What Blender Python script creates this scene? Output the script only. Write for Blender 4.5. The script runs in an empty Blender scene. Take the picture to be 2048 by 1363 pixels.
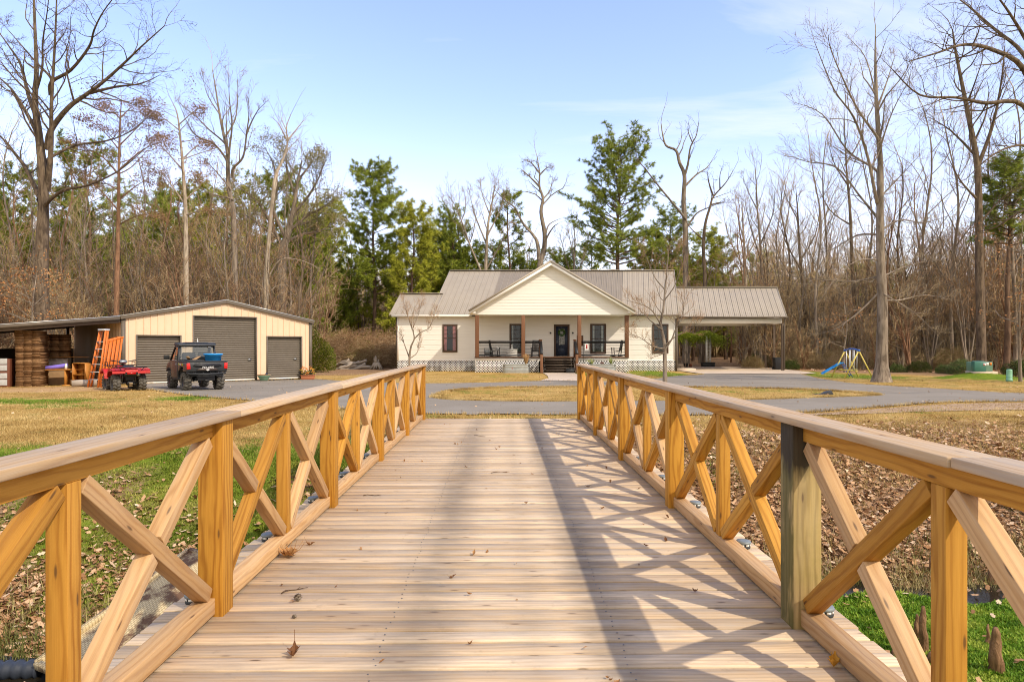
import bpy, math, random
import numpy as np
from mathutils import Vector, Matrix, noise as mnoise

random.seed(7)
R = random.Random(11)
PI = math.pi
sc = bpy.context.scene
COL = sc.collection
F = 1311.0            # focal length in photograph pixels (2048 wide)
HY = 690.0            # horizon row
EYE = 1.5

# ------------------------------------------------------------------ mesh building
class MB:
    def __init__(s):
        s.V = []; s.L = []; s.S = []; s.UV = []; s.R = []; s.MI = []
        s.r = 0.5; s.mi = 0
    def nv(s): return len(s.V) // 3
    def v(s, p):
        s.V.extend((p[0], p[1], p[2])); return len(s.V) // 3 - 1
    def f(s, idx, uv=None):
        s.L.extend(idx); s.S.append(len(idx)); s.R.append(s.r); s.MI.append(s.mi)
        if uv is None: s.UV.extend([0.0] * (2 * len(idx)))
        else:
            for a in uv: s.UV.extend((a[0], a[1]))
    def quad(s, a, b, c, d, uv=None):
        i = s.nv()
        for p in (a, b, c, d): s.v(p)
        s.f((i, i+1, i+2, i+3), uv)
    def tri(s, a, b, c):
        i = s.nv()
        for p in (a, b, c): s.v(p)
        s.f((i, i+1, i+2))
    def box(s, x0, x1, y0, y1, z0, z1, M=None):
        P = [(x0,y0,z0),(x1,y0,z0),(x1,y1,z0),(x0,y1,z0),(x0,y0,z1),(x1,y0,z1),(x1,y1,z1),(x0,y1,z1)]
        if M is not None: P = [M @ Vector(p) for p in P]
        i = s.nv()
        for p in P: s.v(p)
        for q in ((0,3,2,1),(4,5,6,7),(0,1,5,4),(1,2,6,5),(2,3,7,6),(3,0,4,7)):
            s.f([i+k for k in q])
    def board(s, p0, p1, w, h, up=(0,0,1), rnd=None, off=None):
        """rectangular timber; w across, h along up; UV in metres, u along the grain"""
        p0 = Vector(p0); p1 = Vector(p1); d = (p1 - p0); Ln = d.length; d = d / Ln
        up = Vector(up); side = d.cross(up).normalized(); up = side.cross(d).normalized()
        old = s.r
        s.r = R.random() if rnd is None else rnd
        u0 = R.random() * 40; v0 = R.random() * 40
        i = s.nv(); hw = side * (w/2); hh = up * (h/2)
        for p in (p0, p1):
            for k in (-hw-hh, hw-hh, hw+hh, -hw+hh): s.v(p + k)
        for k, (a, b, wid) in enumerate(((0,1,w),(1,2,h),(2,3,w),(3,0,h))):
            vv = v0 + k * 3.3
            s.f((i+a, i+b, i+4+b, i+4+a), ((u0,vv),(u0,vv+wid),(u0+Ln,vv+wid),(u0+Ln,vv)))
        s.f((i+3,i+2,i+1,i), ((u0,v0),(u0+.01,v0),(u0+.01,v0+h),(u0,v0+h)))
        s.f((i+4,i+5,i+6,i+7), ((u0,v0),(u0+.01,v0),(u0+.01,v0+h),(u0,v0+h)))
        s.r = old
    def tube(s, pts, rad, n=6, cap=True):
        m = len(pts)
        if not hasattr(rad, '__len__'): rad = [rad] * m
        base = s.nv(); V = s.V
        cs = [(math.cos(2*PI*k/n), math.sin(2*PI*k/n)) for k in range(n)]
        ax = ay = az = None; uacc = [0.0]
        for j in range(m):
            a = pts[max(j-1, 0)]; b = pts[min(j+1, m-1)]
            tx, ty, tz = b[0]-a[0], b[1]-a[1], b[2]-a[2]
            l = math.sqrt(tx*tx+ty*ty+tz*tz) or 1e-9
            tx /= l; ty /= l; tz /= l
            if ax is None:
                if abs(tz) < .9: ax, ay, az = -ty, tx, 0.0
                else: ax, ay, az = 0.0, -tz, ty
            dp = ax*tx+ay*ty+az*tz
            ax -= dp*tx; ay -= dp*ty; az -= dp*tz
            l = math.sqrt(ax*ax+ay*ay+az*az)
            if l < 1e-6:
                ax, ay, az = (1.0, 0, 0) if abs(tx) < .8 else (0, 1.0, 0)
                dp = ax*tx+ay*ty+az*tz
                ax -= dp*tx; ay -= dp*ty; az -= dp*tz
                l = math.sqrt(ax*ax+ay*ay+az*az)
            ax /= l; ay /= l; az /= l
            bx, by, bz = ty*az-tz*ay, tz*ax-tx*az, tx*ay-ty*ax
            p = pts[j]; r = rad[j]
            for c, sn in cs:
                V.extend((p[0]+r*(c*ax+sn*bx), p[1]+r*(c*ay+sn*by), p[2]+r*(c*az+sn*bz)))
            if j: uacc.append(uacc[-1] + math.sqrt(sum((pts[j][k]-pts[j-1][k])**2 for k in range(3))))
        for j in range(m-1):
            o = base + j*n
            for k in range(n):
                k2 = (k+1) % n
                s.L.extend((o+k, o+k2, o+n+k2, o+n+k)); s.S.append(4); s.R.append(s.r); s.MI.append(s.mi)
                a0 = k/n; a1 = (k+1)/n
                s.UV.extend((uacc[j], a0, uacc[j], a1, uacc[j+1], a1, uacc[j+1], a0))
        if cap:
            s.f([base+k for k in range(n)][::-1]); s.f([base+(m-1)*n+k for k in range(n)])
    def twig(s, p, q, r):
        """tapering three-sided twig"""
        i = s.nv(); d = Vector(q) - Vector(p)
        a = d.orthogonal().normalized() * r; b = d.normalized().cross(a)
        s.v((p[0]+a.x, p[1]+a.y, p[2]+a.z))
        c = -a*.5 + b*.87; e = -a*.5 - b*.87
        s.v((p[0]+c.x, p[1]+c.y, p[2]+c.z)); s.v((p[0]+e.x, p[1]+e.y, p[2]+e.z)); s.v(q)
        s.f((i, i+1, i+3)); s.f((i+1, i+2, i+3)); s.f((i+2, i, i+3))
    def lathe(s, prof, n=24, c=(0,0,0), axis='z', a0=0, closed=False):
        """prof: list of (r, h)"""
        base = s.nv()
        for (r, h) in prof:
            for k in range(n):
                t = 2*PI*k/n + a0; x = r*math.cos(t); y = r*math.sin(t)
                if axis == 'z': p = (c[0]+x, c[1]+y, c[2]+h)
                elif axis == 'x': p = (c[0]+h, c[1]+x, c[2]+y)
                else: p = (c[0]+x, c[1]+h, c[2]+y)
                s.v(p)
        m = len(prof)
        for j in range(m if closed else m-1):
            for k in range(n):
                k2 = (k+1) % n; o = base+j*n; o2 = base+((j+1) % m)*n
                s.f((o+k, o+k2, o2+k2, o2+k))
        if not closed:
            s.f([base+k for k in range(n)][::-1]); s.f([base+(m-1)*n+k for k in range(n)])
    def prism(s, poly, a, b, axis='x', fn=None):
        """extrude a 2-D polygon along axis from a to b.  x: poly=(y,z); y: poly=(x,z); z: poly=(x,y)"""
        i = s.nv(); n = len(poly)
        for t in (a, b):
            for (p, q) in poly:
                w = (t,p,q) if axis == 'x' else (p,t,q) if axis == 'y' else (p,q,t)
                s.v(fn(w) if fn else w)
        s.f([i+k for k in range(n)]); s.f([i+n+k for k in range(n)][::-1])
        for k in range(n):
            k2 = (k+1) % n; s.f((i+k2, i+k, i+n+k, i+n+k2))
    def sphere(s, c, r, nu=12, nv=8, sq=(1,1,1), jit=0, seed=0):
        rr = random.Random(seed); base = s.nv()
        for j in range(nv+1):
            th = PI*j/nv
            for k in range(nu):
                ph = 2*PI*k/nu; q = r*(1+jit*(rr.random()-.5))
                s.v((c[0]+q*sq[0]*math.sin(th)*math.cos(ph), c[1]+q*sq[1]*math.sin(th)*math.sin(ph), c[2]+q*sq[2]*math.cos(th)))
        for j in range(nv):
            for k in range(nu):
                k2 = (k+1) % nu
                s.f((base+j*nu+k, base+(j+1)*nu+k, base+(j+1)*nu+k2, base+j*nu+k2))
    def mesh(s, name, mats, smooth=False):
        me = bpy.data.meshes.new(name)
        nv = len(s.V)//3
        me.vertices.add(nv); me.vertices.foreach_set('co', np.array(s.V, dtype=np.float32))
        me.loops.add(len(s.L)); me.loops.foreach_set('vertex_index', np.array(s.L, dtype=np.int32))
        S = np.array(s.S, dtype=np.int32)
        me.polygons.add(len(S))
        st = np.concatenate(([0], np.cumsum(S)[:-1])).astype(np.int32) if len(S) else S
        me.polygons.foreach_set('loop_start', st); me.polygons.foreach_set('loop_total', S)
        me.polygons.foreach_set('material_index', np.array(s.MI, dtype=np.int32))
        me.update(calc_edges=True)
        uv = me.uv_layers.new(name='UVMap'); uv.data.foreach_set('uv', np.array(s.UV, dtype=np.float32))
        at = me.attributes.new('rnd', 'FLOAT', 'FACE'); at.data.foreach_set('value', np.array(s.R, dtype=np.float32))
        me.validate()
        if smooth: me.polygons.foreach_set('use_smooth', np.ones(len(me.polygons), dtype=bool))
        if not isinstance(mats, (list, tuple)): mats = [mats]
        for m in mats: me.materials.append(m)
        return me
    def build(s, name, mats, parent=None, smooth=False, bevel=0, loc=None, seg=2):
        me = s.mesh(name, mats, smooth)
        o = bpy.data.objects.new(name, me); COL.objects.link(o)
        if parent is not None: o.parent = parent
        if loc is not None: o.location = loc
        if bevel:
            md = o.modifiers.new('bevel', 'BEVEL'); md.width = bevel; md.segments = seg; md.limit_method = 'ANGLE'; md.angle_limit = .6
        return o

def tag(o, label=None, cat=None, group=None, kind=None):
    if label: o['label'] = label
    if cat: o['category'] = cat
    if group: o['group'] = group
    if kind: o['kind'] = kind
    return o
def thing(name, label, cat, loc=(0,0,0), rz=0, group=None):
    o = bpy.data.objects.new(name, None); COL.objects.link(o)
    o.empty_display_size = .1
    o.location = loc; o.rotation_euler = (0, 0, rz)
    return tag(o, label, cat, group)
def dup(root, loc=None, rz=None, label=None, group=None, scale=None):
    r = root.copy(); COL.objects.link(r)
    if loc is not None: r.location = loc
    if rz is not None: r.rotation_euler = (0, 0, rz)
    if scale is not None: r.scale = (scale,)*3 if not hasattr(scale, '__len__') else scale
    if label: r['label'] = label
    if group: r['group'] = group
    for ch in list(root.children):
        c = ch.copy(); COL.objects.link(c); c.parent = r
        for g2 in list(ch.children):
            d = g2.copy(); COL.objects.link(d); d.parent = c
    return r

def catmull(P, k=5):
    P = [Vector(p) for p in P]; out = []
    for i in range(len(P)-1):
        a = P[max(i-1,0)]; b = P[i]; c = P[i+1]; d = P[min(i+2,len(P)-1)]
        for j in range(k):
            t = j/k
            out.append(.5*((2*b)+(c-a)*t+(2*a-5*b+4*c-d)*t*t+(3*b-3*c+d-a)*t**3))
    out.append(P[-1]); return out

# ------------------------------------------------------------------ materials
class NT:
    def __init__(s, name, rough=.7, spec=.3):
        s.m = bpy.data.materials.new(name); s.m.use_nodes = True
        s.t = s.m.node_tree; s.b = s.t.nodes['Principled BSDF']
        s.b.inputs['Roughness'].default_value = rough
        s.b.inputs['Specular IOR Level'].default_value = spec
    def put(s, inp, v):
        if isinstance(v, bpy.types.NodeSocket): s.t.links.new(v, inp)
        elif isinstance(v, (tuple, list)):
            n = len(inp.default_value); v = tuple(v)
            inp.default_value = v + (1.0,) if n == 4 and len(v) == 3 else v[:n]
        else: inp.default_value = v
    def n(s, ty, props=None, **ins):
        nd = s.t.nodes.new(ty)
        for k, v in (props or {}).items(): setattr(nd, k, v)
        for k, v in ins.items():
            key = int(k[1:]) if k[0] == 'i' and k[1:].isdigit() else k.replace('_', ' ')
            s.put(nd.inputs[key], v)
        return nd
    def obj(s): return s.n('ShaderNodeTexCoord').outputs['Object']
    def uv(s): return s.n('ShaderNodeTexCoord').outputs['UV']
    def rnd(s): return s.n('ShaderNodeAttribute', {'attribute_name': 'rnd'}).outputs['Fac']
    def attr(s, nm): return s.n('ShaderNodeAttribute', {'attribute_name': nm}).outputs['Color']
    def noise(s, vec, scale=5, detail=3, rough=.5, dist=0):
        nd = s.n('ShaderNodeTexNoise', None, Scale=scale, Detail=detail, Roughness=rough, Distortion=dist)
        if vec is not None: s.put(nd.inputs['Vector'], vec)
        return nd.outputs['Fac']
    def vmul(s, vec, k):
        return s.n('ShaderNodeVectorMath', {'operation': 'MULTIPLY'}, i0=vec, i1=k).outputs[0]
    def sep(s, vec):
        nd = s.n('ShaderNodeSeparateXYZ', None, i0=vec); return nd.outputs
    def comb(s, x, y, z):
        return s.n('ShaderNodeCombineXYZ', None, i0=x, i1=y, i2=z).outputs[0]
    def math(s, op, a, b=0.0, clamp=False):
        return s.n('ShaderNodeMath', {'operation': op, 'use_clamp': clamp}, i0=a, i1=b).outputs[0]
    def ramp(s, fac, stops):
        nd = s.n('ShaderNodeValToRGB', None, Fac=fac); e = nd.color_ramp.elements
        while len(e) > 1: e.remove(e[-1])
        for i, (p, c) in enumerate(stops):
            el = e[0] if i == 0 else e.new(p)
            el.position = p
            el.color = (c, c, c, 1) if not hasattr(c, '__len__') else tuple(c) + (1,)
        return nd.outputs['Color']
    def mix(s, fac, a, b, blend='MIX'):
        nd = s.n('ShaderNodeMix', {'data_type': 'RGBA', 'blend_type': blend})
        s.put(nd.inputs[0], fac); s.put(nd.inputs[6], a); s.put(nd.inputs[7], b)
        return nd.outputs[2]
    def maprange(s, v, a, b, c=0.0, d=1.0):
        return s.n('ShaderNodeMapRange', None, i0=v, i1=a, i2=b, i3=c, i4=d).outputs[0]
    def color(s, c): s.put(s.b.inputs['Base Color'], c); return s
    def rough(s, c): s.put(s.b.inputs['Roughness'], c); return s
    def bump(s, h, strength=.3, dist=.01):
        nd = s.n('ShaderNodeBump', None, Strength=strength, Distance=dist, Height=h)
        s.t.links.new(nd.outputs[0], s.b.inputs['Normal']); return s

def plain(name, c, rough=.6, metal=0, var=.12, scale=6, bump=0, spec=.3):
    """one paint or material with slight large-scale unevenness"""
    N = NT(name, rough, spec); o = N.obj()
    nz = N.noise(o, scale, 4, .6)
    k = N.maprange(nz, .25, .75, 1-var, 1+var)
    N.color(N.mix(1.0, tuple(c), N.comb(k, k, k), 'MULTIPLY'))
    N.rough(N.maprange(N.noise(o, scale*3, 3), .3, .7, max(rough-.1, .02), min(rough+.12, 1)))
    N.b.inputs['Metallic'].default_value = metal
    if bump: N.bump(N.noise(o, scale*12, 4), bump, .01)
    return N.m

def wood(name, light, dark, knot=(.10,.05,.02), ring=.75, grey=0, deck=False, rough=.62, green=0, tintv=.22, wav=24, freq=150):
    N = NT(name, rough, .25)
    uv = N.uv(); sp = N.sep(uv); u, v = sp[0], sp[1]; r = N.rnd()
    warp = N.noise(N.comb(N.math('MULTIPLY', u, 1.3), N.math('MULTIPLY', v, 9), N.math('MULTIPLY', r, 37)), 1, 3, .5)
    rings = N.math('SINE', N.math('ADD', N.math('MULTIPLY', v, freq), N.math('MULTIPLY', warp, wav)))
    rings = N.maprange(rings, -1, 1)
    rings = N.math('POWER', rings, 2.2)
    fib = N.noise(N.comb(N.math('MULTIPLY', u, 5), N.math('MULTIPLY', v, 240), r), 1, 3, .6)
    big = N.noise(N.comb(N.math('MULTIPLY', u, .9), N.math('MULTIPLY', v, 5), N.math('MULTIPLY', r, 91)), 1, 2, .5)
    amt = N.math('MULTIPLY', N.math('ADD', N.math('MULTIPLY', rings, ring), N.math('MULTIPLY', N.maprange(fib, .3, .7), .35)), N.maprange(big, .3, .7, .55, 1.1), True)
    c = N.mix(amt, light, dark)
    # knots
    vo = N.n('ShaderNodeTexVoronoi', {'voronoi_dimensions': '2D'}, Vector=N.comb(N.math('MULTIPLY', u, 1.5), N.math('MULTIPLY', v, 6.5), 0.0), Scale=1.0).outputs['Distance']
    kn = N.maprange(vo, .022, .05, 1, 0)
    halo = N.maprange(vo, .04, .15, 1, 0)
    c = N.mix(N.math('MULTIPLY', halo, .35), c, dark)
    c = N.mix(N.math('MULTIPLY', kn, .8), c, knot)
    tv = N.maprange(r, 0, 1, 1-tintv, 1+tintv*.6)
    c = N.mix(1.0, c, N.comb(tv, N.math('POWER', tv, 1.15), N.math('POWER', tv, 1.35)), 'MULTIPLY')
    if grey:
        w = N.noise(N.comb(N.math('MULTIPLY', u, 2.4 if deck else 1.1), N.math('MULTIPLY', v, 13), N.math('MULTIPLY', r, 13)), 1, 5, .65)
        c = N.mix(N.math('MULTIPLY', N.maprange(w, .42, .68), grey), c, (.44, .375, .30))
    if green:
        g = N.noise(N.obj(), 3.0, 4, .6)
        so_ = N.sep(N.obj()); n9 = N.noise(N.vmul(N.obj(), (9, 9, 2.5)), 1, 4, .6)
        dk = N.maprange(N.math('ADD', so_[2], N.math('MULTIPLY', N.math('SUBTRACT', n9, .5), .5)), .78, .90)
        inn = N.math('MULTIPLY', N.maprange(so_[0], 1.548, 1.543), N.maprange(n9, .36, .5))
        c = N.mix(N.math('MULTIPLY', N.maprange(g, .45, .65), green*.7), c, (.24, .20, .045))
        c = N.mix(N.math('MULTIPLY', inn, .72), c, (.055,.062,.014))  # darker on the post's inner face
        c = N.mix(N.math('MULTIPLY', dk, .92), c, (.035,.026,.018))  # darker towards the top
    if deck:
        ob = N.obj(); so = N.sep(ob); x, y = so[0], so[1]
        # tyre tracks: dark scuffs left by wheels, ragged along the grain of each plank
        rag = N.noise(N.comb(N.math('MULTIPLY', x, 2.2), N.math('MULTIPLY', y, 16), N.math('MULTIPLY', r, 29)), 1, 4, .65)
        soft = N.noise(N.comb(N.math('MULTIPLY', x, 1.2), N.math('MULTIPLY', y, .5), 3.0), 1, 3, .6)
        def band(x0, w):
            d = N.math('ABSOLUTE', N.math('SUBTRACT', x, x0))
            d = N.math('ADD', d, N.math('MULTIPLY', N.math('SUBTRACT', rag, .5), .42))
            return N.maprange(d, w*.15, w, 1, 0)
        s1 = N.math('MULTIPLY', band(.56, .21), N.maprange(soft, .3, .6, .5, 1))
        s2 = N.math('MULTIPLY', band(-.46, .30), N.maprange(soft, .3, .60, .3, .8))
        s3 = N.math('MULTIPLY', band(.16, .12), .22)
        st = N.math('MAXIMUM', N.math('MAXIMUM', s1, s2), s3)
        c = N.mix(N.math('MULTIPLY', st, .70), c, (.11, .09, .07))
        wr = N.noise(N.comb(N.math('MULTIPLY', x, .9), N.math('MULTIPLY', y, 5), N.math('MULTIPLY', r, 17)), 1, 4, .6)
        c = N.mix(N.math('MULTIPLY', N.maprange(wr, .50, .66), .42), c, (.30,.215,.145))
        c = N.mix(N.math('MULTIPLY', N.maprange(wr, .44, .30), .35), c, (.72,.60,.45))
        sp2 = N.noise(ob, 7, 3, .7)
        c = N.mix(N.math('MULTIPLY', N.maprange(sp2, .62, .75), .35), c, (.20, .15, .10))
    N.color(c)
    N.rough(N.maprange(fib, .3, .7, rough-.1, rough+.2))
    N.bump(N.math('ADD', N.math('MULTIPLY', fib, .7), N.math('MULTIPLY', rings, .5)), .35, .003)
    return N.m

def ramped(name, stops, rough=.75, nscale=0, amt=.25, spec=.15, trans=0):
    """colour picked per face by its own random value: bark pieces, leaves, needles"""
    N = NT(name, rough, spec); c = N.ramp(N.rnd(), stops)
    if nscale:
        k = N.maprange(N.noise(N.obj(), nscale, 3), .3, .7, 1-amt, 1+amt)
        c = N.mix(1.0, c, N.comb(k, k, k), 'MULTIPLY')
    N.color(c)
    if trans:
        tr = N.n('ShaderNodeBsdfTranslucent', None, Color=c)
        mx = N.n('ShaderNodeMixShader', None, i0=trans, i1=N.b.outputs[0], i2=tr.outputs[0])
        N.t.links.new(mx.outputs[0], N.t.nodes['Material Output'].inputs['Surface'])
    return N.m

def bark(name, a, b, scale=1.0):
    N = NT(name, .85, .1); o = N.obj()
    st = N.vmul(o, (7*scale, 7*scale, 1.3*scale))
    n1 = N.noise(st, 1.0, 5, .65, .6); n2 = N.noise(o, .6, 3, .5)
    c = N.mix(N.maprange(n1, .35, .65), a, b)
    k = N.maprange(n2, .3, .7, .75, 1.25)
    N.color(N.mix(1.0, c, N.comb(k, k, k), 'MULTIPLY'))
    N.bump(n1, .8, .04); return N.m

def glassy(name, tint=(.02,.025,.03), refl=.35):
    N = NT(name, .04, .6); N.color(tint)
    tr = N.n('ShaderNodeBsdfTransparent', None, Color=(.75,.8,.8,1))
    gl = N.n('ShaderNodeBsdfGlossy', None, Roughness=.03, Color=(.9,.95,1,1))
    lw = N.n('ShaderNodeLayerWeight', None, Blend=.25)
    fac = N.maprange(lw.outputs['Facing'], 0, 1, refl*.45, min(.9, refl*3))
    mx = N.n('ShaderNodeMixShader', None, i0=fac, i1=tr.outputs[0], i2=gl.outputs[0])
    N.t.links.new(mx.outputs[0], N.t.nodes['Material Output'].inputs['Surface'])
    return N.m

W_RAIL = wood('pine_rail', (.57,.285,.046), (.33,.135,.017), ring=.68)
W_POST = wood('pine_post', (.55,.27,.038), (.30,.118,.012), ring=.75)
W_PALE = wood('pine_pale', (.62,.39,.175), (.40,.205,.075), ring=.6, grey=.25)  # paler copy of the rail pine; sunlit tone put into the colour
W_CAP = wood('pine_cap', (.62,.44,.25), (.36,.21,.10), ring=.55, grey=.7, wav=14)
W_DECK = wood('deck_planks', (.74,.565,.36), (.36,.225,.12), ring=.42, grey=.68, deck=True, rough=.66, tintv=.26, wav=12, freq=190)
W_OLD = wood('old_post', (.50,.36,.15), (.22,.15,.055), ring=.75, green=.55, grey=.2)
W_DARK = wood('dark_timber', (.16,.12,.09), (.07,.05,.04), ring=.5)
W_STAIN = wood('stained_column', (.20,.095,.05), (.11,.05,.025), ring=.5, rough=.55)
W_ORANGE = wood('orange_pine', (.55,.24,.05), (.38,.14,.025), ring=.4, rough=.4)
W_GREYLOG = wood('weathered_log', (.42,.36,.30), (.20,.16,.13), ring=.6, grey=.4)
M_BLACK = plain('black_paint', (.018,.018,.02), .45)
M_RUBBER = plain('rubber', (.028,.027,.027), .85, var=.3, scale=14, bump=.3)
M_MUD = plain('dusty_rubber', (.11,.10,.085), .9, var=.5, scale=20, bump=.3)
M_STEEL = plain('steel', (.42,.43,.44), .35, .9)
M_DSTEEL = plain('dull_steel', (.16,.16,.165), .5, .6)
M_GALV = plain('galvanised', (.40,.425,.42), .42, .55, var=.18, scale=4)
M_ALU = plain('aluminium', (.62,.62,.62), .45, .4)
M_WHITE = plain('white_paint', (.78,.76,.71), .5, var=.05)
M_CREAM = plain('tan_metal', (.74,.535,.365), .5, var=.05, scale=2)
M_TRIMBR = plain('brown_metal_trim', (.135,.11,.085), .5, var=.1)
M_SHUT = plain('bronze_shutter', (.22,.19,.155), .45, .2, var=.08)
M_ROOF = plain('bronze_roof', (.375,.325,.26), .5, .1, var=.07, scale=1.2)
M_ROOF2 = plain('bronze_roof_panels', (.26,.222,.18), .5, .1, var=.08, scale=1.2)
M_ROOFL = plain('galvalume_roof', (.55,.56,.56), .35, .5, var=.08, scale=1.2)
M_CONC = plain('concrete', (.55,.44,.33), .85, var=.16, scale=1.4, bump=.15)
M_RED = plain('red_plastic', (.46,.016,.012), .33, spec=.5)
M_BLUE = plain('blue_plastic', (.03,.27,.66), .42)
M_NAVY = plain('navy_paint', (.022,.03,.05), .4)
M_BROWNP = plain('brown_plastic', (.075,.055,.045), .4, spec=.5)
M_CHAR = plain('charcoal_plastic', (.035,.038,.042), .5)
M_GREENP = plain('green_enamel', (.13,.235,.17), .5)
M_GREENL = plain('pale_green_plastic', (.22,.46,.30), .5)
M_YEL = plain('yellow_enamel', (.66,.52,.13), .45)
M_BLUEP = plain('blue_enamel', (.04,.12,.42), .45)
M_SWSTEEL = plain('pale_steel', (.62,.64,.68), .45, .2)
M_PURP = plain('violet_foam', (.21,.16,.62), .7)
M_TERRA = plain('terracotta', (.36,.13,.06), .8)
M_CELADON = plain('celadon_glaze', (.20,.33,.22), .35, spec=.5)
M_TAILR = plain('red_lens', (.55,.01,.01), .2, spec=.6)
M_SHADE = plain('painted_shade', (.012,.011,.010), .9)
M_ROOMD = plain('painted_room_dark', (.03,.027,.025), .9)
M_CURT = plain('rose_curtain', (.50,.18,.17), .9, var=.2, scale=20)
M_CURTW = plain('pale_curtain', (.55,.55,.52), .9)
M_LAMPW = plain('lamp_white', (.80,.79,.75), .4)
M_SOIL = plain('soil', (.06,.04,.025), .95, var=.3, bump=.4)
M_CARD = plain('cardboard', (.36,.225,.115), .85, var=.14, scale=9)
M_CARDD = plain('stacked_cardboard', (.24,.125,.055), .9, var=.35, scale=16)
M_MARB = plain('plastic_wrapped_board', (.34,.31,.29), .3, var=.5, scale=9, spec=.6)
M_GREYD = plain('grey_drawer', (.44,.44,.43), .6, var=.2)
M_REDWD = plain('mahogany', (.16,.055,.03), .5)
M_FGLASS = plain('orange_fibreglass', (.66,.17,.03), .45, var=.15, scale=8)
M_PIPE = plain('black_corrugated_pipe', (.035,.043,.06), .45)
M_STICK = plain('sticker_white', (.75,.74,.72), .5)
M_LIME = plain('lime_decal', (.45,.55,.03), .5)
M_ORNG = plain('orange_decal', (.75,.22,.03), .5)
M_GLASS = glassy('window_glass', refl=.10)
M_GLASSB = glassy('cab_glass', refl=.2)
# ------------------------------------------------------------------ camera, sun, sky
cam = bpy.data.cameras.new('camera'); camo = bpy.data.objects.new('camera', cam); COL.objects.link(camo)
cam.sensor_width = 36; cam.lens = 36*F/2048; cam.clip_end = 2000; cam.clip_start = .05
cam.shift_y = (HY-681.5)/2048
camo.location = (0, 0, EYE); camo.rotation_euler = (PI/2, 0, 0); sc.camera = camo

SUN = Vector((.89, -.69, 1.0)).normalized()
sl = bpy.data.lights.new('sun', 'SUN'); sl.energy = 3.25; sl.angle = math.radians(.8); sl.color = (1.0, .875, .70)
so = bpy.data.objects.new('sun', sl); COL.objects.link(so)
so.rotation_euler = SUN.to_track_quat('Z', 'Y').to_euler(); so.location = (20, -20, 40)

w = bpy.data.worlds.new('World'); sc.world = w; w.use_nodes = True
nt = w.node_tree; bg = nt.nodes['Background']
sky = nt.nodes.new('ShaderNodeTexSky'); sky.sky_type = 'NISHITA'; sky.sun_disc = False
sky.sun_elevation = math.asin(SUN.z); sky.sun_rotation = math.atan2(SUN.x, SUN.y)
sky.air_density = 1.25; sky.dust_density = .6; sky.ozone_density = 1.5
def wn(ty, props=None, **ins):
    nd = nt.nodes.new(ty)
    for k, v in (props or {}).items(): setattr(nd, k, v)
    for k, v in ins.items():
        inp = nd.inputs[int(k[1:])] if k[0] == 'i' and k[1:].isdigit() else nd.inputs[k]
        if isinstance(v, bpy.types.NodeSocket): nt.links.new(v, inp)
        else: inp.default_value = v
    return nd
tc = wn('ShaderNodeTexCoord').outputs['Generated']
s3 = wn('ShaderNodeSeparateXYZ', None, i0=tc).outputs
den = wn('ShaderNodeMath', {'operation': 'MAXIMUM'}, i0=s3[2], i1=.06).outputs[0]
den = wn('ShaderNodeMath', {'operation': 'ADD'}, i0=den, i1=.18).outputs[0]
cx = wn('ShaderNodeMath', {'operation': 'DIVIDE'}, i0=s3[0], i1=den).outputs[0]
cy = wn('ShaderNodeMath', {'operation': 'DIVIDE'}, i0=s3[1], i1=den).outputs[0]
cv = wn('ShaderNodeCombineXYZ', None, i0=cx, i1=cy, i2=0.0).outputs[0]
mp = wn('ShaderNodeMapping', None, Vector=cv, Rotation=(0, 0, .75), Scale=(.45, 1.25, 1), Location=(3.4, 1.2, 0)).outputs[0]
c1 = wn('ShaderNodeTexNoise', None, Vector=mp, Scale=1.5, Detail=7.0, Roughness=.58, Distortion=.9).outputs['Fac']
cl = wn('ShaderNodeMapRange', None, i0=c1, i1=.50, i2=.74, i3=0.0, i4=.6).outputs[0]
# thin milky cloud low over the trees
lowc = wn('ShaderNodeMapRange', {'interpolation_type': 'SMOOTHSTEP'}, i0=s3[2], i1=.02, i2=.36, i3=.80, i4=.0).outputs[0]
c2 = wn('ShaderNodeTexNoise', None, Vector=mp, Scale=2.2, Detail=5.0, Roughness=.6).outputs['Fac']
lo2 = wn('ShaderNodeMapRange', None, i0=c2, i1=.25, i2=.65, i3=.55, i4=1.0).outputs[0]
low = wn('ShaderNodeMath', {'operation': 'MULTIPLY'}, i0=lowc, i1=lo2).outputs[0]
call = wn('ShaderNodeMath', {'operation': 'MAXIMUM'}, i0=cl, i1=low).outputs[0]
# warm white haze added behind the camera, out of view, to fill the shade
fill_veil = wn('ShaderNodeMapRange', {'interpolation_type': 'SMOOTHSTEP'}, i0=s3[1], i1=.12, i2=-.45, i3=0.0, i4=.92).outputs[0]
mixc = nt.nodes.new('ShaderNodeMix'); mixc.data_type = 'RGBA'
nt.links.new(call, mixc.inputs[0]); 
skm = nt.nodes.new('ShaderNodeMix'); skm.data_type = 'RGBA'; skm.blend_type = 'MULTIPLY'; skm.inputs[0].default_value = 1
nt.links.new(sky.outputs[0], skm.inputs[6]); skm.inputs[7].default_value = (1.70, 1.52, 1.80, 1)
nt.links.new(skm.outputs[2], mixc.inputs[6]); mixc.inputs[7].default_value = (6.5, 6.45, 6.45, 1)
vm = nt.nodes.new('ShaderNodeMix'); vm.data_type = 'RGBA'; nt.links.new(fill_veil, vm.inputs[0]); nt.links.new(mixc.outputs[2], vm.inputs[6]); vm.inputs[7].default_value = (7.2, 6.7, 6.0, 1)
nt.links.new(vm.outputs[2], bg.inputs['Color']); bg.inputs['Strength'].default_value = .155

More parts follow.
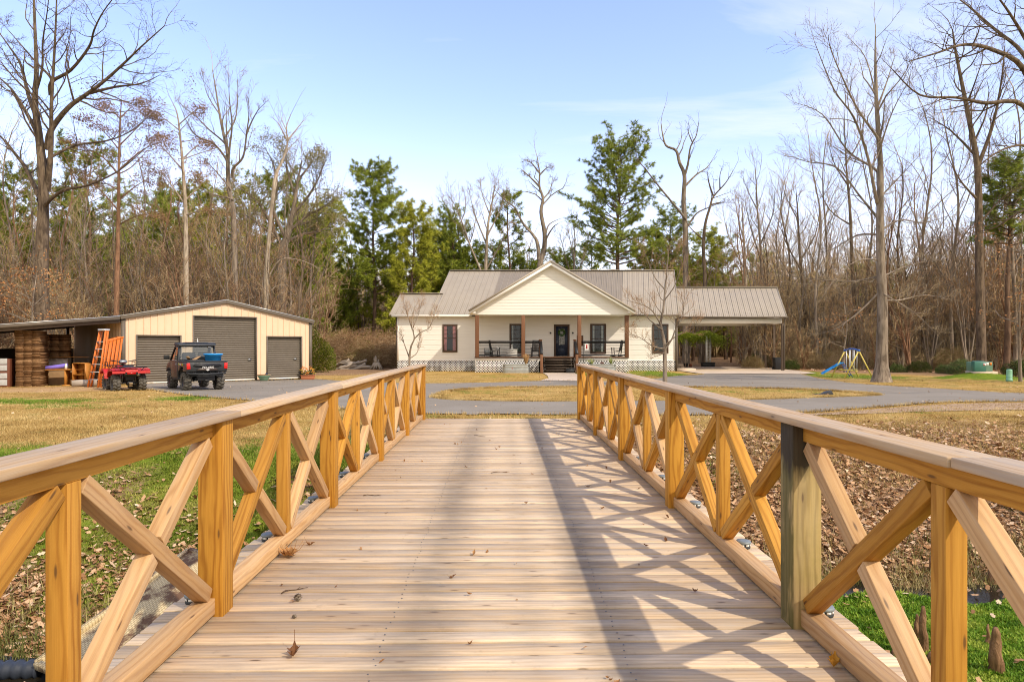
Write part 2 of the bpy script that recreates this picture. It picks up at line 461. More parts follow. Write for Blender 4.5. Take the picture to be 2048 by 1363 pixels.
sc.view_settings.view_transform = 'Standard'; sc.view_settings.look = 'None'
sc.view_settings.exposure = .27; sc.view_settings.gamma = 1.0; sc.view_settings.use_curve_mapping = False
sc.render.engine = 'CYCLES'
sc.cycles.max_bounces = 6; sc.cycles.diffuse_bounces = 3; sc.cycles.transparent_max_bounces = 12; sc.cycles.use_denoising = True; sc.cycles.filter_width = 1.0
sc.cycles.caustics_reflective = False; sc.cycles.caustics_refractive = False; sc.cycles.sample_clamp_indirect = 6

# ------------------------------------------------------------------ terrain
def sst(a, b, x):
    t = min(max((x-a)/(b-a), 0), 1); return t*t*(3-2*t)
def ycreek(x): return 6.25 + .14*x + .35*math.sin(x*.45+.6) + .12*math.sin(x*2.3) + .07*math.sin(x*5.1+1)
def base_z(x, y):
    if y < 13.3: return -.06
    return -.06 - .32*sst(0, 1, (y-13.3)/32)**.9 if y < 45.3 else -.38
def gz(x, y):
    z = base_z(x, y)
    d = y - ycreek(x)
    if -7 < d < 6:
        if d > .2: p = -1.26 + (1.26+z)*(.20*sst(.2, 1.1, d) + .80*sst(.4, 4.3, d))
        elif d < -.2:
            p = -1.26 + .26*sst(.2, .6, -d) + (1.0+z)*sst(2.6, 6.2, -d)
        else: p = -1.26
        z = min(z, p)
        z += .05*mnoise.noise((x*.9, y*.9, 3))
    if y > 6: z += .03*mnoise.noise((x*.22, y*.22, 0))*sst(13, 18, y)
    # mossy mound under the transformer
    mx, my = 25.0, 35.0
    q = ((x-mx)/1.75)**2 + ((y-my)/1.5)**2
    if q < 4: z += .42*math.exp(-q*1.3)
    if y > 58: z += .6*sst(58, 95, y)
    return z
def unp(px, py, it=14):
    """the point of the ground seen at a place in the photograph"""
    Y = 20.0
    for _ in range(it*3):
        X = (px-1024)/F*Y; Yn = (EYE-base_z(X, Y))*F/max(py-HY, 8); Y = Y*.4+Yn*.6
    return (px-1024)/F*Y, Y
def at(px, Y): return (px-1024)/F*Y
def zat(py, Y): return EYE-(py-HY)/F*Y

GREEN = [(30, 802, 190, 8, .9), (120, 812, 130, 6, .6), (385, 796, 75, 7, 1), (1320, 748, 55, 9, 1.0), (1160, 748, 22, 6, .9), (1000, 752, 60, 4, .5),
         (1700, 752, 95, 9, .9), (1560, 782, 150, 6, .45), (1850, 822, 130, 6, .5), (1000, 783, 110, 4, .45), (1950, 758, 60, 7, .6), (1950, 768, 150, 9, .3),
         (905, 830, 240, 6, .55), (1630, 745, 50, 4, .8), (700, 840, 200, 18, .3)]
GW = []
for (px, py, rx, ry, a) in GREEN:
    X, Y = unp(px, py); X2, _ = unp(px+rx, py); _, Y2 = unp(px, py-ry*.8); GW.append((X, Y, abs(X2-X), abs(Y2-Y), a))
def zone(x, y):
    """(leaf litter, green, bare soil, dry straw)"""
    d = y - ycreek(x); leaf = 0; grn = 0; dirt = 0
    n1 = mnoise.noise((x*.35, y*.35, 9)); n2 = mnoise.noise((x*1.1, y*1.1, 4))
    if x > 1 or y < 0:
        leaf = max(leaf, sst(.2, .9, d) * (1-sst(3.2, 6.2, d + n1*1.4)))
        leaf = max(leaf, .55*(1-sst(4, 9, d+n1*2))*sst(2, 4, d))
        grn = max(grn, sst(.28, .5, -d)*1.0) if d < 0 else grn
        grn = max(grn, .45*sst(.1, .5, n2)*sst(.6, 1.2, d)*(1-sst(4, 6, d)))
    else:
        grn = max(grn, (.82+.5*n2)*sst(.7, 1.6, d + n1*.8)*(1-sst(3.4, 7.0, d + n1*2)))
        leaf = max(leaf, (.45+.9*n2)*sst(.2, .6, d)*(1-sst(2.6, 5.0, d+n1)))
        leaf = max(leaf, .8*sst(.2, .5, -d))
        if d < 1.0: leaf = max(leaf, .6*sst(.3, .5, d))
    if abs(d) < .4: dirt = 1.0
    for (X, Y, rx, ry, a) in GW:
        q = ((x-X)/rx)**2 + ((y-Y)/ry)**2
        if q < 4: grn = max(grn, a*math.exp(-q*q*.8)*(.75+.5*n2))
    # dirt yard in front of the lean-to and the worn patch near the parked quad
    q = ((x+18.0)/3.6)**2 + ((y-24.9)/2.2)**2
    if q < 3: dirt = max(dirt, .95*math.exp(-q*q*.7))
    q = ((x-25)/2.1)**2+((y-35)/1.7)**2
    if q < 3: grn = max(grn, 1.1*math.exp(-q*q*.5))
    # forest floor
    ff = max(sst(50.5, 54.5, y + n1*2), sst(34.0, 39, y-.0*x+n1)*sst(26, 30, x + .5*(y-35)), sst(-19, -25, x)*sst(30, 34, y), sst(38.5, 42.5, y)*sst(-7.5, -11, x), sst(42.5, 47, y+n1*1.5)*sst(20.5, 23, x))
    leaf = max(leaf, ff); grn *= 1-.7*ff
    return leaf, max(0, grn), dirt
def axis(segs):
    out = []
    for a, b, st in segs:
        n = max(1, int(round((b-a)/st)))
        out += [a+(b-a)*i/n for i in range(n)]
    return out + [segs[-1][1]]
xs = axis([(-600,-120,120),(-120,-40,8),(-40,-12,.9),(-12,12,.22),(12,40,.9),(40,120,8),(120,600,120)])
ys = axis([(-120,-10,12),(-10,2,1.5),(2,14,.2),(14,50,.5),(50,110,4),(110,900,110)])
g = MB(); nx = len(xs); zc = []
for y in ys:
    for x in xs:
        g.v((x, y, gz(x, y))); zc.append(zone(x, y))
for j in range(len(ys)-1):
    for i in range(nx-1):
        g.f((j*nx+i, j*nx+i+1, (j+1)*nx+i+1, (j+1)*nx+i))
N = NT('lawn_and_soil', .95, .05); o = N.obj(); z = N.sep(N.attr('zone'))
fine = N.noise(o, 22, 4, .7); mid = N.noise(o, 1.6, 4, .6); bign = N.noise(o, .35, 3, .5); vf = N.noise(o, 70, 3, .7)
straw = N.mix(N.maprange(fine, .3, .7), (.36,.205,.05), (.56,.37,.115))
straw = N.mix(N.maprange(bign, .40, .66), straw, N.mix(N.maprange(fine, .3, .7), (.45,.27,.085), (.64,.44,.17)))
straw = N.mix(N.math('MULTIPLY', N.maprange(mid, .50, .66), .6), straw, (.25,.20,.045))
straw = N.mix(N.math('MULTIPLY', N.maprange(N.noise(o, .8, 5, .7), .56, .70), .55), straw, (.30,.17,.075))
straw = N.mix(N.math('MULTIPLY', N.maprange(vf, .55, .75), .4), straw, (.17,.10,.04))
gre = N.mix(N.maprange(fine, .3, .7), (.11,.17,.012), (.27,.33,.035))
gre = N.mix(N.maprange(mid, .35, .7), gre, (.13,.20,.02))
brk = N.maprange(N.math('ADD', N.math('MULTIPLY', mid, .6), N.math('MULTIPLY', fine, .4)), .36, .62)
gf = N.maprange(N.math('ADD', z[1], N.math('MULTIPLY', N.math('SUBTRACT', brk, .5), .75)), .28, .62)
c = N.mix(gf, straw, gre)
vo = N.n('ShaderNodeTexVoronoi', None, Vector=o, Scale=13.0)
lf = N.mix(N.sep(vo.outputs['Color'])[0], (.26,.15,.075), (.52,.34,.20))
lf = N.mix(N.maprange(vf, .45, .7), lf, (.10,.055,.03))
lfac = N.maprange(N.math('ADD', z[0], N.math('MULTIPLY', N.math('SUBTRACT', fine, .5), .9)), .3, .65)
c = N.mix(lfac, c, lf)
dirtc = N.mix(N.maprange(mid, .3, .7), (.44,.27,.12), (.60,.39,.20))
dirtc = N.mix(N.maprange(N.sep(o)[2], -.7, -.5, 1, 0), dirtc, (.045,.035,.025))
dfac = N.maprange(N.math('ADD', z[2], N.math('MULTIPLY', N.math('SUBTRACT', mid, .5), .8)), .35, .7)
c = N.mix(dfac, c, dirtc)
N.color(c); N.bump(N.math('ADD', fine, N.math('MULTIPLY', vf, .6)), .8, .05)
M_GROUND = N.m
go = g.build('ground', M_GROUND, smooth=True); tag(go, kind='structure')
ca = go.data.attributes.new('zone', 'FLOAT_COLOR', 'POINT')
ca.data.foreach_set('color', np.array([(a, b, c, 1) for (a, b, c) in zc], dtype=np.float32).ravel())

# creek water
N = NT('creek_water', .12, .18); N.color((.020,.016,.010)); N.bump(N.noise(N.obj(), 6, 3), .12, .02)
M_WATER = N.m
m = MB(); xx = [-14+.2*i for i in range(141)]
for i in range(len(xx)-1):
    a, b = xx[i], xx[i+1]
    m.quad((a, ycreek(a)-.36, -1.19), (b, ycreek(b)-.36, -1.19), (b, ycreek(b)+.36, -1.19), (a, ycreek(a)+.36, -1.19))
tag(m.build('creek_water', M_WATER), kind='structure')

# ------------------------------------------------------------------ asphalt drive, slab, path
def clean(poly, k=6):
    n = len(poly); P = [Vector((p[0], p[1], 0)) for p in poly]; out = []
    for i in range(n):
        a, b, c, d = P[i-1], P[i], P[(i+1) % n], P[(i+2) % n]
        for j in range(k):
            t = j/k
            out.append(.5*((2*b)+(c-a)*t+(2*a-5*b+4*c-d)*t*t+(3*b-3*c+d-a)*t**3))
    return out
from mathutils.geometry import tessellate_polygon
def inside(p, poly):
    x, y = p; r = False; n = len(poly)
    for i in range(n):
        a = poly[i]; b = poly[i-1]
        if (a[1] > y) != (b[1] > y) and x < (b[0]-a[0])*(y-a[1])/(b[1]-a[1])+a[0]: r = not r
    return r
def drape(name, outer, holes, mat, lift, step=.5, kind='structure'):
    """a sheet following the ground: fine rows cut by the outline"""
    m = MB(); pols = [outer]+holes
    y0 = min(p[1] for p in outer); y1 = max(p[1] for p in outer)
    n = int((y1-y0)/step)+1; yl = [y0+(y1-y0)*i/n for i in range(n+1)]
    def spans(y):
        X = []
        for pol in pols:
            for i in range(len(pol)):
                a, b = pol[i-1], pol[i]
                if (a[1] > y) != (b[1] > y): X.append(a[0]+(b[0]-a[0])*(y-a[1])/(b[1]-a[1]))
        X.sort(); return [(X[i], X[i+1]) for i in range(0, len(X)-1, 2)]
    eps = 1e-4
    for i in range(n):
        A = spans(yl[i]+eps); B = spans(yl[i+1]-eps)
        if len(A) != len(B):
            Mid = spans((yl[i]+yl[i+1])/2); A = B = Mid
        for (a0, a1), (b0, b1) in zip(A, B):
            k = max(1, int(max(a1-a0, b1-b0)/1.2))
            for q in range(k):
                t0, t1 = q/k, (q+1)/k
                P = [(a0+(a1-a0)*t0, yl[i]), (a0+(a1-a0)*t1, yl[i]), (b0+(b1-b0)*t1, yl[i+1]), (b0+(b1-b0)*t0, yl[i+1])]
                m.quad(*[(x, y, gz(x, y)+lift) for x, y in P])
    return tag(m.build(name, mat, smooth=True), kind=kind)
N = NT('asphalt', .95, .05); o = N.obj()
a1 = N.noise(o, .45, 4, .6); a2 = N.noise(o, 45, 3, .7); a3 = N.noise(N.vmul(o, (.25, 1.6, 1)), 1, 4, .6)
c = N.mix(N.maprange(a2, .3, .7), (.19,.162,.128), (.31,.272,.22))
c = N.mix(N.math('MULTIPLY', N.maprange(a1, .42, .68), .5), c, (.32,.285,.24))
c = N.mix(N.math('MULTIPLY', N.maprange(a3, .56, .72), .35), c, (.09,.09,.09))
N.color(c); N.bump(a2, .5, .01); M_ASPH = N.m
def P2(l): return [unp(x, y) for x, y in l]
outer = P2([(2700, 806), (2300, 802), (2048, 802.5), (1930, 804), (1830, 808.5), (1740, 815), (1640, 823), (1540, 829), (1400, 831), (1250, 830.5), (1060, 829), (860, 829), (720, 822), (640, 812), (520, 803), (400, 794), (310, 780.5), (270, 775)])
outer += [(-16.6, 29.0), (-13.4, 32.0), (-10.6, 34.45)]
outer += P2([(640, 757.5), (690, 762.5), (780, 766.5), (850, 767.8), (960, 765.5), (1060, 762.5), (1150, 762), (1240, 763), (1310, 758), (1350, 752)])
outer += [(12.3, 41.0), (12.3, 46.2), (21.2, 46.2)]
outer += P2([(1590, 745), (1640, 757), (1700, 766), (1800, 773.5), (1900, 778.5), (2048, 788), (2300, 792), (2700, 796)])
isl = P2([(868, 793), (885, 784), (930, 778.5), (1010, 775), (1150, 773), (1300, 773.5), (1450, 775), (1600, 778.5), (1690, 783), (1745, 787), (1755, 789), (1740, 791.5), (1640, 796), (1500, 799.5), (1300, 802.5), (1150, 803.5), (1000, 803), (920, 801), (880, 797.5)])
def chaik(P, it=2, closed=True):
    for _ in range(it):
        o2 = []
        for i in range(len(P)):
            a = P[i]; b = P[(i+1) % len(P)]
            o2 += [(a[0]*.75+b[0]*.25, a[1]*.75+b[1]*.25), (a[0]*.25+b[0]*.75, a[1]*.25+b[1]*.75)]
        P = o2
    return P
def rough_edge(P, a=.11):
    out = []
    for i in range(len(P)):
        p = P[i]; q = P[(i+1) % len(P)]; L = math.hypot(q[0]-p[0], q[1]-p[1]); k = max(1, int(L/.35))
        for j in range(k):
            t = j/k; x = p[0]+(q[0]-p[0])*t; y = p[1]+(q[1]-p[1])*t
            out.append((x+a*mnoise.noise((x*2.3, y*2.3, 5)), y+a*mnoise.noise((x*2.3, y*2.3, 8))))
    return out
drape('asphalt_drive', rough_edge(chaik(outer)), [rough_edge(chaik(isl))], M_ASPH, .022, .14)
# gravel shoulder right of the bridge
N = NT('gravel', .95, .1); o = N.obj(); vo = N.n('ShaderNodeTexVoronoi', None, Vector=o, Scale=28.0)
N.color(N.mix(N.sep(vo.outputs['Color'])[0], (.30,.20,.115), (.54,.385,.26))); N.bump(vo.outputs['Distance'], .8, .03)
shoulder = P2([(2500, 809), (2048, 805), (1930, 807.5), (1830, 812), (1740, 818.5), (1640, 826.5), (1560, 831), (1640, 830), (1760, 826), (1880, 822), (2048, 819), (2500, 826)])
drape('gravel_shoulder', rough_edge(chaik(shoulder, 1), .08), [], N.m, .012, .12)
# concrete slab under and before the carport, path to the steps
sl_ = [(12.15, 42.3), (14.5, 42.1), (18.5, 42.0), (20.2, 43.5), (20.6, 47.2), (21.4, 55.2), (13.4, 55.2), (12.2, 48.0)]
drape('concrete_slab', sl_, [], M_CONC, .045, .4)
x0, x1 = at(1086, 44.2), at(1147, 44.2)
pth = [(x0-.75, 32.0), (x1+.3, 32.0), (x1-.35, 34), (x1-.1, 37.5), (x1+.05, 44.3), (x0, 44.3), (x0+.05, 39.5), (x0-.1, 35.5)]
drape('concrete_path', pth, [], M_CONC, .034, .3)

# ------------------------------------------------------------------ bridge
BR = math.atan(21/F)
def bw(x, y, z=0.0):
    return Vector((x*math.cos(BR)-y*math.sin(BR), x*math.sin(BR)+y*math.cos(BR), z))
bridge = thing('timber_bridge', 'timber footbridge with plank deck and cross-braced yellow pine railings', 'bridge', (0, 0, 0), BR)
END = 13.36
m = MB(); y = -4.0; pl = []
while y < END-.02:
    wd = .138
    dz = R.uniform(-.002, .002); a = R.uniform(-.015, .015); b = R.uniform(-.015, .015)
    m.board((-1.90+a, y+wd/2, -.019+dz), (1.90+b, y+wd/2, -.019+dz+R.uniform(-.0015, .0015)), wd-R.uniform(.009, .016), .038)
    y += wd
m.build('deck', W_DECK, bridge, bevel=.0025, seg=1)
m = MB(); y = -1.0
k_ = int(round(3/.138)); y = -4.0+.138*k_
while y < END-.1:
    for x in (-1.7, -.6, .6, 1.7):
        for dy in (.035, .10):
            m.lathe([(.0, 0), (.0045, 0), (.0045, .0012), (0, .0012)], 7, (x+R.uniform(-.012, .012), y+dy+R.uniform(-.006, .006), .0015))
    y += .138
m.build('screw_heads', M_DSTEEL, bridge)
m = MB()
for x in (-1.7, -.6, .6, 1.7): m.board((x, -4, -.17), (x, END-.1, -.17), .09, .26)
m.build('stringers', W_OLD, bridge)
m = MB()
for yy in (3.4, 9.4):
    m.board((-1.75, yy, -.41), (1.75, yy, -.41), .14, .2)
    for x in (-1.6, 0, 1.6): m.board((x, yy, -1.6), (x, yy, -.512), .19, .19, up=(0,1,0))
m.build('trestle', W_OLD, bridge)
POSTY = [-3.6, -1.22, 1.22, 3.72, 6.15, 8.58, 10.95, 13.26]
for sx in (-1, 1):
    PY = list(POSTY)
    if sx > 0: PY[3] = 3.52; PY[4] = 6.08
    wpost = []
    for i, yy in enumerate(PY):
        wdt = .14
        mt = W_POST; lab = None
        if sx > 0 and i == 3: wdt = .155; mt = W_OLD; lab = 'older grey-green post, darker on the inner face and towards the top'
        m = MB(); cxp = sx*(1.54+wdt/2)
        m.board((cxp, yy, -.02), (cxp, yy, 1.082), wdt, wdt, up=(0, 1, 0), rnd=R.uniform(.3, .9))
        p = m.build('post', mt, bridge, bevel=.006)
        if lab: p['label'] = lab
        wpost.append(wdt/2)
    CX = sx*1.632
    # cap: boards butted end to end, slightly out of line, over a rail on edge
    cuts = [-3.7, 1.22, 3.84 if sx < 0 else 2.2, 6.3 if sx < 0 else 6.9, 8.8, 11.2, 13.36]
    for a, b in zip(cuts[:-1], cuts[1:]):
        m = MB(); j = R.uniform(-.006, .006)
        n = max(2, int((b-a)/.6)); bow = R.uniform(-.008, .008)
        m.board((CX-sx*.02+j, a+.002, 1.101+R.uniform(0, .003)), (CX-sx*.02+j+R.uniform(-.006, .006), b-.002, 1.101+R.uniform(0, .003)), .19, .038)
        m.build('rail_cap', W_CAP, bridge, bevel=.006)
    for i in range(len(PY)-1):
        ya = PY[i]+wpost[i]; yb = PY[i+1]-wpost[i+1]; ym = (ya+yb)/2
        m = MB(); m.board((CX, ya, 1.036), (CX, yb, 1.036), .075, .09); m.build('top_rail', W_RAIL, bridge, bevel=.004)
        m = MB(); m.board((CX, ya, .060), (CX, yb, .060), .10, .09); m.build('bottom_plate', W_PALE, bridge, bevel=.005)
        zt, zb = .991, .105
        bwid = .082
        m = MB(); m.board((CX, ym, zb), (CX, ym, zt), bwid, bwid, up=(0, 1, 0), rnd=R.uniform(.45, .95)); m.build('baluster', W_RAIL, bridge, bevel=.004)
        for (p0, p1) in ((ya, ym-bwid/2), (yb, ym+bwid/2)):
            # whole brace: from the foot of the post to the head of the baluster; the other one is cut in two against it
            s = 1 if p1 > p0 else -1
            T = .078
            def brace(q0, q1, z0, z1, mat):
                """timber whose ends are cut flush: a parallelogram in the rail's plane"""
                mm = MB(); dy = q1-q0; dz = z1-z0; L = math.hypot(dy, dz)
                ny, nz = -dz/L*T/2, dy/L*T/2
                # clip ends between zb..zt and q0..q1 : shorten so corners stay inside
                e = T*.42
                a = (q0+dy/L*e, z0+dz/L*e); b = (q1-dy/L*e, z1-dz/L*e)
                mm.board((CX+R.uniform(-.002, .002), a[0], a[1]), (CX+R.uniform(-.002, .002), b[0], b[1]), T, T, up=(0, ny, nz))
                return mm
            q0, q1 = p0, p1
            mm = brace(q0+s*.0, q1, zb, zt, W_RAIL); mm.build('brace', W_RAIL if R.random() < .6 else W_PALE, bridge, bevel=.004)
            # cut brace halves
            my_, mz = (q0+q1)/2, (zb+zt)/2
            dy = q1-q0; dz = zb-zt; L = math.hypot(dy, dz); e = T*.42; gap = T*.56
            uy, uz = dy/L, dz/L
            mm = MB()
            for a, b in ((e, L/2-gap), (L/2+gap, L-e)):
                mm.board((CX, q0+uy*a, zt+uz*a), (CX, q0+uy*b, zt+uz*b), T, T, up=(0, -uz, uy))
            mm.build('cut_brace', W_PALE if R.random() < .6 else W_RAIL, bridge, bevel=.004)

# solar path lights screwed to the deck edges
def solar():
    t = thing('solar_light', 'round solar deck light on the bridge edge', 'solar light', (0, 0, 0), 0, 'solar lights along the bridge edges')
    m = MB(); m.lathe([(.0, 0), (.048, 0), (.05, .012), (.043, .02), (.043, .034), (.0, .034)], 20); m.build('housing', M_CHAR, t, smooth=False)
    m = MB(); m.lathe([(.0, .034), (.052, .034), (.055, .042), (.050, .052), (.02, .055), (0, .055)], 22); m.build('cap', plain('solar_cap', (.20,.23,.24), .45, .1), t, smooth=True)
    m = MB()
    for k in range(8):
        a = PI/4*k; m.box(-.012, .012, -.003, .003, .019, .032, Matrix.Translation((.0455*math.cos(a), .0455*math.sin(a), 0)) @ Matrix.Rotation(a+PI/2, 4, 'Z'))
    m.build('lens', M_LAMPW, t)
    return t
s0 = solar(); first = True
ORD = ['by the nearest whole post', 'by the first baluster past it', 'by the second post', 'by the baluster before the third post', 'by the third post', 'by the baluster before the fourth post', 'by the fourth post', 'last before the far end']
for sx, nm in ((-1, 'left'), (1, 'right')):
    for k in range(8):
        yy = (3.86 if sx < 0 else 3.62) + 1.215*k
        p = bw(sx*1.795, yy, .001)
        lab = 'round solar light on the %s deck edge, %s' % (nm, ORD[k])
        if first: s0.location = p; s0['label'] = lab; first = False
        else: dup(s0, p, R.uniform(0, 1), lab)

# leaves, cones and sticks lying on the deck
M_LEAF1 = ramped('dry_leaf', [(0, (.16,.07,.03)), (.5, (.34,.17,.07)), (1, (.48,.28,.13))], .8, trans=.15)
M_LEAFY = ramped('yellow_leaf', [(0, (.42,.17,.02)), (1, (.60,.30,.04))], .7, trans=.2)
def oak_leaf(m, S, curl, rr):
    n = 9; pr = []
    for i in range(n):
        t = i/(n-1); wv = S*.30*math.sin(PI*t**.8)*(.62+.38*math.cos(t*PI*6)) + .002
        pr.append((t*S, wv))
    def P(x, y): return (x - S/2, y, curl*((x/S-.5)**2*4)*S*.35 + abs(y)*curl*1.0 + .004 + .006*math.sin(x*90+rr))
    for i in range(n-1):
        for sg in (1, -1):
            a, b = pr[i], pr[i+1]
            m.quad(P(a[0], 0), P(b[0], 0), P(b[0], sg*b[1]), P(a[0], sg*a[1]))
    m.tube([P(-.25*S, 0), P(0, 0), P(S*.9, 0)], [S*.012, S*.012, S*.004], 3, False)
def leaf_obj(x, y, S, curl, lab, rz, mat=M_LEAF1, group='dry leaves scattered on the deck'):
    m = MB(); m.r = R.random(); oak_leaf(m, S, curl, R.random()*9)
    o = m.build('dry_leaf', mat); o.location = bw(x, y, .002); o.rotation_euler = (R.uniform(-.2, .2), R.uniform(-.2, .2), rz)
    return tag(o, lab, 'leaf', group)
def bpt(px, py):
    Y = EYE*F/(py-HY); X = (px-1024)/F*Y
    return X*math.cos(-BR)-Y*math.sin(-BR), X*math.sin(-BR)+Y*math.cos(-BR)
for (px, py, S, lab) in ((620, 1090, .07, 'dark brown oak leaf curled beside the large tan leaf'), (588, 1312, .12, 'long brown dry leaf lying on the near planks at left'),
        (905, 1155, .05, 'small orange leaf standing on edge in the middle of the deck'), (1390, 1185, .06, 'curled brown leaf in the shadow of the right railing'),
        (1332, 1081, .055, 'brown leaf in the sun patch near the right railing'), (1176, 973, .06, 'reddish leaf on the far deck right of the middle'), (1292, 1093, .04, 'tiny tan leaf between two railing shadows'),
        (1221, 964, .05, 'brown leaf on the far deck near the right railing'), (1052, 1008, .05, 'orange-brown leaf on the middle planks'), (1335, 1036, .045, 'yellowish leaf by the foot of the second right post')):
    x, y = bpt(px, py); leaf_obj(x, y, S, R.uniform(.4, 1.4), lab, R.uniform(0, 6))
x, y = bpt(1668, 1332); leaf_obj(x, y, .10, 1.3, 'bright golden-brown leaf standing by the right bottom plate', 1.0, M_LEAFY)
for i in range(62):
    yy = 2.6+10.5*R.random()**1.3; xx = R.uniform(-1.45, 1.45)
    leaf_obj(xx, yy, R.uniform(.02, .045), R.uniform(.2, 1.5), 'tiny dry leaf scrap scattered on the bridge planks', R.uniform(0, 6), M_LEAF1, 'tiny leaf scraps on the bridge deck')
# the large crumpled leaf
x, y = bpt(577, 1113); m = MB()
for k in range(7):
    m.r = R.random(); b = MB(); b.r = R.random(); oak_leaf(b, R.uniform(.13, .19), R.uniform(.5, 1.1), k)
    Mx = Matrix.Rotation(R.uniform(0, 6), 4, 'Z') @ Matrix.Rotation(R.uniform(-.6, .6), 4, 'X')
    i0 = m.nv()
    for q in range(b.nv()):
        v = Mx @ Vector(b.V[3*q:3*q+3]); m.v((v.x, v.y, max(v.z+.01, .003)))
    st = 0
    for s_ in b.S: m.f([i0+a for a in b.L[st:st+s_]]); st += s_
o = m.build('crumpled_leaf', ramped('tan_leaf', [(0, (.50,.25,.09)), (1, (.62,.36,.15))], .8, trans=.2)); o.location = bw(x, y, .0); o.scale = (.8, .8, 1.0)
tag(o, 'large crumpled tan sycamore leaf against the left bottom plate', 'leaf')
# pine cones
for (px, py, s, lab) in ((596, 1201, .024, 'small grey pine cone lying on the left planks'), (589, 1236, .013, 'tiny dark cone scrap in front of the pine cone')):
    x, y = bpt(px, py); m = MB()
    for k in range(46):
        t = k/46; a = k*2.4; r = s*math.sin(PI*(.12+.8*t)); m.r = R.random()
        m.twig((r*.4*math.cos(a), r*.4*math.sin(a), s*(.15+1.5*t)), (r*1.2*math.cos(a), r*1.2*math.sin(a), s*(.25+1.6*t)), s*.28)
    o = m.build('pine_cone', ramped('cone_scales', [(0, (.09,.06,.04)), (1, (.35,.29,.22))])); o.location = bw(x, y, 0); tag(o, lab, 'pine cone')
for (px, py, L, a, lab) in ((588, 1181, .16, .75, 'forked brown twig left of the pine cone'), (745, 991, .18, .05, 'thin dark twig on the far left deck'), (1000, 945, .22, .3, 'thin twig lying across the far middle planks'), (960, 872, .25, -.6, 'dark twig on the deck near the far end'), (1165, 862, .5, .9, 'long bare twig leaning against the far right bottom plate')):
    x, y = bpt(px, py); m = MB(); d = Vector((math.cos(a), math.sin(a), 0)); n_ = Vector((-d.y, d.x, 0))
    pts = [d*(L*(t-.5))+n_*(.02*math.sin(t*5))+Vector((0, 0, .006+.004*math.sin(t*9))) for t in (0, .2, .4, .6, .8, 1)]
    m.tube(pts, [.004, .004, .0035, .003, .0025, .0015], 5); m.tube([pts[3], pts[3]+d*L*.25+n_*.03], [.0025, .001], 4)
    o = m.build('twig', bark('twig_bark', (.09,.055,.035), (.20,.13,.08), 10) if 'twig_bark' not in bpy.data.materials else bpy.data.materials['twig_bark']); o.location = bw(x, y, 0); tag(o, lab, 'twig')
# ------------------------------------------------------------------ the house
YW, YP, YE, SH, PITCH = 48.0, 45.5, 47.55, .184, .73
ZG = -.40
def sx_(x, y): return x + SH*(y-YW)          # the house is skewed a little: its side walls do not run straight back
HL = Vector((2.0, YW, ZG))
house = thing('house', 'white lap-sided farmhouse with brown metal roof, gabled front porch and carport', 'house', HL)
def hb(m, name, mat, parent=house, bevel=0, smooth=False):
    o = m.build(name, mat, parent, smooth, bevel)
    o.matrix_parent_inverse = Matrix.Translation(-HL) if parent is house else Matrix.Identity(4)
    return o
N = NT('white_siding', .55, .25); o_ = N.obj()
k = N.maprange(N.noise(N.vmul(o_, (.5, .5, 6)), 1, 4, .6), .25, .75, .93, 1.04)
N.color(N.mix(1.0, (.80,.765,.705), N.comb(k, k, k), 'MULTIPLY')); M_SIDE = N.m
M_TRIM = plain('white_trim', (.83,.80,.75), .45, var=.03)
M_LATT = plain('white_lattice', (.80,.79,.77), .5, var=.04)

def lap(m, x0, x1, z0, z1, y, e=.185, clip=None, face=-1):
    """lap siding: every course is a tilted board with a lip"""
    z = z0
    while z < z1-.01:
        zt = min(z+e, z1)
        a0, a1, b0, b1 = x0, x1, x0, x1
        if clip:
            a0, a1 = clip(z); b0, b1 = clip(zt)
            if b1 < b0: b0 = b1 = (a0+a1)/2
        m.r = R.random()
        m.quad((a0, y+face*.016, z), (a1, y+face*.016, z), (b1, y+face*.002, zt), (b0, y+face*.002, zt))
        m.quad((a0, y, z), (a1, y, z), (a1, y+face*.016, z), (a0, y+face*.016, z))
        z = zt
XL, XR = -8.40, 11.95
XM = -5.6                                     # where the taller middle begins
def lap_side(m, x, y0, y1, z0, z1, face):
    z = z0
    while z < z1-.01:
        zt = min(z+.185, z1)
        m.quad(*[(sx_(x, yy)+face*o, yy, zz) for yy, zz, o in ((y0, z, .016), (y1, z, .016), (y1, zt, .002), (y0, zt, .002))][::face])
        z = zt
m = MB()
lap(m, XL, XR, .42, 3.62, YW)
DL, DM, DC = 4.62, 10.3, 6.6                  # depths of left wing, middle, carport
lap_side(m, XL, YW, YW+DL-.9, .42, 3.62, -1); lap_side(m, XR, YW, YW+DM-.9, .42, 3.62, 1)
lap_side(m, XM, YW+DL-.9, YW+DM-.9, .42, 3.62, -1)
# rear and gable ends (plain boards)
m.quad((sx_(XL, YW+DL-.9), YW+DL-.9, .42), (sx_(XM, YW+DL-.9), YW+DL-.9, .42), (sx_(XM, YW+DL-.9), YW+DL-.9, 3.62), (sx_(XL, YW+DL-.9), YW+DL-.9, 3.62))
m.quad((sx_(XM, YW+DM-.9), YW+DM-.9, .42), (sx_(XR, YW+DM-.9), YW+DM-.9, .42), (sx_(XR, YW+DM-.9), YW+DM-.9, 3.62), (sx_(XM, YW+DM-.9), YW+DM-.9, 3.62))
def gable_end(x, y0, d, zb):
    yr = y0+d/2; m.tri((sx_(x, y0), y0, zb), (sx_(x, y0+d), y0+d, zb), (sx_(x, yr), yr, zb+PITCH*d/2))
gable_end(XL, YE+.1, DL-.2, 3.66); gable_end(XM+.02, YE+.1, DM-.2, 3.66); gable_end(XR, YE+.1, DM-.2, 3.66)
hb(m, 'wall', M_SIDE)
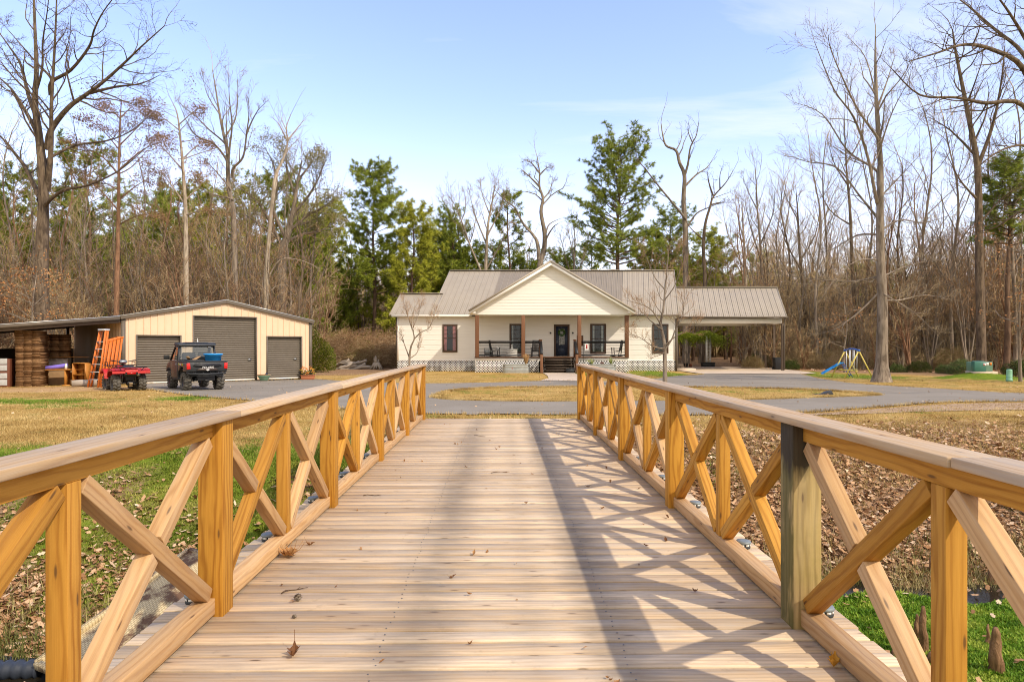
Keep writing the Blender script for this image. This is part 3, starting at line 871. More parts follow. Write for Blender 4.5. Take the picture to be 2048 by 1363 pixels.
# corner boards
m = MB()
for x in (XL+.05, XR-.05): m.box(x-.06, x+.06, YW-.035, YW+.03, .40, 3.60)
m.box(XL-.02, XR+.02, YW-.03, YW+.02, .36, .418)
hb(m, 'corner_trim', M_TRIM)
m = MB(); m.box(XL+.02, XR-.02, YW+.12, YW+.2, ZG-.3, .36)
m.box(-2.5, 8.0, YP+.25, YP+.3, ZG-.3, .5); hb(m, 'crawlspace_dark', M_SHADE)  # near-black panels painted to stand in for the dark behind the lattice
m = MB(); m.box(XL-.10, XL-.03, YW+.05, YW+.12, ZG, 3.55); hb(m, 'downspout', M_TRIMBR)
m = MB(); m.box(XR+.02, XR+.16, YW-.10, YW-.0, ZG, 3.5); hb(m, 'downspout', M_TRIMBR)

def lattice(m, x0, x1, z0, z1, y, p=.18, w=.050):
    for sgn in (1, -1):
        c = (x0 - z1 - 1) if sgn > 0 else (x0 + z0 - 1)
        c = math.floor(c/p)*p
        lim = (x1 - z0 + 1) if sgn > 0 else (x1 + z1 + 1)
        while c < lim:
            # line x = c + sgn*z
            za, zb_ = z0, z1
            xa, xb = c+sgn*za, c+sgn*zb_
            lo, hi = 0.0, 1.0
            if abs(xb-xa) > 1e-9:
                t1, t2 = (x0-xa)/(xb-xa), (x1-xa)/(xb-xa)
                lo, hi = max(lo, min(t1, t2)), min(hi, max(t1, t2))
            if hi-lo > .02:
                A = (xa+(xb-xa)*lo, y+(0 if sgn > 0 else -.011), za+(zb_-za)*lo); B = (xa+(xb-xa)*hi, A[1], za+(zb_-za)*hi)
                m.board(A, B, .010, w, up=(-sgn, 0, 1))
            c += p
for a_, b_ in ((XL, -2.5), (8.0, XR)):
    m = MB(); lattice(m, a_, b_, ZG-.05, .36, YW-.01); hb(m, 'lattice_skirt', M_LATT)
xs0, xs1 = 2.12, 4.22                         # the steps
for a_, b_ in ((-2.56, xs0-.25), (xs1+.25, 8.12)):
    m = MB(); lattice(m, a_, b_, ZG+.02, .40, YP-.01); hb(m, 'lattice_skirt', M_LATT)

# roofs
def roof_plane(m, x0, x1, ye, ze, yr, zr, rib=.41, mats=None, thick=.05):
    """a sloped sheet from eave to ridge with standing ribs; mats(x) picks the slot of a panel"""
    n = max(1, round((x1-x0)/rib)); dx = (x1-x0)/n
    sl = Vector((SH*(yr-ye), yr-ye, zr-ze)); nrm = Vector((0, -(zr-ze), abs(yr-ye))).normalized()
    if yr < ye: nrm.y *= -1; nrm = Vector((0, (zr-ze), abs(yr-ye))).normalized()
    for i in range(n):
        a, b = x0+dx*i, x0+dx*(i+1)
        m.mi = mats(a+dx/2) if mats else 0
        A, B = Vector((sx_(a, ye), ye, ze)), Vector((sx_(b, ye), ye, ze)); C, D = B+sl, A+sl
        m.quad(A, B, C, D); dn = nrm*-thick
        m.quad(A+dn, D+dn, C+dn, B+dn); m.quad(A+dn, B+dn, B, A)
        for f in (.33, .66):   # pencil ribs
            P = A+(B-A)*f; m.board(P+nrm*.002, P+sl+nrm*.002, .02, .010, up=nrm)
    for i in range(n+1):
        P = Vector((sx_(x0+dx*i, ye), ye, ze)); m.board(P+nrm*.014, P+sl+nrm*.014, .028, .036, up=nrm)
def gable_roof(x0, x1, d, ze, name='roof', mats=None):
    m = MB(); ye = YE; yr = ye+d/2; zr = ze+PITCH*d/2
    roof_plane(m, x0, x1, ye, ze, yr, zr, mats=mats); roof_plane(m, x0, x1, ye+d, ze, yr, zr, mats=mats)
    m.mi = 0
    m.board((sx_(x0, yr)-.02, yr, zr+.03), (sx_(x1, yr)+.02, yr, zr+.03), .34, .05)
    for x, s in ((x0, -1), (x1, 1)):          # rake trim
        for yy in (ye, ye+d): m.board((sx_(x, yy)+s*.03, yy, ze-.06), (sx_(x, yr)+s*.03, yr, zr-.06), .05, .18)
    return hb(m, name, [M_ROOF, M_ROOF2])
gable_roof(-8.77, -5.60, DL, 3.72)
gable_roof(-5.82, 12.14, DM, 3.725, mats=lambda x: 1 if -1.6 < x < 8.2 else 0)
gable_roof(12.16, 19.98, DC, 3.58, name='carport_roof')
m = MB()
m.box(-8.75, -2.9, YE+.01, YE+.05, 3.56, 3.71); m.box(8.4, 12.1, YE+.01, YE+.05, 3.56, 3.71)
m.box(-8.75, 12.1, YE+.05, YW+.02, 3.58, 3.60)
hb(m, 'fascia', M_TRIM)
m = MB(); m.board((8.3, YE-.06, 3.66), (12.2, YE-.06, 3.66), .10, .09); m.board((12.2, YE-.06, 3.53), (20.0, YE-.06, 3.53), .12, .10); hb(m, 'gutter', M_TRIMBR)

# porch gable
AX, AZ, EZ = 2.67, 7.29, 3.87                 # apex and eave of the porch roof
YF = 45.1; HWL, HWR = 5.67, 5.83
def gp(x, y, z): return Vector((x + SH*(y-YF), y, z))
m = MB(); yv = YE+.25; yrg = YE+(AZ-3.72)/PITCH
for s, hw in ((-1, HWL), (1, HWR)):
    A, B = gp(AX, YF, AZ), gp(AX+s*hw, YF, EZ); C, D = gp(AX+s*hw, yv, EZ), gp(AX, yrg, AZ)
    nrm = Vector((s*(AZ-EZ), 0, hw)).normalized()
    m.quad(*((A, B, C, D) if s < 0 else (A, D, C, B))); dn = nrm*-.05
    m.quad(*((A+dn, D+dn, C+dn, B+dn) if s < 0 else (A+dn, B+dn, C+dn, D+dn)))
    oy = Vector((0, -.02-.004*(s > 0), 0)); m.board(A+nrm*-.01+oy, B+nrm*-.01+oy, .05, .13, up=nrm)
    k = 7
    for i in range(1, k):
        y_ = YF+(yv-YF)*i/(k-1); P = gp(AX, y_, AZ)+nrm*.014; Q = gp(AX+s*hw, y_, EZ)+nrm*.014; m.board(P, Q, .028, .036, up=nrm)
m.prism([(-.16, -.07), (0, .03), (.16, -.07), (.16, -.10), (0, 0), (-.16, -.10)], YF-.052, yrg, 'y', fn=lambda w_: (w_[0]+AX+SH*(w_[1]-YF), w_[1], w_[2]+AZ+.045))
hb(m, 'porch_roof', M_ROOF)
m = MB()
for s, hw in ((-1, HWL), (1, HWR)):
    nrm = Vector((s*(AZ-EZ), 0, hw)).normalized()
    A, B = gp(AX, YF+.003*(s > 0), AZ)-nrm*.165, gp(AX+s*hw, YF+.003*(s > 0), EZ)-nrm*.165
    m.board(A, B, .03, .19, up=nrm)
    # closed soffit of the rake
    d = Vector((0, .42, 0)); a, b = A-nrm*.06, B-nrm*.06
    m.quad(a, b, b+d+Vector((SH*.4, 0, 0)), a+d+Vector((SH*.4, 0, 0)))
    # boxed eave return
    xo = AX+s*hw; xi = AX+s*(hw-.48)
    m.prism([(xo, EZ-.22), (xi, EZ-.22+.02), (xi, EZ+.08), (xo, EZ-.10)], YF+.02, YP+2.0, 'y')
hb(m, 'rake_fascia', M_TRIM)
m = MB(); slope = (AZ-EZ)/5.75
def clipg(z):
    h = (AZ-.22-z)/slope; return AX+.06-max(h, 0), AX+.06+max(h, 0)
lap(m, 0, 0, 3.64, AZ-.25, YP, .20, clip=lambda z: (max(clipg(z)[0], -2.62), min(clipg(z)[1], 8.13)))
hb(m, 'gable_wall', M_SIDE)
m = MB(); m.box(-2.6, 8.11, YP+.003, YP+.16, 3.44+.14, 3.72)
m.box(-2.6, -2.42, YP+.16, YW-.03, 3.58, 3.72); m.box(7.93, 8.11, YP+.16, YW-.03, 3.58, 3.72); hb(m, 'porch_beam', M_TRIM)
m = MB(); m.box(-2.4, 7.92, YP+.16, YW-.03, 3.60, 3.63); hb(m, 'porch_ceiling', M_SIDE)
COLX = [at(954, YP)+.0, at(1046.5, YP), at(1159, YP), at(1254, YP)]
for x in COLX:
    m = MB(); m.board((x, YP+.13, .67), (x, YP+.13, 3.575), .26, .26, up=(0, 1, 0)); hb(m, 'porch_column', W_STAIN, bevel=.008)
m = MB()
for i in range(18): m.board((-2.62, YP-.02+.14*i, .648), (8.14, YP-.02+.14*i, .648), .132, .036)
hb(m, 'porch_floor', W_STAIN)
m = MB(); m.box(-2.58, xs0-.12, YP+.002, YP+.05, .41, .625); m.box(xs1+.12, 8.1, YP+.002, YP+.05, .41, .625)
m.box(-2.58, -2.54, YP+.05, YW-.05, .0, .625); m.box(8.07, 8.1, YP+.05, YW-.05, .0, .625); hb(m, 'rim_board', M_TRIM)
# porch railing
def railing(x0, x1, n=7):
    m = MB(); y = YP+.13
    m.box(x0, x1, y-.07, y+.07, 1.72, 1.80); m.box(x0, x1, y-.03, y+.03, 1.63, 1.715)
    m.box(x0, x1, y-.03, y+.03, .76, .85)
    for i in range(n):
        z = .94+.69*i/(n); m.tube([(x0, y, z), (x1, y, z)], .009, 5)
    hb(m, 'porch_railing', M_BLACK)
railing(COLX[0]+.13, COLX[1]-.13); railing(COLX[1]+.13, xs0-.2); railing(COLX[2]+.13, COLX[3]-.13)
# steps
NS = 6; rise = (.667-(ZG+.06))/NS; run = .27
st = None
for i in range(1, NS):
    z = .667-rise*i; y = YP-run*(i-1)-.03
    m = MB(); m.board((xs0, y-run/2, z-.02), (xs1, y-run/2, z-.02), run+.03, .04); hb(m, 'stair_tread', W_DARK)
m = MB()
for i in range(NS):
    z1 = .667-rise*i-.042; z0 = z1-rise+.046; y = YP-run*(i-1)-.028 if i else YP+.0
    m.box(xs0+.02, xs1-.02, y-run*0-.0, y+.02, z0, z1)
hb(m, 'stair_riser', W_DARK)
m = MB()
for x in (xs0-.03, xs1+.03):
    m.prism([(YP, .60), (YP, .1), (YP-run*NS*.5, ZG), (YP-run*(NS-1)-.1, ZG), (YP-run*(NS-1)-.1, ZG+.2)], x-.025, x+.025, 'x')
hb(m, 'stair_stringer', W_DARK)
m = MB()
for i in range(NS-1):
    z = .667-rise*i-.10; y = YP-run*(i-1)-.045 if i else YP-.012
    for x in (xs0+.12, xs1-.12): m.box(x-.05, x+.05, y, y+.014, z-.02, z+.02)
hb(m, 'stair_light', M_LAMPW)
for x, s in ((xs0-.13, -1), (xs1+.15, 1)):
    yb = YP-run*(NS-1)-.02
    m = MB(); m.board((x, yb, ZG-.05), (x, yb, .95), .18, .18, up=(0, 1, 0)); hb(m, 'newel_post', W_STAIN, bevel=.01)
    m = MB(); m.board((x, YP+.10, .67), (x, YP+.10, 1.86), .18, .18, up=(0, 1, 0)); m.box(x-.12, x+.12, YP-.02, YP+.22, 1.861, 1.90); hb(m, 'newel_post', W_STAIN)
    m = MB(); m.board((x, yb-.12, .93), (x, YP+.05, 1.78), .20, .07); m.board((x, yb, .15), (x, YP+.05, .88), .06, .09)
    for k in range(5):
        m.tube([(x, yb, .28+.13*k), (x, YP+.05, 1.0+.14*k)], .008, 4)
    hb(m, 'stair_handrail', M_BLACK)

# windows and door
def window(x0, x1, z0, z1, curtain=None, y=YW):
    m = MB(); t = .13; yf = y-.065
    m.box(x0, x0+t, yf, y-.018, z0, z1); m.box(x1-t, x1, yf, y-.018, z0, z1)
    m.box(x0+t, x1-t, yf, y-.018, z1-t, z1); m.box(x0+t, x1-t, yf-.02, y-.018, z0, z0+t)
    fr = hb(m, 'window', W_DARK if False else M_WFR, bevel=.006)
    a, b, c, d = x0+t, x1-t, z0+t, z1-t; zm = (c+d)/2-.15*0
    m = MB(); m.quad((a, y-.02, c), (b, y-.02, c), (b, y-.02, d), (a, y-.02, d)); q = hb(m, 'room_dark_panel', M_ROOMD)  # flat dark panel stands in for the unlit room behind the glass
    def sub(o): o.parent = fr; o.matrix_parent_inverse = Matrix.Translation(-HL); return o
    fr.matrix_parent_inverse = Matrix.Translation(-HL)
    def under(o):
        o.parent = fr; o.matrix_parent_inverse = Matrix.Identity(4); return o
    under(q)
    if curtain:
        m = MB(); n = 14
        for (u0, u1, dr) in curtain[1:]:
            for i in range(n):
                f0, f1 = u0+(u1-u0)*i/n, u0+(u1-u0)*(i+1)/n
                X0, X1 = a+(b-a)*f0, a+(b-a)*f1; w0 = .006*math.sin(i*2.2); w1 = .006*math.sin((i+1)*2.2)
                m.quad((X0, y-.032+w0, c), (X1, y-.032+w1, c), (X1, y-.032+w1, d), (X0, y-.032+w0, d))
        under(hb(m, 'curtain', curtain[0]))
    m = MB(); m.quad((a, y-.045, c), (b, y-.045, c), (b, y-.045, d), (a, y-.045, d)); under(hb(m, 'pane', M_GLASS))
    m = MB(); zc = (c+d)/2
    m.box(a, b, y-.062, y-.046, zc-.025, zc+.025)
    for f in (1/3, 2/3): m.box(a+(b-a)*f-.008, a+(b-a)*f+.008, y-.055, y-.0455, zc, d)
    for f in (1/3, 2/3): m.box(a, b, y-.0555, y-.0457, zc+(d-zc)*f-.008, zc+(d-zc)*f+.008)
    under(hb(m, 'sash', M_WFR))
M_WFR = plain('dark_brown_frame', (.075,.045,.03), .5)
wx = lambda p: at(p, YW); wz = lambda p: zat(p, YW)
window(wx(885), wx(915), wz(704), wz(648), (M_CURT, (0, .22, 0), (.74, 1, 0)))
window(wx(1019), wx(1050), wz(706), wz(647.3), (M_CURTW, (.08, .16, 0), (.86, .95, 0)))
window(wx(1180.3), wx(1212), wz(706.5), wz(647.3), (M_CURTW, (.06, .2, 0), (.76, .9, 0)))
window(wx(1304.4), wx(1336.6), wz(706), wz(647.6))
dx0, dx1, dz0, dz1 = wx(1107.8), wx(1139), .68, wz(648.5)
m = MB(); t = .14; y = YW-.06
m.box(dx0, dx0+t, y, YW-.02, dz0, dz1); m.box(dx1-t, dx1, y, YW-.02, dz0, dz1); m.box(dx0+t, dx1-t, y, YW-.02, dz1-t, dz1)
dr = hb(m, 'door', M_WFR, bevel=.006)
def un(o): o.parent = dr; o.matrix_parent_inverse = Matrix.Identity(4); return o
a, b = dx0+t, dx1-t; zt = dz1-t
m = MB(); yd = YW-.04; g0, g1 = a+.22, b-.22
m.box(a, g0, yd, YW-.021, dz0, zt); m.box(g1, b, yd, YW-.021, dz0, zt); m.box(g0, g1, yd, YW-.021, zt-.2, zt); m.box(g0, g1, yd, YW-.021, dz0, dz0+.85)
m.box(g0-.05, g1+.05, yd-.008, yd, dz0+.2, dz0+.24); m.box(g0-.05, g1+.05, yd-.008, yd, dz0+.62, dz0+.66); m.box(g0-.05, g0-.01, yd-.008, yd, dz0+.24, dz0+.62); m.box(g1+.01, g1+.05, yd-.008, yd, dz0+.24, dz0+.62)
un(hb(m, 'door_leaf', M_NAVY))
m = MB(); m.quad((g0, YW-.03, dz0+.85), (g1, YW-.03, dz0+.85), (g1, YW-.03, zt-.2), (g0, YW-.03, zt-.2))
N = NT('leaded_glass', .15, .6); vo = N.n('ShaderNodeTexVoronoi', {'feature': 'DISTANCE_TO_EDGE'}, Vector=N.vmul(N.obj(), (9, 1, 5)), Scale=1.0)
N.color(N.mix(N.maprange(vo.outputs['Distance'], .03, .06), (.02,.02,.02), (.20,.20,.185))); un(hb(m, 'door_glass', N.m))
m = MB(); m.sphere((a+.08, yd-.05, dz0+1.0), .04); m.box(a+.05, a+.11, yd-.012, yd, dz0+.94, dz0+1.16); un(hb(m, 'door_handle', M_DSTEEL))
m = MB(); m.box(dx0-.02, dx1+.02, YW-.16, YW-.03, .671, .70); un(hb(m, 'threshold', M_CONC))
# lamps
for px, py in ((1101, 665.5), (1145.5, 665.5)):
    x, z = wx(px), wz(py); m = MB(); m.box(x-.05, x+.05, YW-.07, YW-.018, z-.06, z+.06); m.lathe([(.0, -.05), (.055, -.05), (.045, .05), (0, .06)], 10, (x, YW-.11, z)); hb(m, 'wall_lamp', M_BLACK)
for px in (876, 1346.5):
    x, z = wx(px), wz(636.5); m = MB(); m.box(x-.06, x+.06, YW-.06, YW-.018, z-.02, z+.1)
    for s in (-1, 1): m.lathe([(.0, .0), (.03, .0), (.085, -.10), (.085, -.12), (0, -.11)], 12, (x+s*.12, YW-.14, z+.06), 'y')
    hb(m, 'floodlight', M_LAMPW)
# carport: beams, posts, ceiling
CY0, CY1 = YW-.05, YW+DC-1.0
m = MB(); m.box(12.2, 19.75, CY0, CY0+.14, 3.08, 3.47)
m.box(sx_(12.3, CY1), sx_(19.75, CY1), CY1, CY1+.14, 3.08, 3.47)
for x in (19.62,):
    m.prism([(x, CY0+.14), (x+.13, CY0+.14), (sx_(x+.13, CY1), CY1), (sx_(x, CY1), CY1)], 3.10, 3.46, 'z')
hb(m, 'carport_beam', M_TRIM)
m = MB(); m.prism([(12.2, CY0+.14), (19.6, CY0+.14), (sx_(19.6, CY1), CY1), (sx_(12.2, CY1), CY1)], 3.42, 3.44, 'z'); hb(m, 'carport_ceiling', M_SIDE)
m = MB(); 
for d in (0, DC): m.tri((19.9+SH*0, YE+.1, 3.56), (sx_(19.9, YE+DC-.1), YE+DC-.1, 3.56), (sx_(19.9, YE+DC/2), YE+DC/2, 5.9))
hb(m, 'carport_gable', M_TRIM)
for px, Y in ((1565, 48.0), (1547.5, 50.9), (1530.5, 53.55)):
    x = at(px, Y); m = MB(); m.board((x, Y, ZG), (x, Y, 3.08), .17, .17, up=(0, 1, 0)); hb(m, 'carport_post', W_DARK, bevel=.01)
m = MB(); m.tube([(19.82, YE+.02, 3.5), (19.95, YW, 3.2), (19.9, YW-.13, 2.9), (19.9, YW-.13, -.3)], .05, 8); hb(m, 'downspout', M_TRIMBR)
# side stair up to the house door under the carport
m = MB()
for i in range(6):
    z = -.32+.17*i; m.box(12.1, 12.95-.0*i, YW+1.0+.26*i, YW+1.28+.26*i, z, z+.05)
    m.box(12.1, 12.95, YW+1.0+.26*i, YW+1.03+.26*i, z-.12, z)
m.box(12.1, 13.0, YW+2.5, YW+3.6, .62, .68); m.tube([(12.98, YW+1.0, -.3), (12.98, YW+1.0, .75), (12.98, YW+2.5, 1.7), (12.98, YW+2.5, .6)], .03, 6)
hb(m, 'side_steps', W_DARK)
m = MB(); m.box(12.05, 13.3, YW-.6, YW+.55, ZG-.1, -.18); hb(m, 'stoop', M_CONC)

# ------------------------------------------------------------------ on and around the porch
def rocker(label, loc, rz, scale=1.0):
    t = thing('rocking_chair', label, 'chair', loc, rz, 'black chairs on the front porch')
    for s in (-1, 1):
        m = MB(); pts = [(s*.27, -.48+.96*i/8, .03+.14*((i/4-1)**2)*.55) for i in range(9)]; m.tube(pts, .022, 6); m.build('rocker', M_BLACK, t)
        m = MB(); m.board((s*.27, .24, .04), (s*.27, .27, .64), .05, .05, up=(1, 0, 0)); m.build('leg', M_BLACK, t)
        m = MB(); m.board((s*.27, -.22, .04), (s*.25, -.40, 1.12), .05, .05, up=(1, 0, 0)); m.build('leg', M_BLACK, t)
        m = MB(); m.board((s*.29, -.30, .655), (s*.29, .34, .655), .09, .03); m.build('armrest', M_BLACK, t)
    m = MB()
    for i in range(7): m.board((-.26, -.22+.08*i, .40+.012*i), (.26, -.22+.08*i, .40+.012*i), .06, .022)
    m.build('seat', M_BLACK, t)
    m = MB()
    for i in range(6):
        x = -.2+.08*i; m.board((x, -.235, .43), (x*1.0, -.405, 1.12), .055, .02, up=(0, 1, .2))
    m.board((-.27, -.405, 1.14), (.27, -.405, 1.14), .03, .10); m.board((-.26, -.25, .46), (.26, -.25, .46), .03, .06); m.build('backrest', M_BLACK, t)
    return t
FZ = .668
c0 = rocker('black rocking chair facing sideways behind the left porch railing', (at(990, 46.7), 46.7, FZ), -PI/2+.25)
dup(c0, (at(1071, 46.6), 46.6, FZ), .1, 'black rocking chair with its back to the lawn, left of the porch steps')
dup(c0, (at(1233, 46.6), 46.6, FZ), PI/2-.45, 'black rocking chair at the right end of the porch')
m = MB(); m.box(-.12, .12, -.06, .06, 0, .26); o = m.build('cushion', plain('checked_fabric', (.40,.40,.40), .9, var=.8, scale=26), None, bevel=.05)
o.location = (at(994, 46.7), 46.65, FZ+.44); o.rotation_euler = (0, .3, .2); tag(o, 'black and white cushion on the left porch rocking chair', 'cushion')
t = thing('storage_chest', 'white slatted storage chest under the left porch window', 'chest', (at(1024, 47.3), 47.3, FZ))
m = MB()
for i in range(4): m.board((-.38, 0, .07+.13*i), (.38, 0, .07+.13*i), .42, .12)
m.build('body', M_WHITE, t); m = MB(); m.box(-.41, .41, -.24, .24, .531, .56); m.build('lid', M_WHITE, t)
t = thing('lantern', 'small white lantern standing on the white porch chest', 'lantern', (at(1024, 47.3), 47.25, FZ+.561))
m = MB(); m.lathe([(0, 0), (.09, 0), (.10, .02), (.09, .05), (.05, .09), (.045, .22), (.07, .25), (.03, .30), (.0, .36)], 14); m.build('body', M_LAMPW, t); m = MB(); m.tube([(-.05, 0, .3), (-.04, 0, .42), (.04, 0, .42), (.05, 0, .3)], .006, 4); m.build('handle', M_BLACK, t)
t = thing('folding_table', 'grey metal side table at the left end of the porch', 'table', (at(977, 47.1), 47.1, FZ))
m = MB(); m.box(-.33, .33, -.2, .2, .60, .63); m.build('tabletop', M_GALV, t)
for a in (-.3, .3):
    for b in (-.17, .17): m = MB(); m.tube([(a, b, 0), (a, b, .6)], .014, 6); m.build('leg', M_DSTEEL, t)
m = MB(); m.box(-.28, .28, -.16, .16, .12, .14); m.box(-.26, .26, -.15, .15, .141, .5); m.build('shelf', M_GALV, t)
t = thing('wall_plaque', 'dark wooden plaque hung behind the porch column right of the door', 'plaque', (at(1160, YW), YW-.03, zat(680, YW)))
m = MB(); m.box(-.23, .23, -.03, .008, -.4, .34); m.build('board', M_WFR, t, bevel=.01)
m = MB(); m.box(-.18, .18, -.042, -.031, -.34, .28); m.build('panel', W_STAIN, t)
# wreath
t = thing('door_wreath', 'green leafy wreath hanging on the navy front door', 'wreath', ((dx0+dx1)/2, YW-.085, 2.42))
M_WREATH = ramped('wreath_leaf', [(0, (.03,.07,.02)), (1, (.12,.22,.06))], .7)
m = MB()
for k in range(170):
    a = R.uniform(0, 2*PI); r = .2+R.uniform(-.07, .07); c = Vector((r*math.cos(a), R.uniform(-.05, .03), r*math.sin(a))); d = Vector((R.gauss(0, 1), R.gauss(0, .5), R.gauss(0, 1))).normalized()
    m.r = R.random(); e = d.orthogonal().normalized()*.022; m.quad(c-d*.06, c+e, c+d*.06, c-e)
m.tube([(.2*math.cos(a*.4), 0, .2*math.sin(a*.4)) for a in range(17)], .02, 5); m.build('foliage', M_WREATH, t)
# shepherd hook with a small flag
t = thing('garden_flag', 'small white garden flag with a red mark on a black hook by the porch', 'flag', (at(1167, 45.0), 45.0, gz(5, 45)))
m = MB(); m.tube([(0, 0, 0), (0, 0, 1.95), (.05, 0, 2.03), (.32, 0, 2.03)], .012, 6); m.build('hook', M_BLACK, t)
m = MB(); m.quad((.1, 0, 1.55), (.36, .01, 1.55), (.34, 0, 1.98), (.1, 0, 1.98)); m.build('banner', M_STICK, t)
m = MB(); m.box(.18, .27, -.008, -.004, 1.70, 1.92); m.prism([(.15, 1.70), (.30, 1.70), (.225, 1.62)], -.008, -.004, 'y'); m.build('emblem', M_RED, t)
# stock-tank planters
M_SPIKE = ramped('spiky_leaf', [(0, (.10,.15,.03)), (.6, (.28,.33,.09)), (1, (.50,.46,.22))], .7)
M_DRYG = ramped('dry_grass', [(0, (.30,.16,.06)), (1, (.55,.36,.17))], .8)
def text_mesh(s, size, mat, name, parent, M):
    cu = bpy.data.curves.new(name+'_c', 'FONT'); cu.body = s; cu.size = size; cu.extrude = .0015; cu.align_x = 'CENTER'; cu.align_y = 'CENTER'
    tmp = bpy.data.objects.new(name+'_t', cu); COL.objects.link(tmp)
    dg = bpy.context.evaluated_depsgraph_get(); me = bpy.data.meshes.new_from_object(tmp.evaluated_get(dg))
    bpy.data.objects.remove(tmp); me.transform(M); me.materials.clear(); me.materials.append(mat)
    o = bpy.data.objects.new(name, me); COL.objects.link(o); o.parent = parent; return o
FRONT = Matrix.Rotation(PI/2, 4, 'X')
def tank(px, Y, label):
    x = at(px, Y); t = thing('stock_tank', label, 'planter', (x, Y, gz(x, Y)-.0), 0, 'galvanised stock tank planters by the porch')
    L, Wd, H = .93, .30, .60; m = MB(); prof = [(1.0, 0), (1.0, .17), (1.018, .19), (1.018, .22), (1.0, .24), (1.0, .39), (1.018, .41), (1.018, .44), (1.0, .46), (1.0, .575), (1.03, .59), (1.03, .61), (.97, .61), (.965, .50)]
    n = 48; base = m.nv()
    for (k, z) in prof:
        for i in range(n):
            a = 2*PI*i/n; cx_ = (L-Wd)*(1 if math.cos(a) > 0 else -1) if abs(math.cos(a)) > 1e-6 else 0
            m.v((cx_+Wd*math.cos(a)*k, Wd*math.sin(a)*k, z))
    for j in range(len(prof)-1):
        for i in range(n): m.f((base+j*n+i, base+j*n+(i+1) % n, base+(j+1)*n+(i+1) % n, base+(j+1)*n+i))
    m.build('body', M_GALV, t, smooth=False)
    m = MB(); m.box(-L+.06, L-.06, -Wd+.05, Wd-.05, .46, .52); m.build('soil', M_SOIL, t)
    m = MB(); m.lathe([(.026, -.004), (.045, -.004), (.045, .0), (.026, .0)], 20, (-.26, -Wd-.003, .315), 'y', closed=True); m.build('emblem', M_RED, t)
    text_mesh('CountyLine', .075, M_NAVY, 'lettering', t, Matrix.Translation((0, -Wd-.004, .315)) @ FRONT)
    return t
tank(1032.5, 44.75, 'galvanised stock tank left of the steps, holding dry brown grass')
tank(1204, 44.75, 'galvanised stock tank right of the steps, holding spiky green plants')
def spikes(px, Y, h, n, mat, name, lab, cat, sp=.5, z0=None, w=.012, group=None):
    x = at(px, Y); m = MB()
    for k in range(n):
        a = R.uniform(0, 2*PI); t_ = R.random()*sp; L = h*R.uniform(.6, 1.05); m.r = R.random()
        d = Vector((math.cos(a)*t_, math.sin(a)*t_, 1)).normalized(); e = d.orthogonal().normalized()*w
        p0 = Vector((R.uniform(-.05, .05), R.uniform(-.05, .05), 0)); p1 = p0+d*L*.6; p2 = p0+d*L+Vector((math.cos(a), math.sin(a), -.5))*t_*L*.35
        m.quad(p0-e, p0+e, p1+e, p1-e); m.tri(p1-e, p1+e, p2)
    o = m.build(name, mat); o.location = (x, Y, (gz(x, Y)+.52) if z0 is None else z0); return tag(o, lab, cat, group)
spikes(1052, 44.75, .85, 150, M_DRYG, 'dry_grass_clump', 'clump of dry brown ornamental grass in the left stock tank', 'plant', .35)
spikes(1183, 44.75, .55, 60, M_SPIKE, 'spiky_plant', 'pale green spiky plant at the left end of the right stock tank', 'plant', .8)
spikes(1222, 44.75, .65, 60, M_SPIKE, 'spiky_plant', 'pale green spiky plant at the right end of the right stock tank', 'plant', .8)
spikes(1205, 44.75, .30, 50, ramped('red_leaf', [(0, (.13,.05,.04)), (1, (.25,.12,.08))]), 'low_plant', 'low dark reddish plant between the two spiky ones', 'plant', 1.0, w=.025)
# small box beside the bottom step
t = thing('plastic_crate', 'small dark crate on the ground right of the bottom step', 'crate', (at(1140, 44.0), 43.95, gz(4, 44)+.04))
m = MB(); m.box(-.25, .25, -.15, .15, 0, .02); m.box(-.25, .25, -.15, -.13, .02, .3); m.box(-.25, .25, .13, .15, .02, .3); m.box(-.25, -.23, -.13, .13, .02, .3); m.box(.23, .25, -.13, .13, .02, .3); m.build('body', M_CHAR, t)
m = MB(); m.box(-.26, .26, -.165, -.151, .26, .31); m.build('rim', M_CHAR, t)

# vine-covered arbor seen under the carport, and bits around it
t = thing('vine_arbor', 'arbor smothered in yellow-green vine behind the carport', 'arbor', (at(1398, 58.5), 58.5, -.36))
for (a, b) in ((-1.9, 0), (.55, -.4), (1.05, .2), (-1.2, .5)):
    m = MB(); m.board((a, b, 0), (a, b, 2.7), .15, .15, up=(0, 1, 0)); m.build('post', M_WHITE if a > 0 else W_GREYLOG, t)
m = MB(); pts = [(.80+.07*math.cos(k*.9), -.2+.07*math.sin(k*.9), .1*k*.45) for k in range(52)]; m.tube(pts, .045, 6); m.build('twisted_stem', plain('pale_stem', (.5,.46,.38), .8), t)
M_VINE = ramped('vine_leaf', [(0, (.09,.13,.01)), (.5, (.22,.28,.02)), (1, (.40,.44,.05))], .7, trans=.3)
m = MB()
for k in range(9000):
    u = R.uniform(-2.2, 2.05); top = 3.05-.35*abs(u/2.2)**3+.15*math.sin(u*3); dp = abs(R.gauss(0, .5)); hang = 1.0 if u > 1.2 else .55
    z_ = top - min(dp, hang*1.3+.35*math.sin(u*7)); p = Vector((u+R.gauss(0, .1)+ (max(0, u-1.2)*.3*(top-z_)), R.uniform(-1, 1), z_)); d = Vector((R.gauss(0, .7), R.gauss(0, .7), -1)).normalized(); e = d.orthogonal().normalized()*.028
    m.r = R.random(); L = R.uniform(.08, .2); m.quad(p-e*.3, p+d*L*.4+e, p+d*L, p+d*L*.4-e)
m.build('foliage', M_VINE, t)
t = thing('planter_box', 'black planter box at the foot of the vine arbor', 'planter', (at(1416, 57.2), 57.2, -.36))
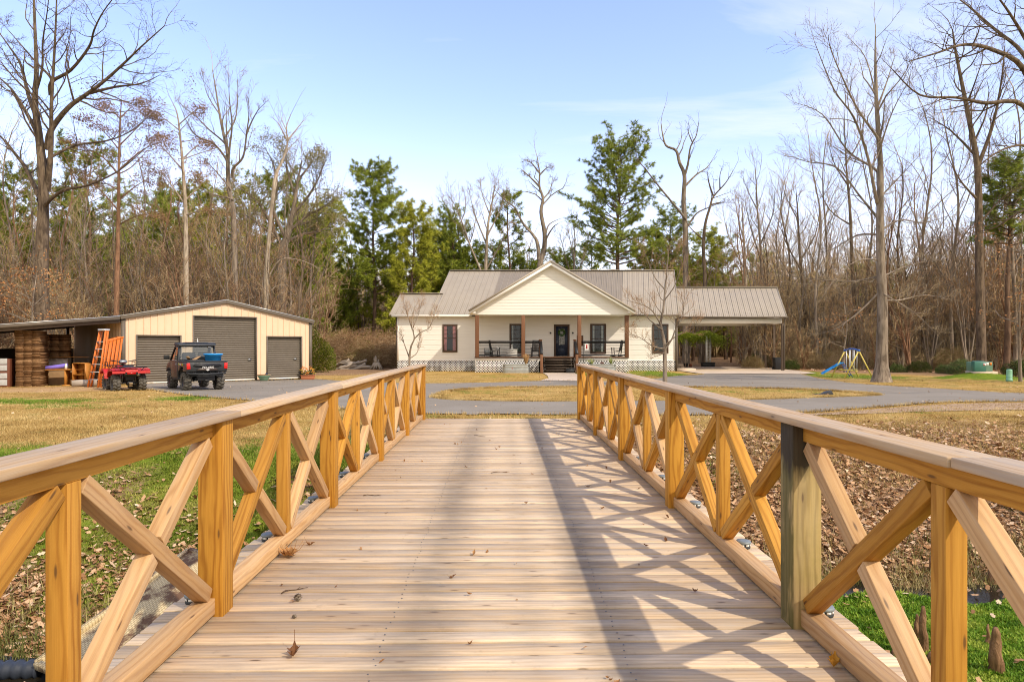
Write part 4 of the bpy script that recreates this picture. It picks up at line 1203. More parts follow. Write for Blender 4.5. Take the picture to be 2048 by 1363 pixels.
m = MB(); m.box(-.55, .55, -.3, .3, 0, .34); m.build('body', M_BLACK, t, bevel=.02); m = MB(); m.box(-.58, .58, -.33, .33, .341, .37); m.build('rim', M_BLACK, t)
for px, c, s, lab in ((1372, M_BLACK, .17, 'black flower pot standing under the carport near the side steps'), (1381, M_TERRA, .13, 'terracotta pot beside the black pot under the carport')):
    o = MB(); o.lathe([(0, 0), (s*.75, 0), (s, s*1.7), (s*1.08, s*1.7), (s*1.08, s*1.95), (s*.95, s*1.95), (s*.9, s*1.6), (0, s*1.55)], 16); q = o.build('flower_pot', c); q.location = (at(px, 55.0), 55.0, -.33); tag(q, lab, 'pot')
t = thing('wheelie_bin', 'black wheeled bin standing between the right carport posts', 'bin', (at(1554, 50.0), 49.9, -.33))
m = MB(); m.prism([(-.24, 0), (.24, 0), (.29, .85), (-.29, .85)], -.27, .27, 'y'); m.build('body', M_BLACK, t, bevel=.02); m = MB(); m.box(-.31, .31, -.31, .31, .851, .90); m.build('lid', M_CHAR, t, bevel=.015)
for s in (-1, 1):
    m = MB(); m.lathe([(0, -.03), (.1, -.03), (.1, .03), (0, .03)], 14, (s*.28, .2, .1), 'x'); m.build('wheel', M_RUBBER, t)
# ------------------------------------------------------------------ metal garage with lean-to
GA = math.atan2(.67, .742); GC = (-17.13, 28.83); GW_ = 8.76; GLN = 12.0; gzb = -.235
# local frame: x along the front wall (to the right), y back into the building
garage = thing('garage', 'tan metal garage with three bronze roll-up doors and an open lean-to', 'garage', (GC[0], GC[1], gzb), GA)
HT, PK = 2.98, 3.86
def ztop(x): return HT + (PK-HT)*(1-abs(x-GW_/2)/(GW_/2))
# doors in local x, from their places in the photograph
def lx(px):
    k = (px-1024)/F; c, s = math.cos(GA), math.sin(GA)
    return (k*GC[1]-GC[0])/(c-k*s)
D1 = (lx(274.5), lx(360), 2.14); D2 = (lx(388), lx(511.5), 3.08); D3 = (lx(535), lx(602), 2.14)
m = MB(); openings = [D1, D2, D3]
def rib_wall(m, a, b, zlo, zhi, y, outward, pitch=.305):
    """ribbed sheet along x between a and b; zlo/zhi are functions of x"""
    n = max(1, round((b-a)/pitch)); d = (b-a)/n
    for i in range(n):
        u0 = a+d*i; u1 = u0+d*.80; um = u0+d*.84; u2 = u0+d*.96; u3 = u0+d; h = .028*outward
        for (p, q, hp_, hq) in ((u0, u1, 0, 0), (u1, um, 0, h), (um, u2, h, h), (u2, u3, h, 0)):
            m.quad((p, y+hp_, zlo(p)), (q, y+hq, zlo(q)), (q, y+hq, zhi(q)), (p, y+hp_, zhi(p)))
edges = [0]+[v for d in openings for v in d[:2]]+[GW_]
for i in range(0, len(edges), 2): rib_wall(m, edges[i], edges[i+1], lambda x: 0.0, ztop, 0, -1)
for d in openings:
    hh = d[2]; rib_wall(m, d[0], d[1], lambda x: hh, ztop, 0, -1)
def side(m, x, outward):
    n = round(GLN/.305); d = GLN/n
    for i in range(n):
        u0 = d*i; u1 = u0+d*.72; um = u0+d*.79; u2 = u0+d*.93; u3 = u0+d; h = .03*outward
        for (p, q, a, b) in ((u0, u1, 0, 0), (u1, um, 0, h), (um, u2, h, h), (u2, u3, h, 0)):
            m.quad((x+a, p, 0), (x+b, q, 0), (x+b, q, HT), (x+a, p, HT))
side(m, 0, -1); side(m, GW_, 1)
rib_wall(m, 0, GW_, lambda x: 0, ztop, GLN, 1)
m.build('wall', M_CREAM, garage)
# roof
m = MB()
for (x0, x1) in ((-.12, GW_/2), (GW_/2, GW_+.12)):
    n = 14
    for i in range(30):
        y0 = -.12+(GLN+.24)*i/30; y1 = -.12+(GLN+.24)*(i+1)/30
        m.quad((x0, y0, ztop(x0)+.05), (x1, y0, ztop(x1)+.05), (x1, y1, ztop(x1)+.05), (x0, y1, ztop(x0)+.05))
        m.board((x0, y0, ztop(x0)+.065), (x1, y0, ztop(x1)+.065), .05, .03)
m.build('roof', M_ROOFL, garage)
m = MB()
for (x0, x1) in ((-.10, GW_/2), (GW_/2, GW_+.10)):
    m.board((x0, -.10, ztop(x0)+.0), (x1, -.10, ztop(x1)+.0), .07, .19)
for x in (-.11, GW_+.11): m.board((x, -.1, HT-.0), (x, GLN, HT-.0), .05, .16)
m.build('rake_trim', M_TRIMBR, garage, bevel=.008)
for x in (.02, GW_-.06):
    m = MB(); m.box(x-.07, x+.09, -.045, .05, 0, HT-.03); m.build('corner_trim', M_TRIMBR, garage)
for i, d in enumerate(openings):
    m = MB(); n = int(d[2]/.108); yy = .11
    prof = []
    for k in range(n*4+1):
        z = .07+(d[2]-.07)*k/(n*4); prof.append((yy + .030*math.sin(k*PI/2), z))
    for (a, b) in zip(prof[:-1], prof[1:]):
        m.quad((d[0], a[0], a[1]), (d[1], a[0], a[1]), (d[1], b[0], b[1]), (d[0], b[0], b[1]))
    sh = m.build('roll_up_door', M_SHUT, garage)
    m = MB(); m.box(d[0]+.01, d[1]-.01, .075, .125, .0, .07); q = m.build('bottom_bar', M_WHITE, sh)
    m = MB(); xh = d[1]-.28; m.box(xh-.07, xh+.09, .065, .09, .98, 1.06); m.box(xh-.02, xh+.03, .05, .066, 1.0, 1.04); m.build('latch', M_STEEL, sh)
    m = MB()
    m.box(d[0]-.06, d[0], -.04, .13, 0, d[2]+.06); m.box(d[1], d[1]+.06, -.04, .13, 0, d[2]+.06); m.box(d[0], d[1], -.04, .13, d[2], d[2]+.06)
    m.build('frame', M_TRIMBR if i else M_TRIMBR, sh)
# lean-to roof over the left side
LW = 6.2; LDROP = .68
m = MB(); nb = 30
for i in range(nb):
    y0 = -.12+(GLN+.2)*i/nb; y1 = -.12+(GLN+.2)*(i+1)/nb
    m.quad((-LW, y0, HT-LDROP+.03), (-.13, y0, HT+.01), (-.13, y1, HT+.01), (-LW, y1, HT-LDROP+.03)); m.board((-LW, y0, HT-LDROP+.045), (-.13, y0, HT+.025), .05, .03)
m.build('lean_to_roof', M_ROOFL, garage)
m = MB(); m.board((-LW, -.10, HT-LDROP-.03), (-.13, -.10, HT-.05), .06, .17); m.build('lean_to_trim', M_TRIMBR, garage)
m = MB()
m.board((-LW, .05, HT-LDROP-.16), (-.05, .05, HT-.18), .08, .15); m.board((-LW, GLN-.1, HT-LDROP-.16), (-.05, GLN-.1, HT-.18), .08, .15)
for x in (-.9, -2.3, -3.7, -5.1, -6.1):
    z = HT-LDROP*(-x/LW)-.07; m.board((x, -.05, z), (x, GLN, z), .05, .10)
m.build('purlin', W_DARK, garage)
for (x, y) in ((-LW+.1, .1), (-LW+.1, GLN-.1), (-2.4, GLN-.1), (-.35, GLN-.12), (-LW+.1, GLN/2)):
    m = MB(); m.board((x, y, -.1), (x, y, HT-LDROP*(-x/LW)-.22), .13, .13, up=(0, 1, 0)); m.build('lean_to_post', W_DARK, garage)
m = MB()
m.quad((-LW, -.0, HT-LDROP-.06), (-.10, -.0, HT-.06), (-.10, GLN, HT-.06), (-LW, GLN, HT-LDROP-.06)); m.build('lean_to_dark_sheet', M_TRIMBR, garage)  # dark sheet added under the roof; its colour stands in for shade
m = MB(); m.box(-LW-.03, -LW, .2, GLN, 0, HT-LDROP-.1); m.box(-LW, -.06, GLN-.05, GLN-.02, 0, 1.55); m.build('lean_to_light_block', M_TRIMBR, garage)  # walls added to keep sky light out of the lean-to; end wall unseen
GM = Matrix.Translation((GC[0], GC[1], gzb)) @ Matrix.Rotation(GA, 4, 'Z')
def gl(x, y, z=0): return GM @ Vector((x, y, z))
def gin(px, Y):     # world x,y on a ray
    return at(px, Y), Y
# -- things kept in the lean-to
def wob_stack(name, lab, cat, px, Y, w, d, h, rz, mat, group=None, side_mat=None):
    x = at(px, Y); t = thing(name, lab, cat, (x, Y, gzb), rz, group)
    m = MB(); z = 0; k = 0; xo = 0
    while z < h:
        th = R.uniform(.025, .06); xo = .022*math.sin(z*2.1)+R.uniform(-.012, .012); m.r = R.random()
        e_ = [-w/2+xo+R.uniform(-.01, .01)]+[-w/2+w*q_/3+R.uniform(-.03, .03) for q_ in (1, 2)]+[w/2+xo+R.uniform(-.02, .02)]
        for q_ in range(3): m.r = min(1, max(0, m.r+R.uniform(-.25, .25))); m.box(e_[q_], e_[q_+1]-.004, -d/2+R.uniform(0, .035), d/2, z, z+th-.004)
        z += th
    m.build('sheets', mat, t)
    return t
M_SHEETS = ramped('cardboard_edges', [(0, (.085,.04,.016)), (.5, (.185,.095,.04)), (1, (.32,.19,.095))], .9, nscale=30, amt=.3)
wob_stack('cardboard_stack', 'tall wavy stack of brown flattened cardboard beside the mahogany cabinet', 'cardboard', 64, 27.55, .86, 1.2, 2.33, GA-.35, M_SHEETS)
wob_stack('cardboard_stack', 'neat dark brown cardboard stack raised on the wrapped board pile', 'cardboard', 112, 29.6, 1.02, .8, 1.02, GA-.3, M_SHEETS)
bpy.data.objects['cardboard_stack.001'].location.z = zat(715, 29.6)
t = thing('wrapped_boards', 'pile of boards wrapped in crinkled clear plastic under the neat cardboard stack', 'boards', (at(112, 29.6), 29.6, zat(741, 29.6)), GA-.3)
m = MB(); m.box(-.52, .52, -.42, .42, 0, .585); m.build('bundle', M_MARB, t, bevel=.03)
t = thing('shelf_board', 'long thin board lying under the neat cardboard stack', 'board', (at(128, 29.3), 29.2, zat(714, 29.3)), GA-.3)
m = MB(); m.board((-.75, 0, -.012), (1.0, 0, .02), .3, .02); m.build('plank', W_ORANGE, t)
t = thing('cardboard_box', 'large plain cardboard box with a white label, on the ground in the lean-to', 'box', (at(113, 28.95), 28.95, gzb), GA-.55)
m = MB(); m.box(-.5, .5, -.42, .42, 0, .60); m.build('carton', M_CARD, t, bevel=.01)
m = MB(); m.box(-.46, -.33, -.4235, -.4205, .43, .53); m.build('label', M_STICK, t)
t = thing('filing_cabinet', 'mahogany cabinet with grey drawers at the edge of the lean-to', 'cabinet', (at(-4, 27.0), 27.0, gzb), GA-.4)
m = MB(); m.box(-.5, .5, -.3, .3, 0, 1.18); m.build('carcass', M_REDWD, t, bevel=.01)
for i in range(4):
    m = MB(); z = .09+.27*i+(.06 if i > 1 else 0); m.box(-.42, .42, -.325, -.301, z, z+.235); dr_ = m.build('drawer', M_GREYD, t, bevel=.006)
    m = MB(); m.tube([(-.08, -.327, z+.12), (-.08, -.35, z+.12), (.08, -.35, z+.12), (.08, -.327, z+.12)], .008, 5); m.build('handle', M_DSTEEL, dr_)
t = thing('workbench', 'orange-stained wooden desk with clutter on top in the lean-to', 'desk', (at(136, 28.1), 28.1, gzb), GA-.5)
m = MB(); m.board((-.75, 0, .70), (.68, 0, .70), .62, .035); m.build('tabletop', W_ORANGE, t, bevel=.006)
for x in (-.02, .64): m = MB(); m.board((x, 0, .0), (x, 0, .68), .55, .03, up=(1, 0, 0)); m.build('leg', W_ORANGE, t)
m = MB(); m.board((-.0, .25, .4), (.62, .25, .4), .02, .3); m.board((-.1, -.3, .03), (.2, -.3, .03), .08, .06); m.prism([(.15, .06), (.3, .06), (.42, .36), (.34, .42)], -.05, 0, 'y'); m.build('panel', W_ORANGE, t)
TB = Matrix.Translation(t.location) @ Matrix.Rotation(GA-.5, 4, 'Z')
m = MB(); m.tube([(-.6, 0, 0), (.55, 0, 0)], .085, 14); o = m.build('foam_roll', M_PURP, smooth=False); o.location = TB @ Vector((-.55, -.05, .80)); o.rotation_euler = (0, -.14, GA-.5); tag(o, 'violet foam roll lying on the orange desk', 'foam roll')
m = MB(); m.lathe([(0, 0), (.05, 0), (.05, .16), (.025, .19), (.025, .24), (0, .24)], 12); o = m.build('bottle', M_WHITE); o.location = TB @ Vector((.0, -.2, .719)); tag(o, 'white bottle standing on the orange desk', 'bottle')
m = MB(); m.box(-.16, .16, -.1, .1, 0, .1); m.tube([(-.12, 0, .1), (-.1, 0, .17), (.1, 0, .17), (.12, 0, .1)], .012, 5); o = m.build('tool_box', M_BLACK, bevel=.01); o.location = TB @ Vector((.42, .05, .719)); tag(o, 'small black tool box on the right end of the orange desk', 'tool box')
t = thing('bookcase', 'small open orange pine bookcase between the desk and the ladder', 'bookcase', (at(163, 27.9), 27.9, gzb+.03), GA-.75)
for x in (-.27, .27): m = MB(); m.board((x, 0, 0), (x, 0, .93), .36, .03, up=(1, 0, 0)); m.build('side_panel', W_ORANGE, t)
for z in (.05, .46, .94): m = MB(); m.board((-.255, 0, z), (.255, 0, z), .36, .03); m.build('shelf', W_ORANGE, t)
m = MB(); m.board((-.255, .17, .5), (.255, .17, .5), .012, .88); m.build('back', W_ORANGE, t)
t = thing('log_round', 'short grey log lying in front of the bookcase', 'log', (at(168, 26.8), 26.8, gz(-17, 26.8)+.13), GA-.2)
m = MB(); m.tube([(-.42, 0, 0), (-.1, .02, .01), (.2, 0, 0), (.45, .02, 0)], [.14, .15, .14, .13], 10); m.build('wood', W_GREYLOG, t)
# ladders
def stepladder(lab, loc, rz, H, lean, wtop=.32, wbot=.56, spread=.10, label_group='orange stepladders leaning in the lean-to', capm=M_ALU):
    t = thing('stepladder', lab, 'ladder', loc, rz, label_group)
    def P(x, z, off): return Vector((x, off + lean*z/H*1.0, z))
    for s in (-1, 1):
        for off, nm in ((0, 'front_rail'), (spread, 'rear_rail')):
            m = MB(); m.board(P(s*wbot/2, 0, off*1.3), P(s*wtop/2, H, off), .075, .03, up=(1, 0, 0)); m.build(nm, M_FGLASS, t)
    n = int(H/.30)
    for i in range(1, n):
        z = .30*i; wd = wbot+(wtop-wbot)*z/H
        m = MB(); c = P(0, z, 0); m.box(-wd/2+.01, wd/2-.01, c.y-.05, c.y+.05, z-.012, z+.012); 
        for s in (-1, 1): m.board((s*(wd/2-.02), c.y, z-.01), (s*(wd/2-.10), c.y+.02, z-.10), .015, .006)
        m.build('step', M_ALU, t)
    m = MB(); c = P(0, H, spread/2); m.box(-wtop/2-.03, wtop/2+.03, c.y-.13, c.y+.12, H-.01, H+.06); m.build('top_cap', capm, t, bevel=.012)
    return t
lz = gz(-17, 26)
stepladder('tallest orange stepladder standing folded in front of the others, beside the red quad bike', (at(186, 25.9), 25.9, zat(774, 25.9)), -.35, 2.25, .42)
for (px, Y, h, lab) in ((216, 27.0, 1.90, 'folded orange stepladder just right of the tall one, half hidden by the quad bike'), (224, 27.35, 1.95, 'second folded orange stepladder behind the red quad bike'), (232, 27.75, 2.0, 'third folded orange stepladder, one from the garage wall'), (240, 28.1, 2.05, 'last folded orange stepladder, resting against the garage wall')):
    stepladder(lab, (at(px-19, Y), Y, gzb), -.75, h, .30, .30, .44, capm=M_FGLASS)

# ------------------------------------------------------------------ wheels
def wheel(parent, x, y, r, wd, seed=0, dusty=True, out=1, steer=0):
    e = bpy.data.objects.new('wheel', None); COL.objects.link(e); e.parent = parent; e.location = (x, y, r); e.rotation_euler = (0, 0, steer)
    m = MB(); h = wd/2
    m.lathe([(r*.55, -h*.8), (r*.62, -h), (r*.82, -h*1.02), (r*.93, -h*.86), (r*.96, -h*.5), (r*.96, h*.5), (r*.93, h*.86), (r*.82, h*1.02), (r*.62, h), (r*.55, h*.8)], 28, axis='x', closed=True)
    n = 15
    for k in range(n):
        for s in (-1, 1):
            a = 2*PI*(k+(.5 if s > 0 else 0))/n
            Mx = Matrix.Rotation(a, 4, 'X') @ Matrix.Translation((s*h*.46, 0, r*.965)) @ Matrix.Rotation(s*.45, 4, 'Z')
            m.box(-h*.50, h*.50, -r*.075, r*.075, -.01, r*.055, Mx)
            m.box(-h*.16, h*.16, -r*.09, r*.09, -r*.10, r*.005, Matrix.Rotation(a, 4, 'X') @ Matrix.Translation((s*h*.98, 0, r*.95)))
    m.build('tyre', M_MUD if dusty else M_RUBBER, e)
    m = MB(); m.lathe([(r*.56, -h*.75), (r*.57, -h*.85), (r*.50, -h*.8), (r*.46, -h*.25), (r*.14, -h*.15), (r*.14, h*.15), (r*.46, h*.25), (r*.50, h*.8), (r*.57, h*.85), (r*.56, h*.75)], 24, axis='x')
    for k in range(6):
        a = 2*PI*k/6
        for s in (-1, 1): m.box(-.012, .012, -r*.045, r*.045, r*.1, r*.5, Matrix.Rotation(a, 4, 'X') @ Matrix.Translation((s*h*.45, 0, 0)))
    m.build('rim', M_BLACK if dusty else M_DSTEEL, e)
    return e
# ------------------------------------------------------------------ side-by-side utility vehicle
ux, uy = at(405, 24.45), 24.45
URZ = .70
utv = thing('utility_vehicle', 'dark brown and black two-seat utility vehicle with an open cargo bed', 'utility vehicle', (ux, uy, gz(ux, uy)+.024), URZ)
RW = .325; TR = .57
for x, y in ((-TR, 0), (TR, 0), (-TR, 1.98), (TR, 1.98)): wheel(utv, x, y, RW, .25)
# cargo bed
m = MB(); b0, b1, bz0, bz1 = -.60, .62, .72, 1.04; hw = .70
for s in (-1, 1):
    m.prism([(b0, .74), (b0+.10, .70), (.18-.28, .70), (-.10+.0, .86), (.30, .86), (.50, .70), (b1, .70), (b1, bz1), (b0, bz1-.02)], s*hw, s*(hw-.07), 'x')
m.build('bed_side', M_BROWNP, utv, bevel=.02)
m = MB(); m.box(-hw+.07, hw-.07, b0+.06, b1, .74, .78); m.box(-hw+.07, hw-.07, b1-.05, b1, .78, bz1+.06); m.build('bed', M_CHAR, utv)
m = MB(); m.prism([(b0-.015, .70), (b0+.06, .68), (b0+.06, bz1), (b0-.03, bz1), (b0-.05, .93), (b0-.05, .84)], -hw+.01, hw-.01, 'x'); tg = m.build('tailgate', M_CHAR, utv, bevel=.015)
m = MB(); m.prism([(-.5, .90), (-.42, .98), (.42, .98), (.5, .90), (.38, .86), (-.38, .86)], b0-.062, b0-.051, 'y'); m.build('recess', M_BLACK, tg)
m = MB(); m.prism([(-.38, .76), (-.26, .83), (.26, .83), (.38, .76), (.3, .74), (-.3, .74)], b0-.056, b0-.040, 'y'); m.build('ridge', M_BROWNP, tg)
text_mesh('POLARIS', .105, M_STICK, 'lettering', tg, Matrix.Translation((.02, b0-.066, .845)) @ FRONT @ Matrix.Scale(1.0, 4))
m = MB(); m.box(-.05, .06, b0-.068, b0-.056, .755, .785); m.prism([(-.05, .755), (.06, .755), (.005, .715)], b0-.068, b0-.056, 'y'); m.build('emblem', M_STICK, tg)
m = MB(); m.box(-hw-.005, hw+.005, b0-.04, b1+.02, bz1+.002, bz1+.04); 
m2 = MB()
for (x0_, x1_, y0_, y1_) in ((-hw-.01, -hw+.08, b0-.04, b1), (hw-.08, hw+.01, b0-.04, b1), (-hw+.08, hw-.08, b0-.04, b0+.06)): m2.box(x0_, x1_, y0_, y1_, bz1+.002, bz1+.042)
m2.build('bed_rail', M_CHAR, utv, bevel=.012)
for s in (-1, 1):
    m = MB(); m.prism([(s*.57, .80), (s*.695, .78), (s*.705, 1.01), (s*.59, 1.02)], b0-.058, b0+.0, 'y'); m.build('tail_light', M_TAILR, utv, bevel=.01)
m = MB()
for i, mt in enumerate((0, 1, 2, 0)):
    m.mi = mt; m.prism([(.42-.16*i, .985), (.52-.16*i, .985), (.44-.16*i, .92), (.34-.16*i, .92)], -hw-.006, -hw-.002, 'x')
m.build('side_decal', [M_LIME, M_STICK, M_ORNG], utv)
# rear bumper, hitch, frame, suspension
m = MB()
m.tube([(-.66, -.50, .66), (-.62, -.66, .63), (0, -.68, .61), (.62, -.66, .63), (.66, -.50, .66)], .03, 8); m.tube([(-.55, -.62, .57), (0, -.64, .55), (.55, -.62, .57)], .022, 6)
for x in (-.4, -.13, .13, .4): m.tube([(x, -.66, .62), (x, -.5, .70)], .018, 5)
m.build('rear_bumper', M_CHAR, utv)
m = MB(); m.box(-.30, .30, -.52, -.32, .36, .60); m.box(-.33, .33, -.3, 2.2, .34, .46); m.box(-.08, .08, -.6, -.5, .34, .40); m.box(-.45, .45, .0, .6, .46, .70); m.build('chassis', M_BLACK, utv, bevel=.02)
m = MB()
for s in (-1, 1):
    for yy in (0, 1.98):
        m.tube([(s*.2, yy-.05, .36), (s*.47, yy, .32)], .022, 6); m.tube([(s*.2, yy+.1, .5), (s*.47, yy, .42)], .02, 6)
        m.tube([(s*.30, yy-.12, .80), (s*.40, yy-.05, .38)], .02, 6)
        pts = [(s*(.30+.10*k/40)+.045*math.cos(k*.95), yy-.12+.07*k/40+.045*math.sin(k*.95), .78-.36*k/40) for k in range(41)]; m.tube(pts, .010, 4)
m.build('suspension', M_DSTEEL, utv)
# cab
CZ = 1.66
m = MB()
for s in (-1, 1):
    P = [(.66, .50), (.66, 1.10), (.74, CZ), (1.35, CZ+.0), (1.80, 1.12)]
    m.tube([(s*.66, .66, .5), (s*.66, .66, 1.08), (s*.60, .76, CZ-.03), (s*.60, 1.30, CZ-.02), (s*.66, 1.88, 1.06)], .042, 8)
m.tube([(-.6, .76, CZ-.03), (.6, .76, CZ-.03)], .04, 8); m.tube([(-.6, 1.30, CZ-.02), (.6, 1.30, CZ-.02)], .035, 8)
m.build('roll_cage', M_CHAR, utv)
m = MB(); m.prism([(.60, CZ-.03), (.62, CZ+.045), (.8, CZ+.09), (1.25, CZ+.085), (1.45, CZ+.02), (1.42, CZ-.02)], -.66, .66, 'x'); m.prism([(.7, CZ+.085), (.8, CZ+.115), (1.2, CZ+.11), (1.3, CZ+.08)], -.4, .4, 'x'); m.build('cab_roof', M_CHAR, utv, bevel=.03)
m = MB(); m.quad((-.60, .70, 1.12), (.60, .70, 1.12), (.56, .755, CZ-.07), (-.56, .755, CZ-.07)); m.build('rear_window', M_GLASSB, utv)
m = MB(); m.quad((-.60, 1.86, 1.08), (.60, 1.86, 1.08), (.56, 1.34, CZ-.06), (-.56, 1.34, CZ-.06)); m.build('windscreen', M_GLASSB, utv)
m = MB(); m.box(-.66, .66, .63, .70, .50, 1.10); m.build('cab_back', M_CHAR, utv)
for s in (-1, 1):
    m = MB(); m.prism([(.72, .44), (1.62, .44), (1.74, .78), (1.86, 1.08), (.74, 1.10)], s*.70, s*.655, 'x'); d_ = m.build('door', M_BROWNP, utv, bevel=.015)
    m = MB(); m.tube([(s*.675, .76, 1.10), (s*.625, .82, CZ-.07), (s*.625, 1.28, CZ-.06), (s*.675, 1.80, 1.09)], .03, 6); m.build('window_frame', M_BLACK, d_)
    m = MB(); m.quad((s*.67, .80, 1.11), (s*.67, 1.76, 1.10), (s*.625, 1.27, CZ-.09), (s*.625, .84, CZ-.09)); m.build('pane', M_GLASSB, d_)
    m = MB(); m.box(s*.705-.012, s*.705+.012, .80, .95, .92, .95); m.build('handle', M_STEEL, d_)
    m = MB(); m.tube([(s*.67, 1.70, 1.16), (s*.84, 1.66, 1.20)], .014, 5); m.box(s*.86-.1, s*.86+.1, 1.60, 1.66, 1.12, 1.28); m.build('side_mirror', M_BLACK, utv, bevel=.02)
    m = MB(); m.prism([(1.55, .60), (1.66, .74), (1.98, .80), (2.3, .74), (2.44, .62), (2.4, .82), (2.2, .98), (1.80, 1.02)], s*.70, s*.40, 'x'); m.build('front_fender', M_BROWNP, utv, bevel=.02)
m = MB(); m.prism([(1.80, 1.10), (2.30, 1.00), (2.50, .84), (2.50, .55), (1.70, .55)], -.42, .42, 'x'); m.build('hood', M_BROWNP, utv, bevel=.03)
m = MB(); m.box(-.52, .52, .80, 1.15, .60, .82); m.box(-.52, -.04, .74, .84, .82, 1.38); m.box(.04, .52, .74, .84, .82, 1.38); m.build('seat', M_BLACK, utv, bevel=.05)
m = MB(); m.lathe([(.15, -.012), (.17, 0), (.15, .012), (.13, 0)], 20, closed=True); o = m.build('steering_wheel', M_BLACK, utv); o.location = (-.3, 1.42, 1.15); o.rotation_euler = (-.8, 0, 0)
m = MB(); m.prism([(.70, .36), (1.62, .36), (1.62, .46), (.70, .5)], -.68, .68, 'x'); m.build('rocker_panel', M_CHAR, utv, bevel=.02)
m = MB(); m.tube([(.05, .85, CZ+.1), (.05, .85, CZ+.26)], .009, 5); m.tube([(.05, .85, CZ+.1), (.05, .85, CZ+.17)], .022, 8); m.build('antenna', M_WHITE, utv)
m = MB(); m.box(-.5, -.38, .70, .735, CZ-.10, CZ-.06); m.box(.38, .5, .70, .735, CZ-.10, CZ-.06); m.build('cab_light', M_LAMPW, utv)
UM = Matrix.Translation(utv.location) @ Matrix.Rotation(URZ, 4, 'Z')
m = MB(); m.lathe([(0, 0), (.235, 0), (.265, .20), (.295, .205), (.30, .25), (.28, .255), (.265, .23), (.24, .02), (0, .02)], 28); o = m.build('feed_tub', M_BLUE, smooth=False); o.location = UM @ Vector((.33, -.16, 1.055)); o.scale = (1.12, 1.12, 1.15); tag(o, 'bright blue plastic tub in the utility vehicle bed', 'tub')
t = thing('cinder_tray', 'black tray of offcuts in the utility vehicle bed, left of the blue tub', 'tray', UM @ Vector((-.22, .1, 1.02)), URZ)
m = MB(); m.box(-.30, .28, -.25, .25, .0, .10); m.build('tray', M_BLACK, t, bevel=.02)
m = MB(); m.board((-.1, -.1, .09), (.16, .1, .22), .16, .03); m.board((-.2, .1, .12), (-.28, -.05, .22), .1, .03); m.build('offcut', M_CARD, t)
m = MB(); m.box(-.3, .3, -.2, .2, 0, .235); o = m.build('bed_crate', M_CHAR, bevel=.02); o.location = UM @ Vector((-.22, .15, .782)); o.rotation_euler = (0, 0, URZ); tag(o, 'dark crate under the tray in the utility vehicle bed', 'crate')

# ------------------------------------------------------------------ red quad bike
qx, qy = at(257, 24.2), 24.2
atv = thing('quad_bike', 'red quad bike with black racks parked beside the orange ladders', 'quad bike', (qx, qy, zat(782, 24.2)), .74); atv.scale = (1.02, 1.02, 1.08)
QR = .285
for x, y in ((-.41, 0), (.41, 0), (-.41, 1.2), (.41, 1.2)): wheel(atv, x, y, QR, .23, dusty=True, steer=(.15 if y > 1 else 0))
def strip(m, prof, x0, x1, th=.02):
    """bent sheet: profile (y,z) extruded along x"""
    P = [Vector((0, a, b)) for a, b in prof]
    for (a, b) in zip(P[:-1], P[1:]):
        d = (b-a); nr = Vector((0, -d.z, d.y)).normalized()*th
        A, B = a, b
        m.quad((x0, A.y, A.z), (x1, A.y, A.z), (x1, B.y, B.z), (x0, B.y, B.z))
        m.quad((x0, A.y-nr.y, A.z-nr.z), (x0, B.y-nr.y, B.z-nr.z), (x1, B.y-nr.y, B.z-nr.z), (x1, A.y-nr.y, A.z-nr.z))
        for X in (x0, x1): m.quad((X, A.y, A.z), (X, B.y, B.z), (X, B.y-nr.y, B.z-nr.z), (X, A.y-nr.y, A.z-nr.z))
m = MB()
for s in (-1, 1):
    strip(m, [(.42, .48), (.34, .66), (.20, .74), (-.10, .77), (-.36, .74), (-.44, .70), (-.45, .62)], s*.20, s*.60, .025)
    m.prism([(.40, .50), (.33, .66), (.20, .735), (-.10, .765), (-.36, .735), (-.36, .69), (-.1, .70), (.16, .68), (.28, .60), (.34, .48)], s*.585, s*.61, 'x')
strip(m, [(.3, .74), (-.1, .79), (-.44, .755), (-.46, .66)], -.2, .2, .03)
m.build('rear_fender', M_RED, atv, bevel=.008)
m = MB()
for s in (-1, 1):
    strip(m, [(.80, .42), (.84, .62), (1.0, .74), (1.25, .76), (1.50, .70), (1.60, .58)], s*.16, s*.60, .025)
    m.prism([(.80, .42), (.84, .62), (1.0, .735), (1.25, .755), (1.50, .695), (1.5, .64), (1.22, .68), (1.02, .66), (.92, .56), (.88, .42)], s*.585, s*.61, 'x')
    m.prism([(.86, .55), (1.0, .80), (1.4, .80), (1.55, .62)], s*.16, s*.22, 'x')
m.prism([(.62, .70), (.90, .86), (1.3, .84), (1.55, .72), (1.62, .5), (1.4, .5), (.9, .6)], -.17, .17, 'x')
m.build('front_fender', M_RED, atv, bevel=.01)
m = MB(); m.prism([(-.22, .785), (-.20, .84), (.1, .88), (.45, .82), (.66, .84), (.66, .72), (.1, .74)], -.16, .16, 'x'); m.build('seat', M_BLACK, atv, bevel=.03)
m = MB(); m.prism([(-.45, .60), (-.42, .67), (-.30, .67), (-.25, .50)], -.20, .20, 'x'); m.build('tail_panel', M_CHAR, atv, bevel=.01)
m = MB(); m.box(-.14, .14, -.465, -.45, .60, .65); m.build('tail_light', M_TAILR, atv)
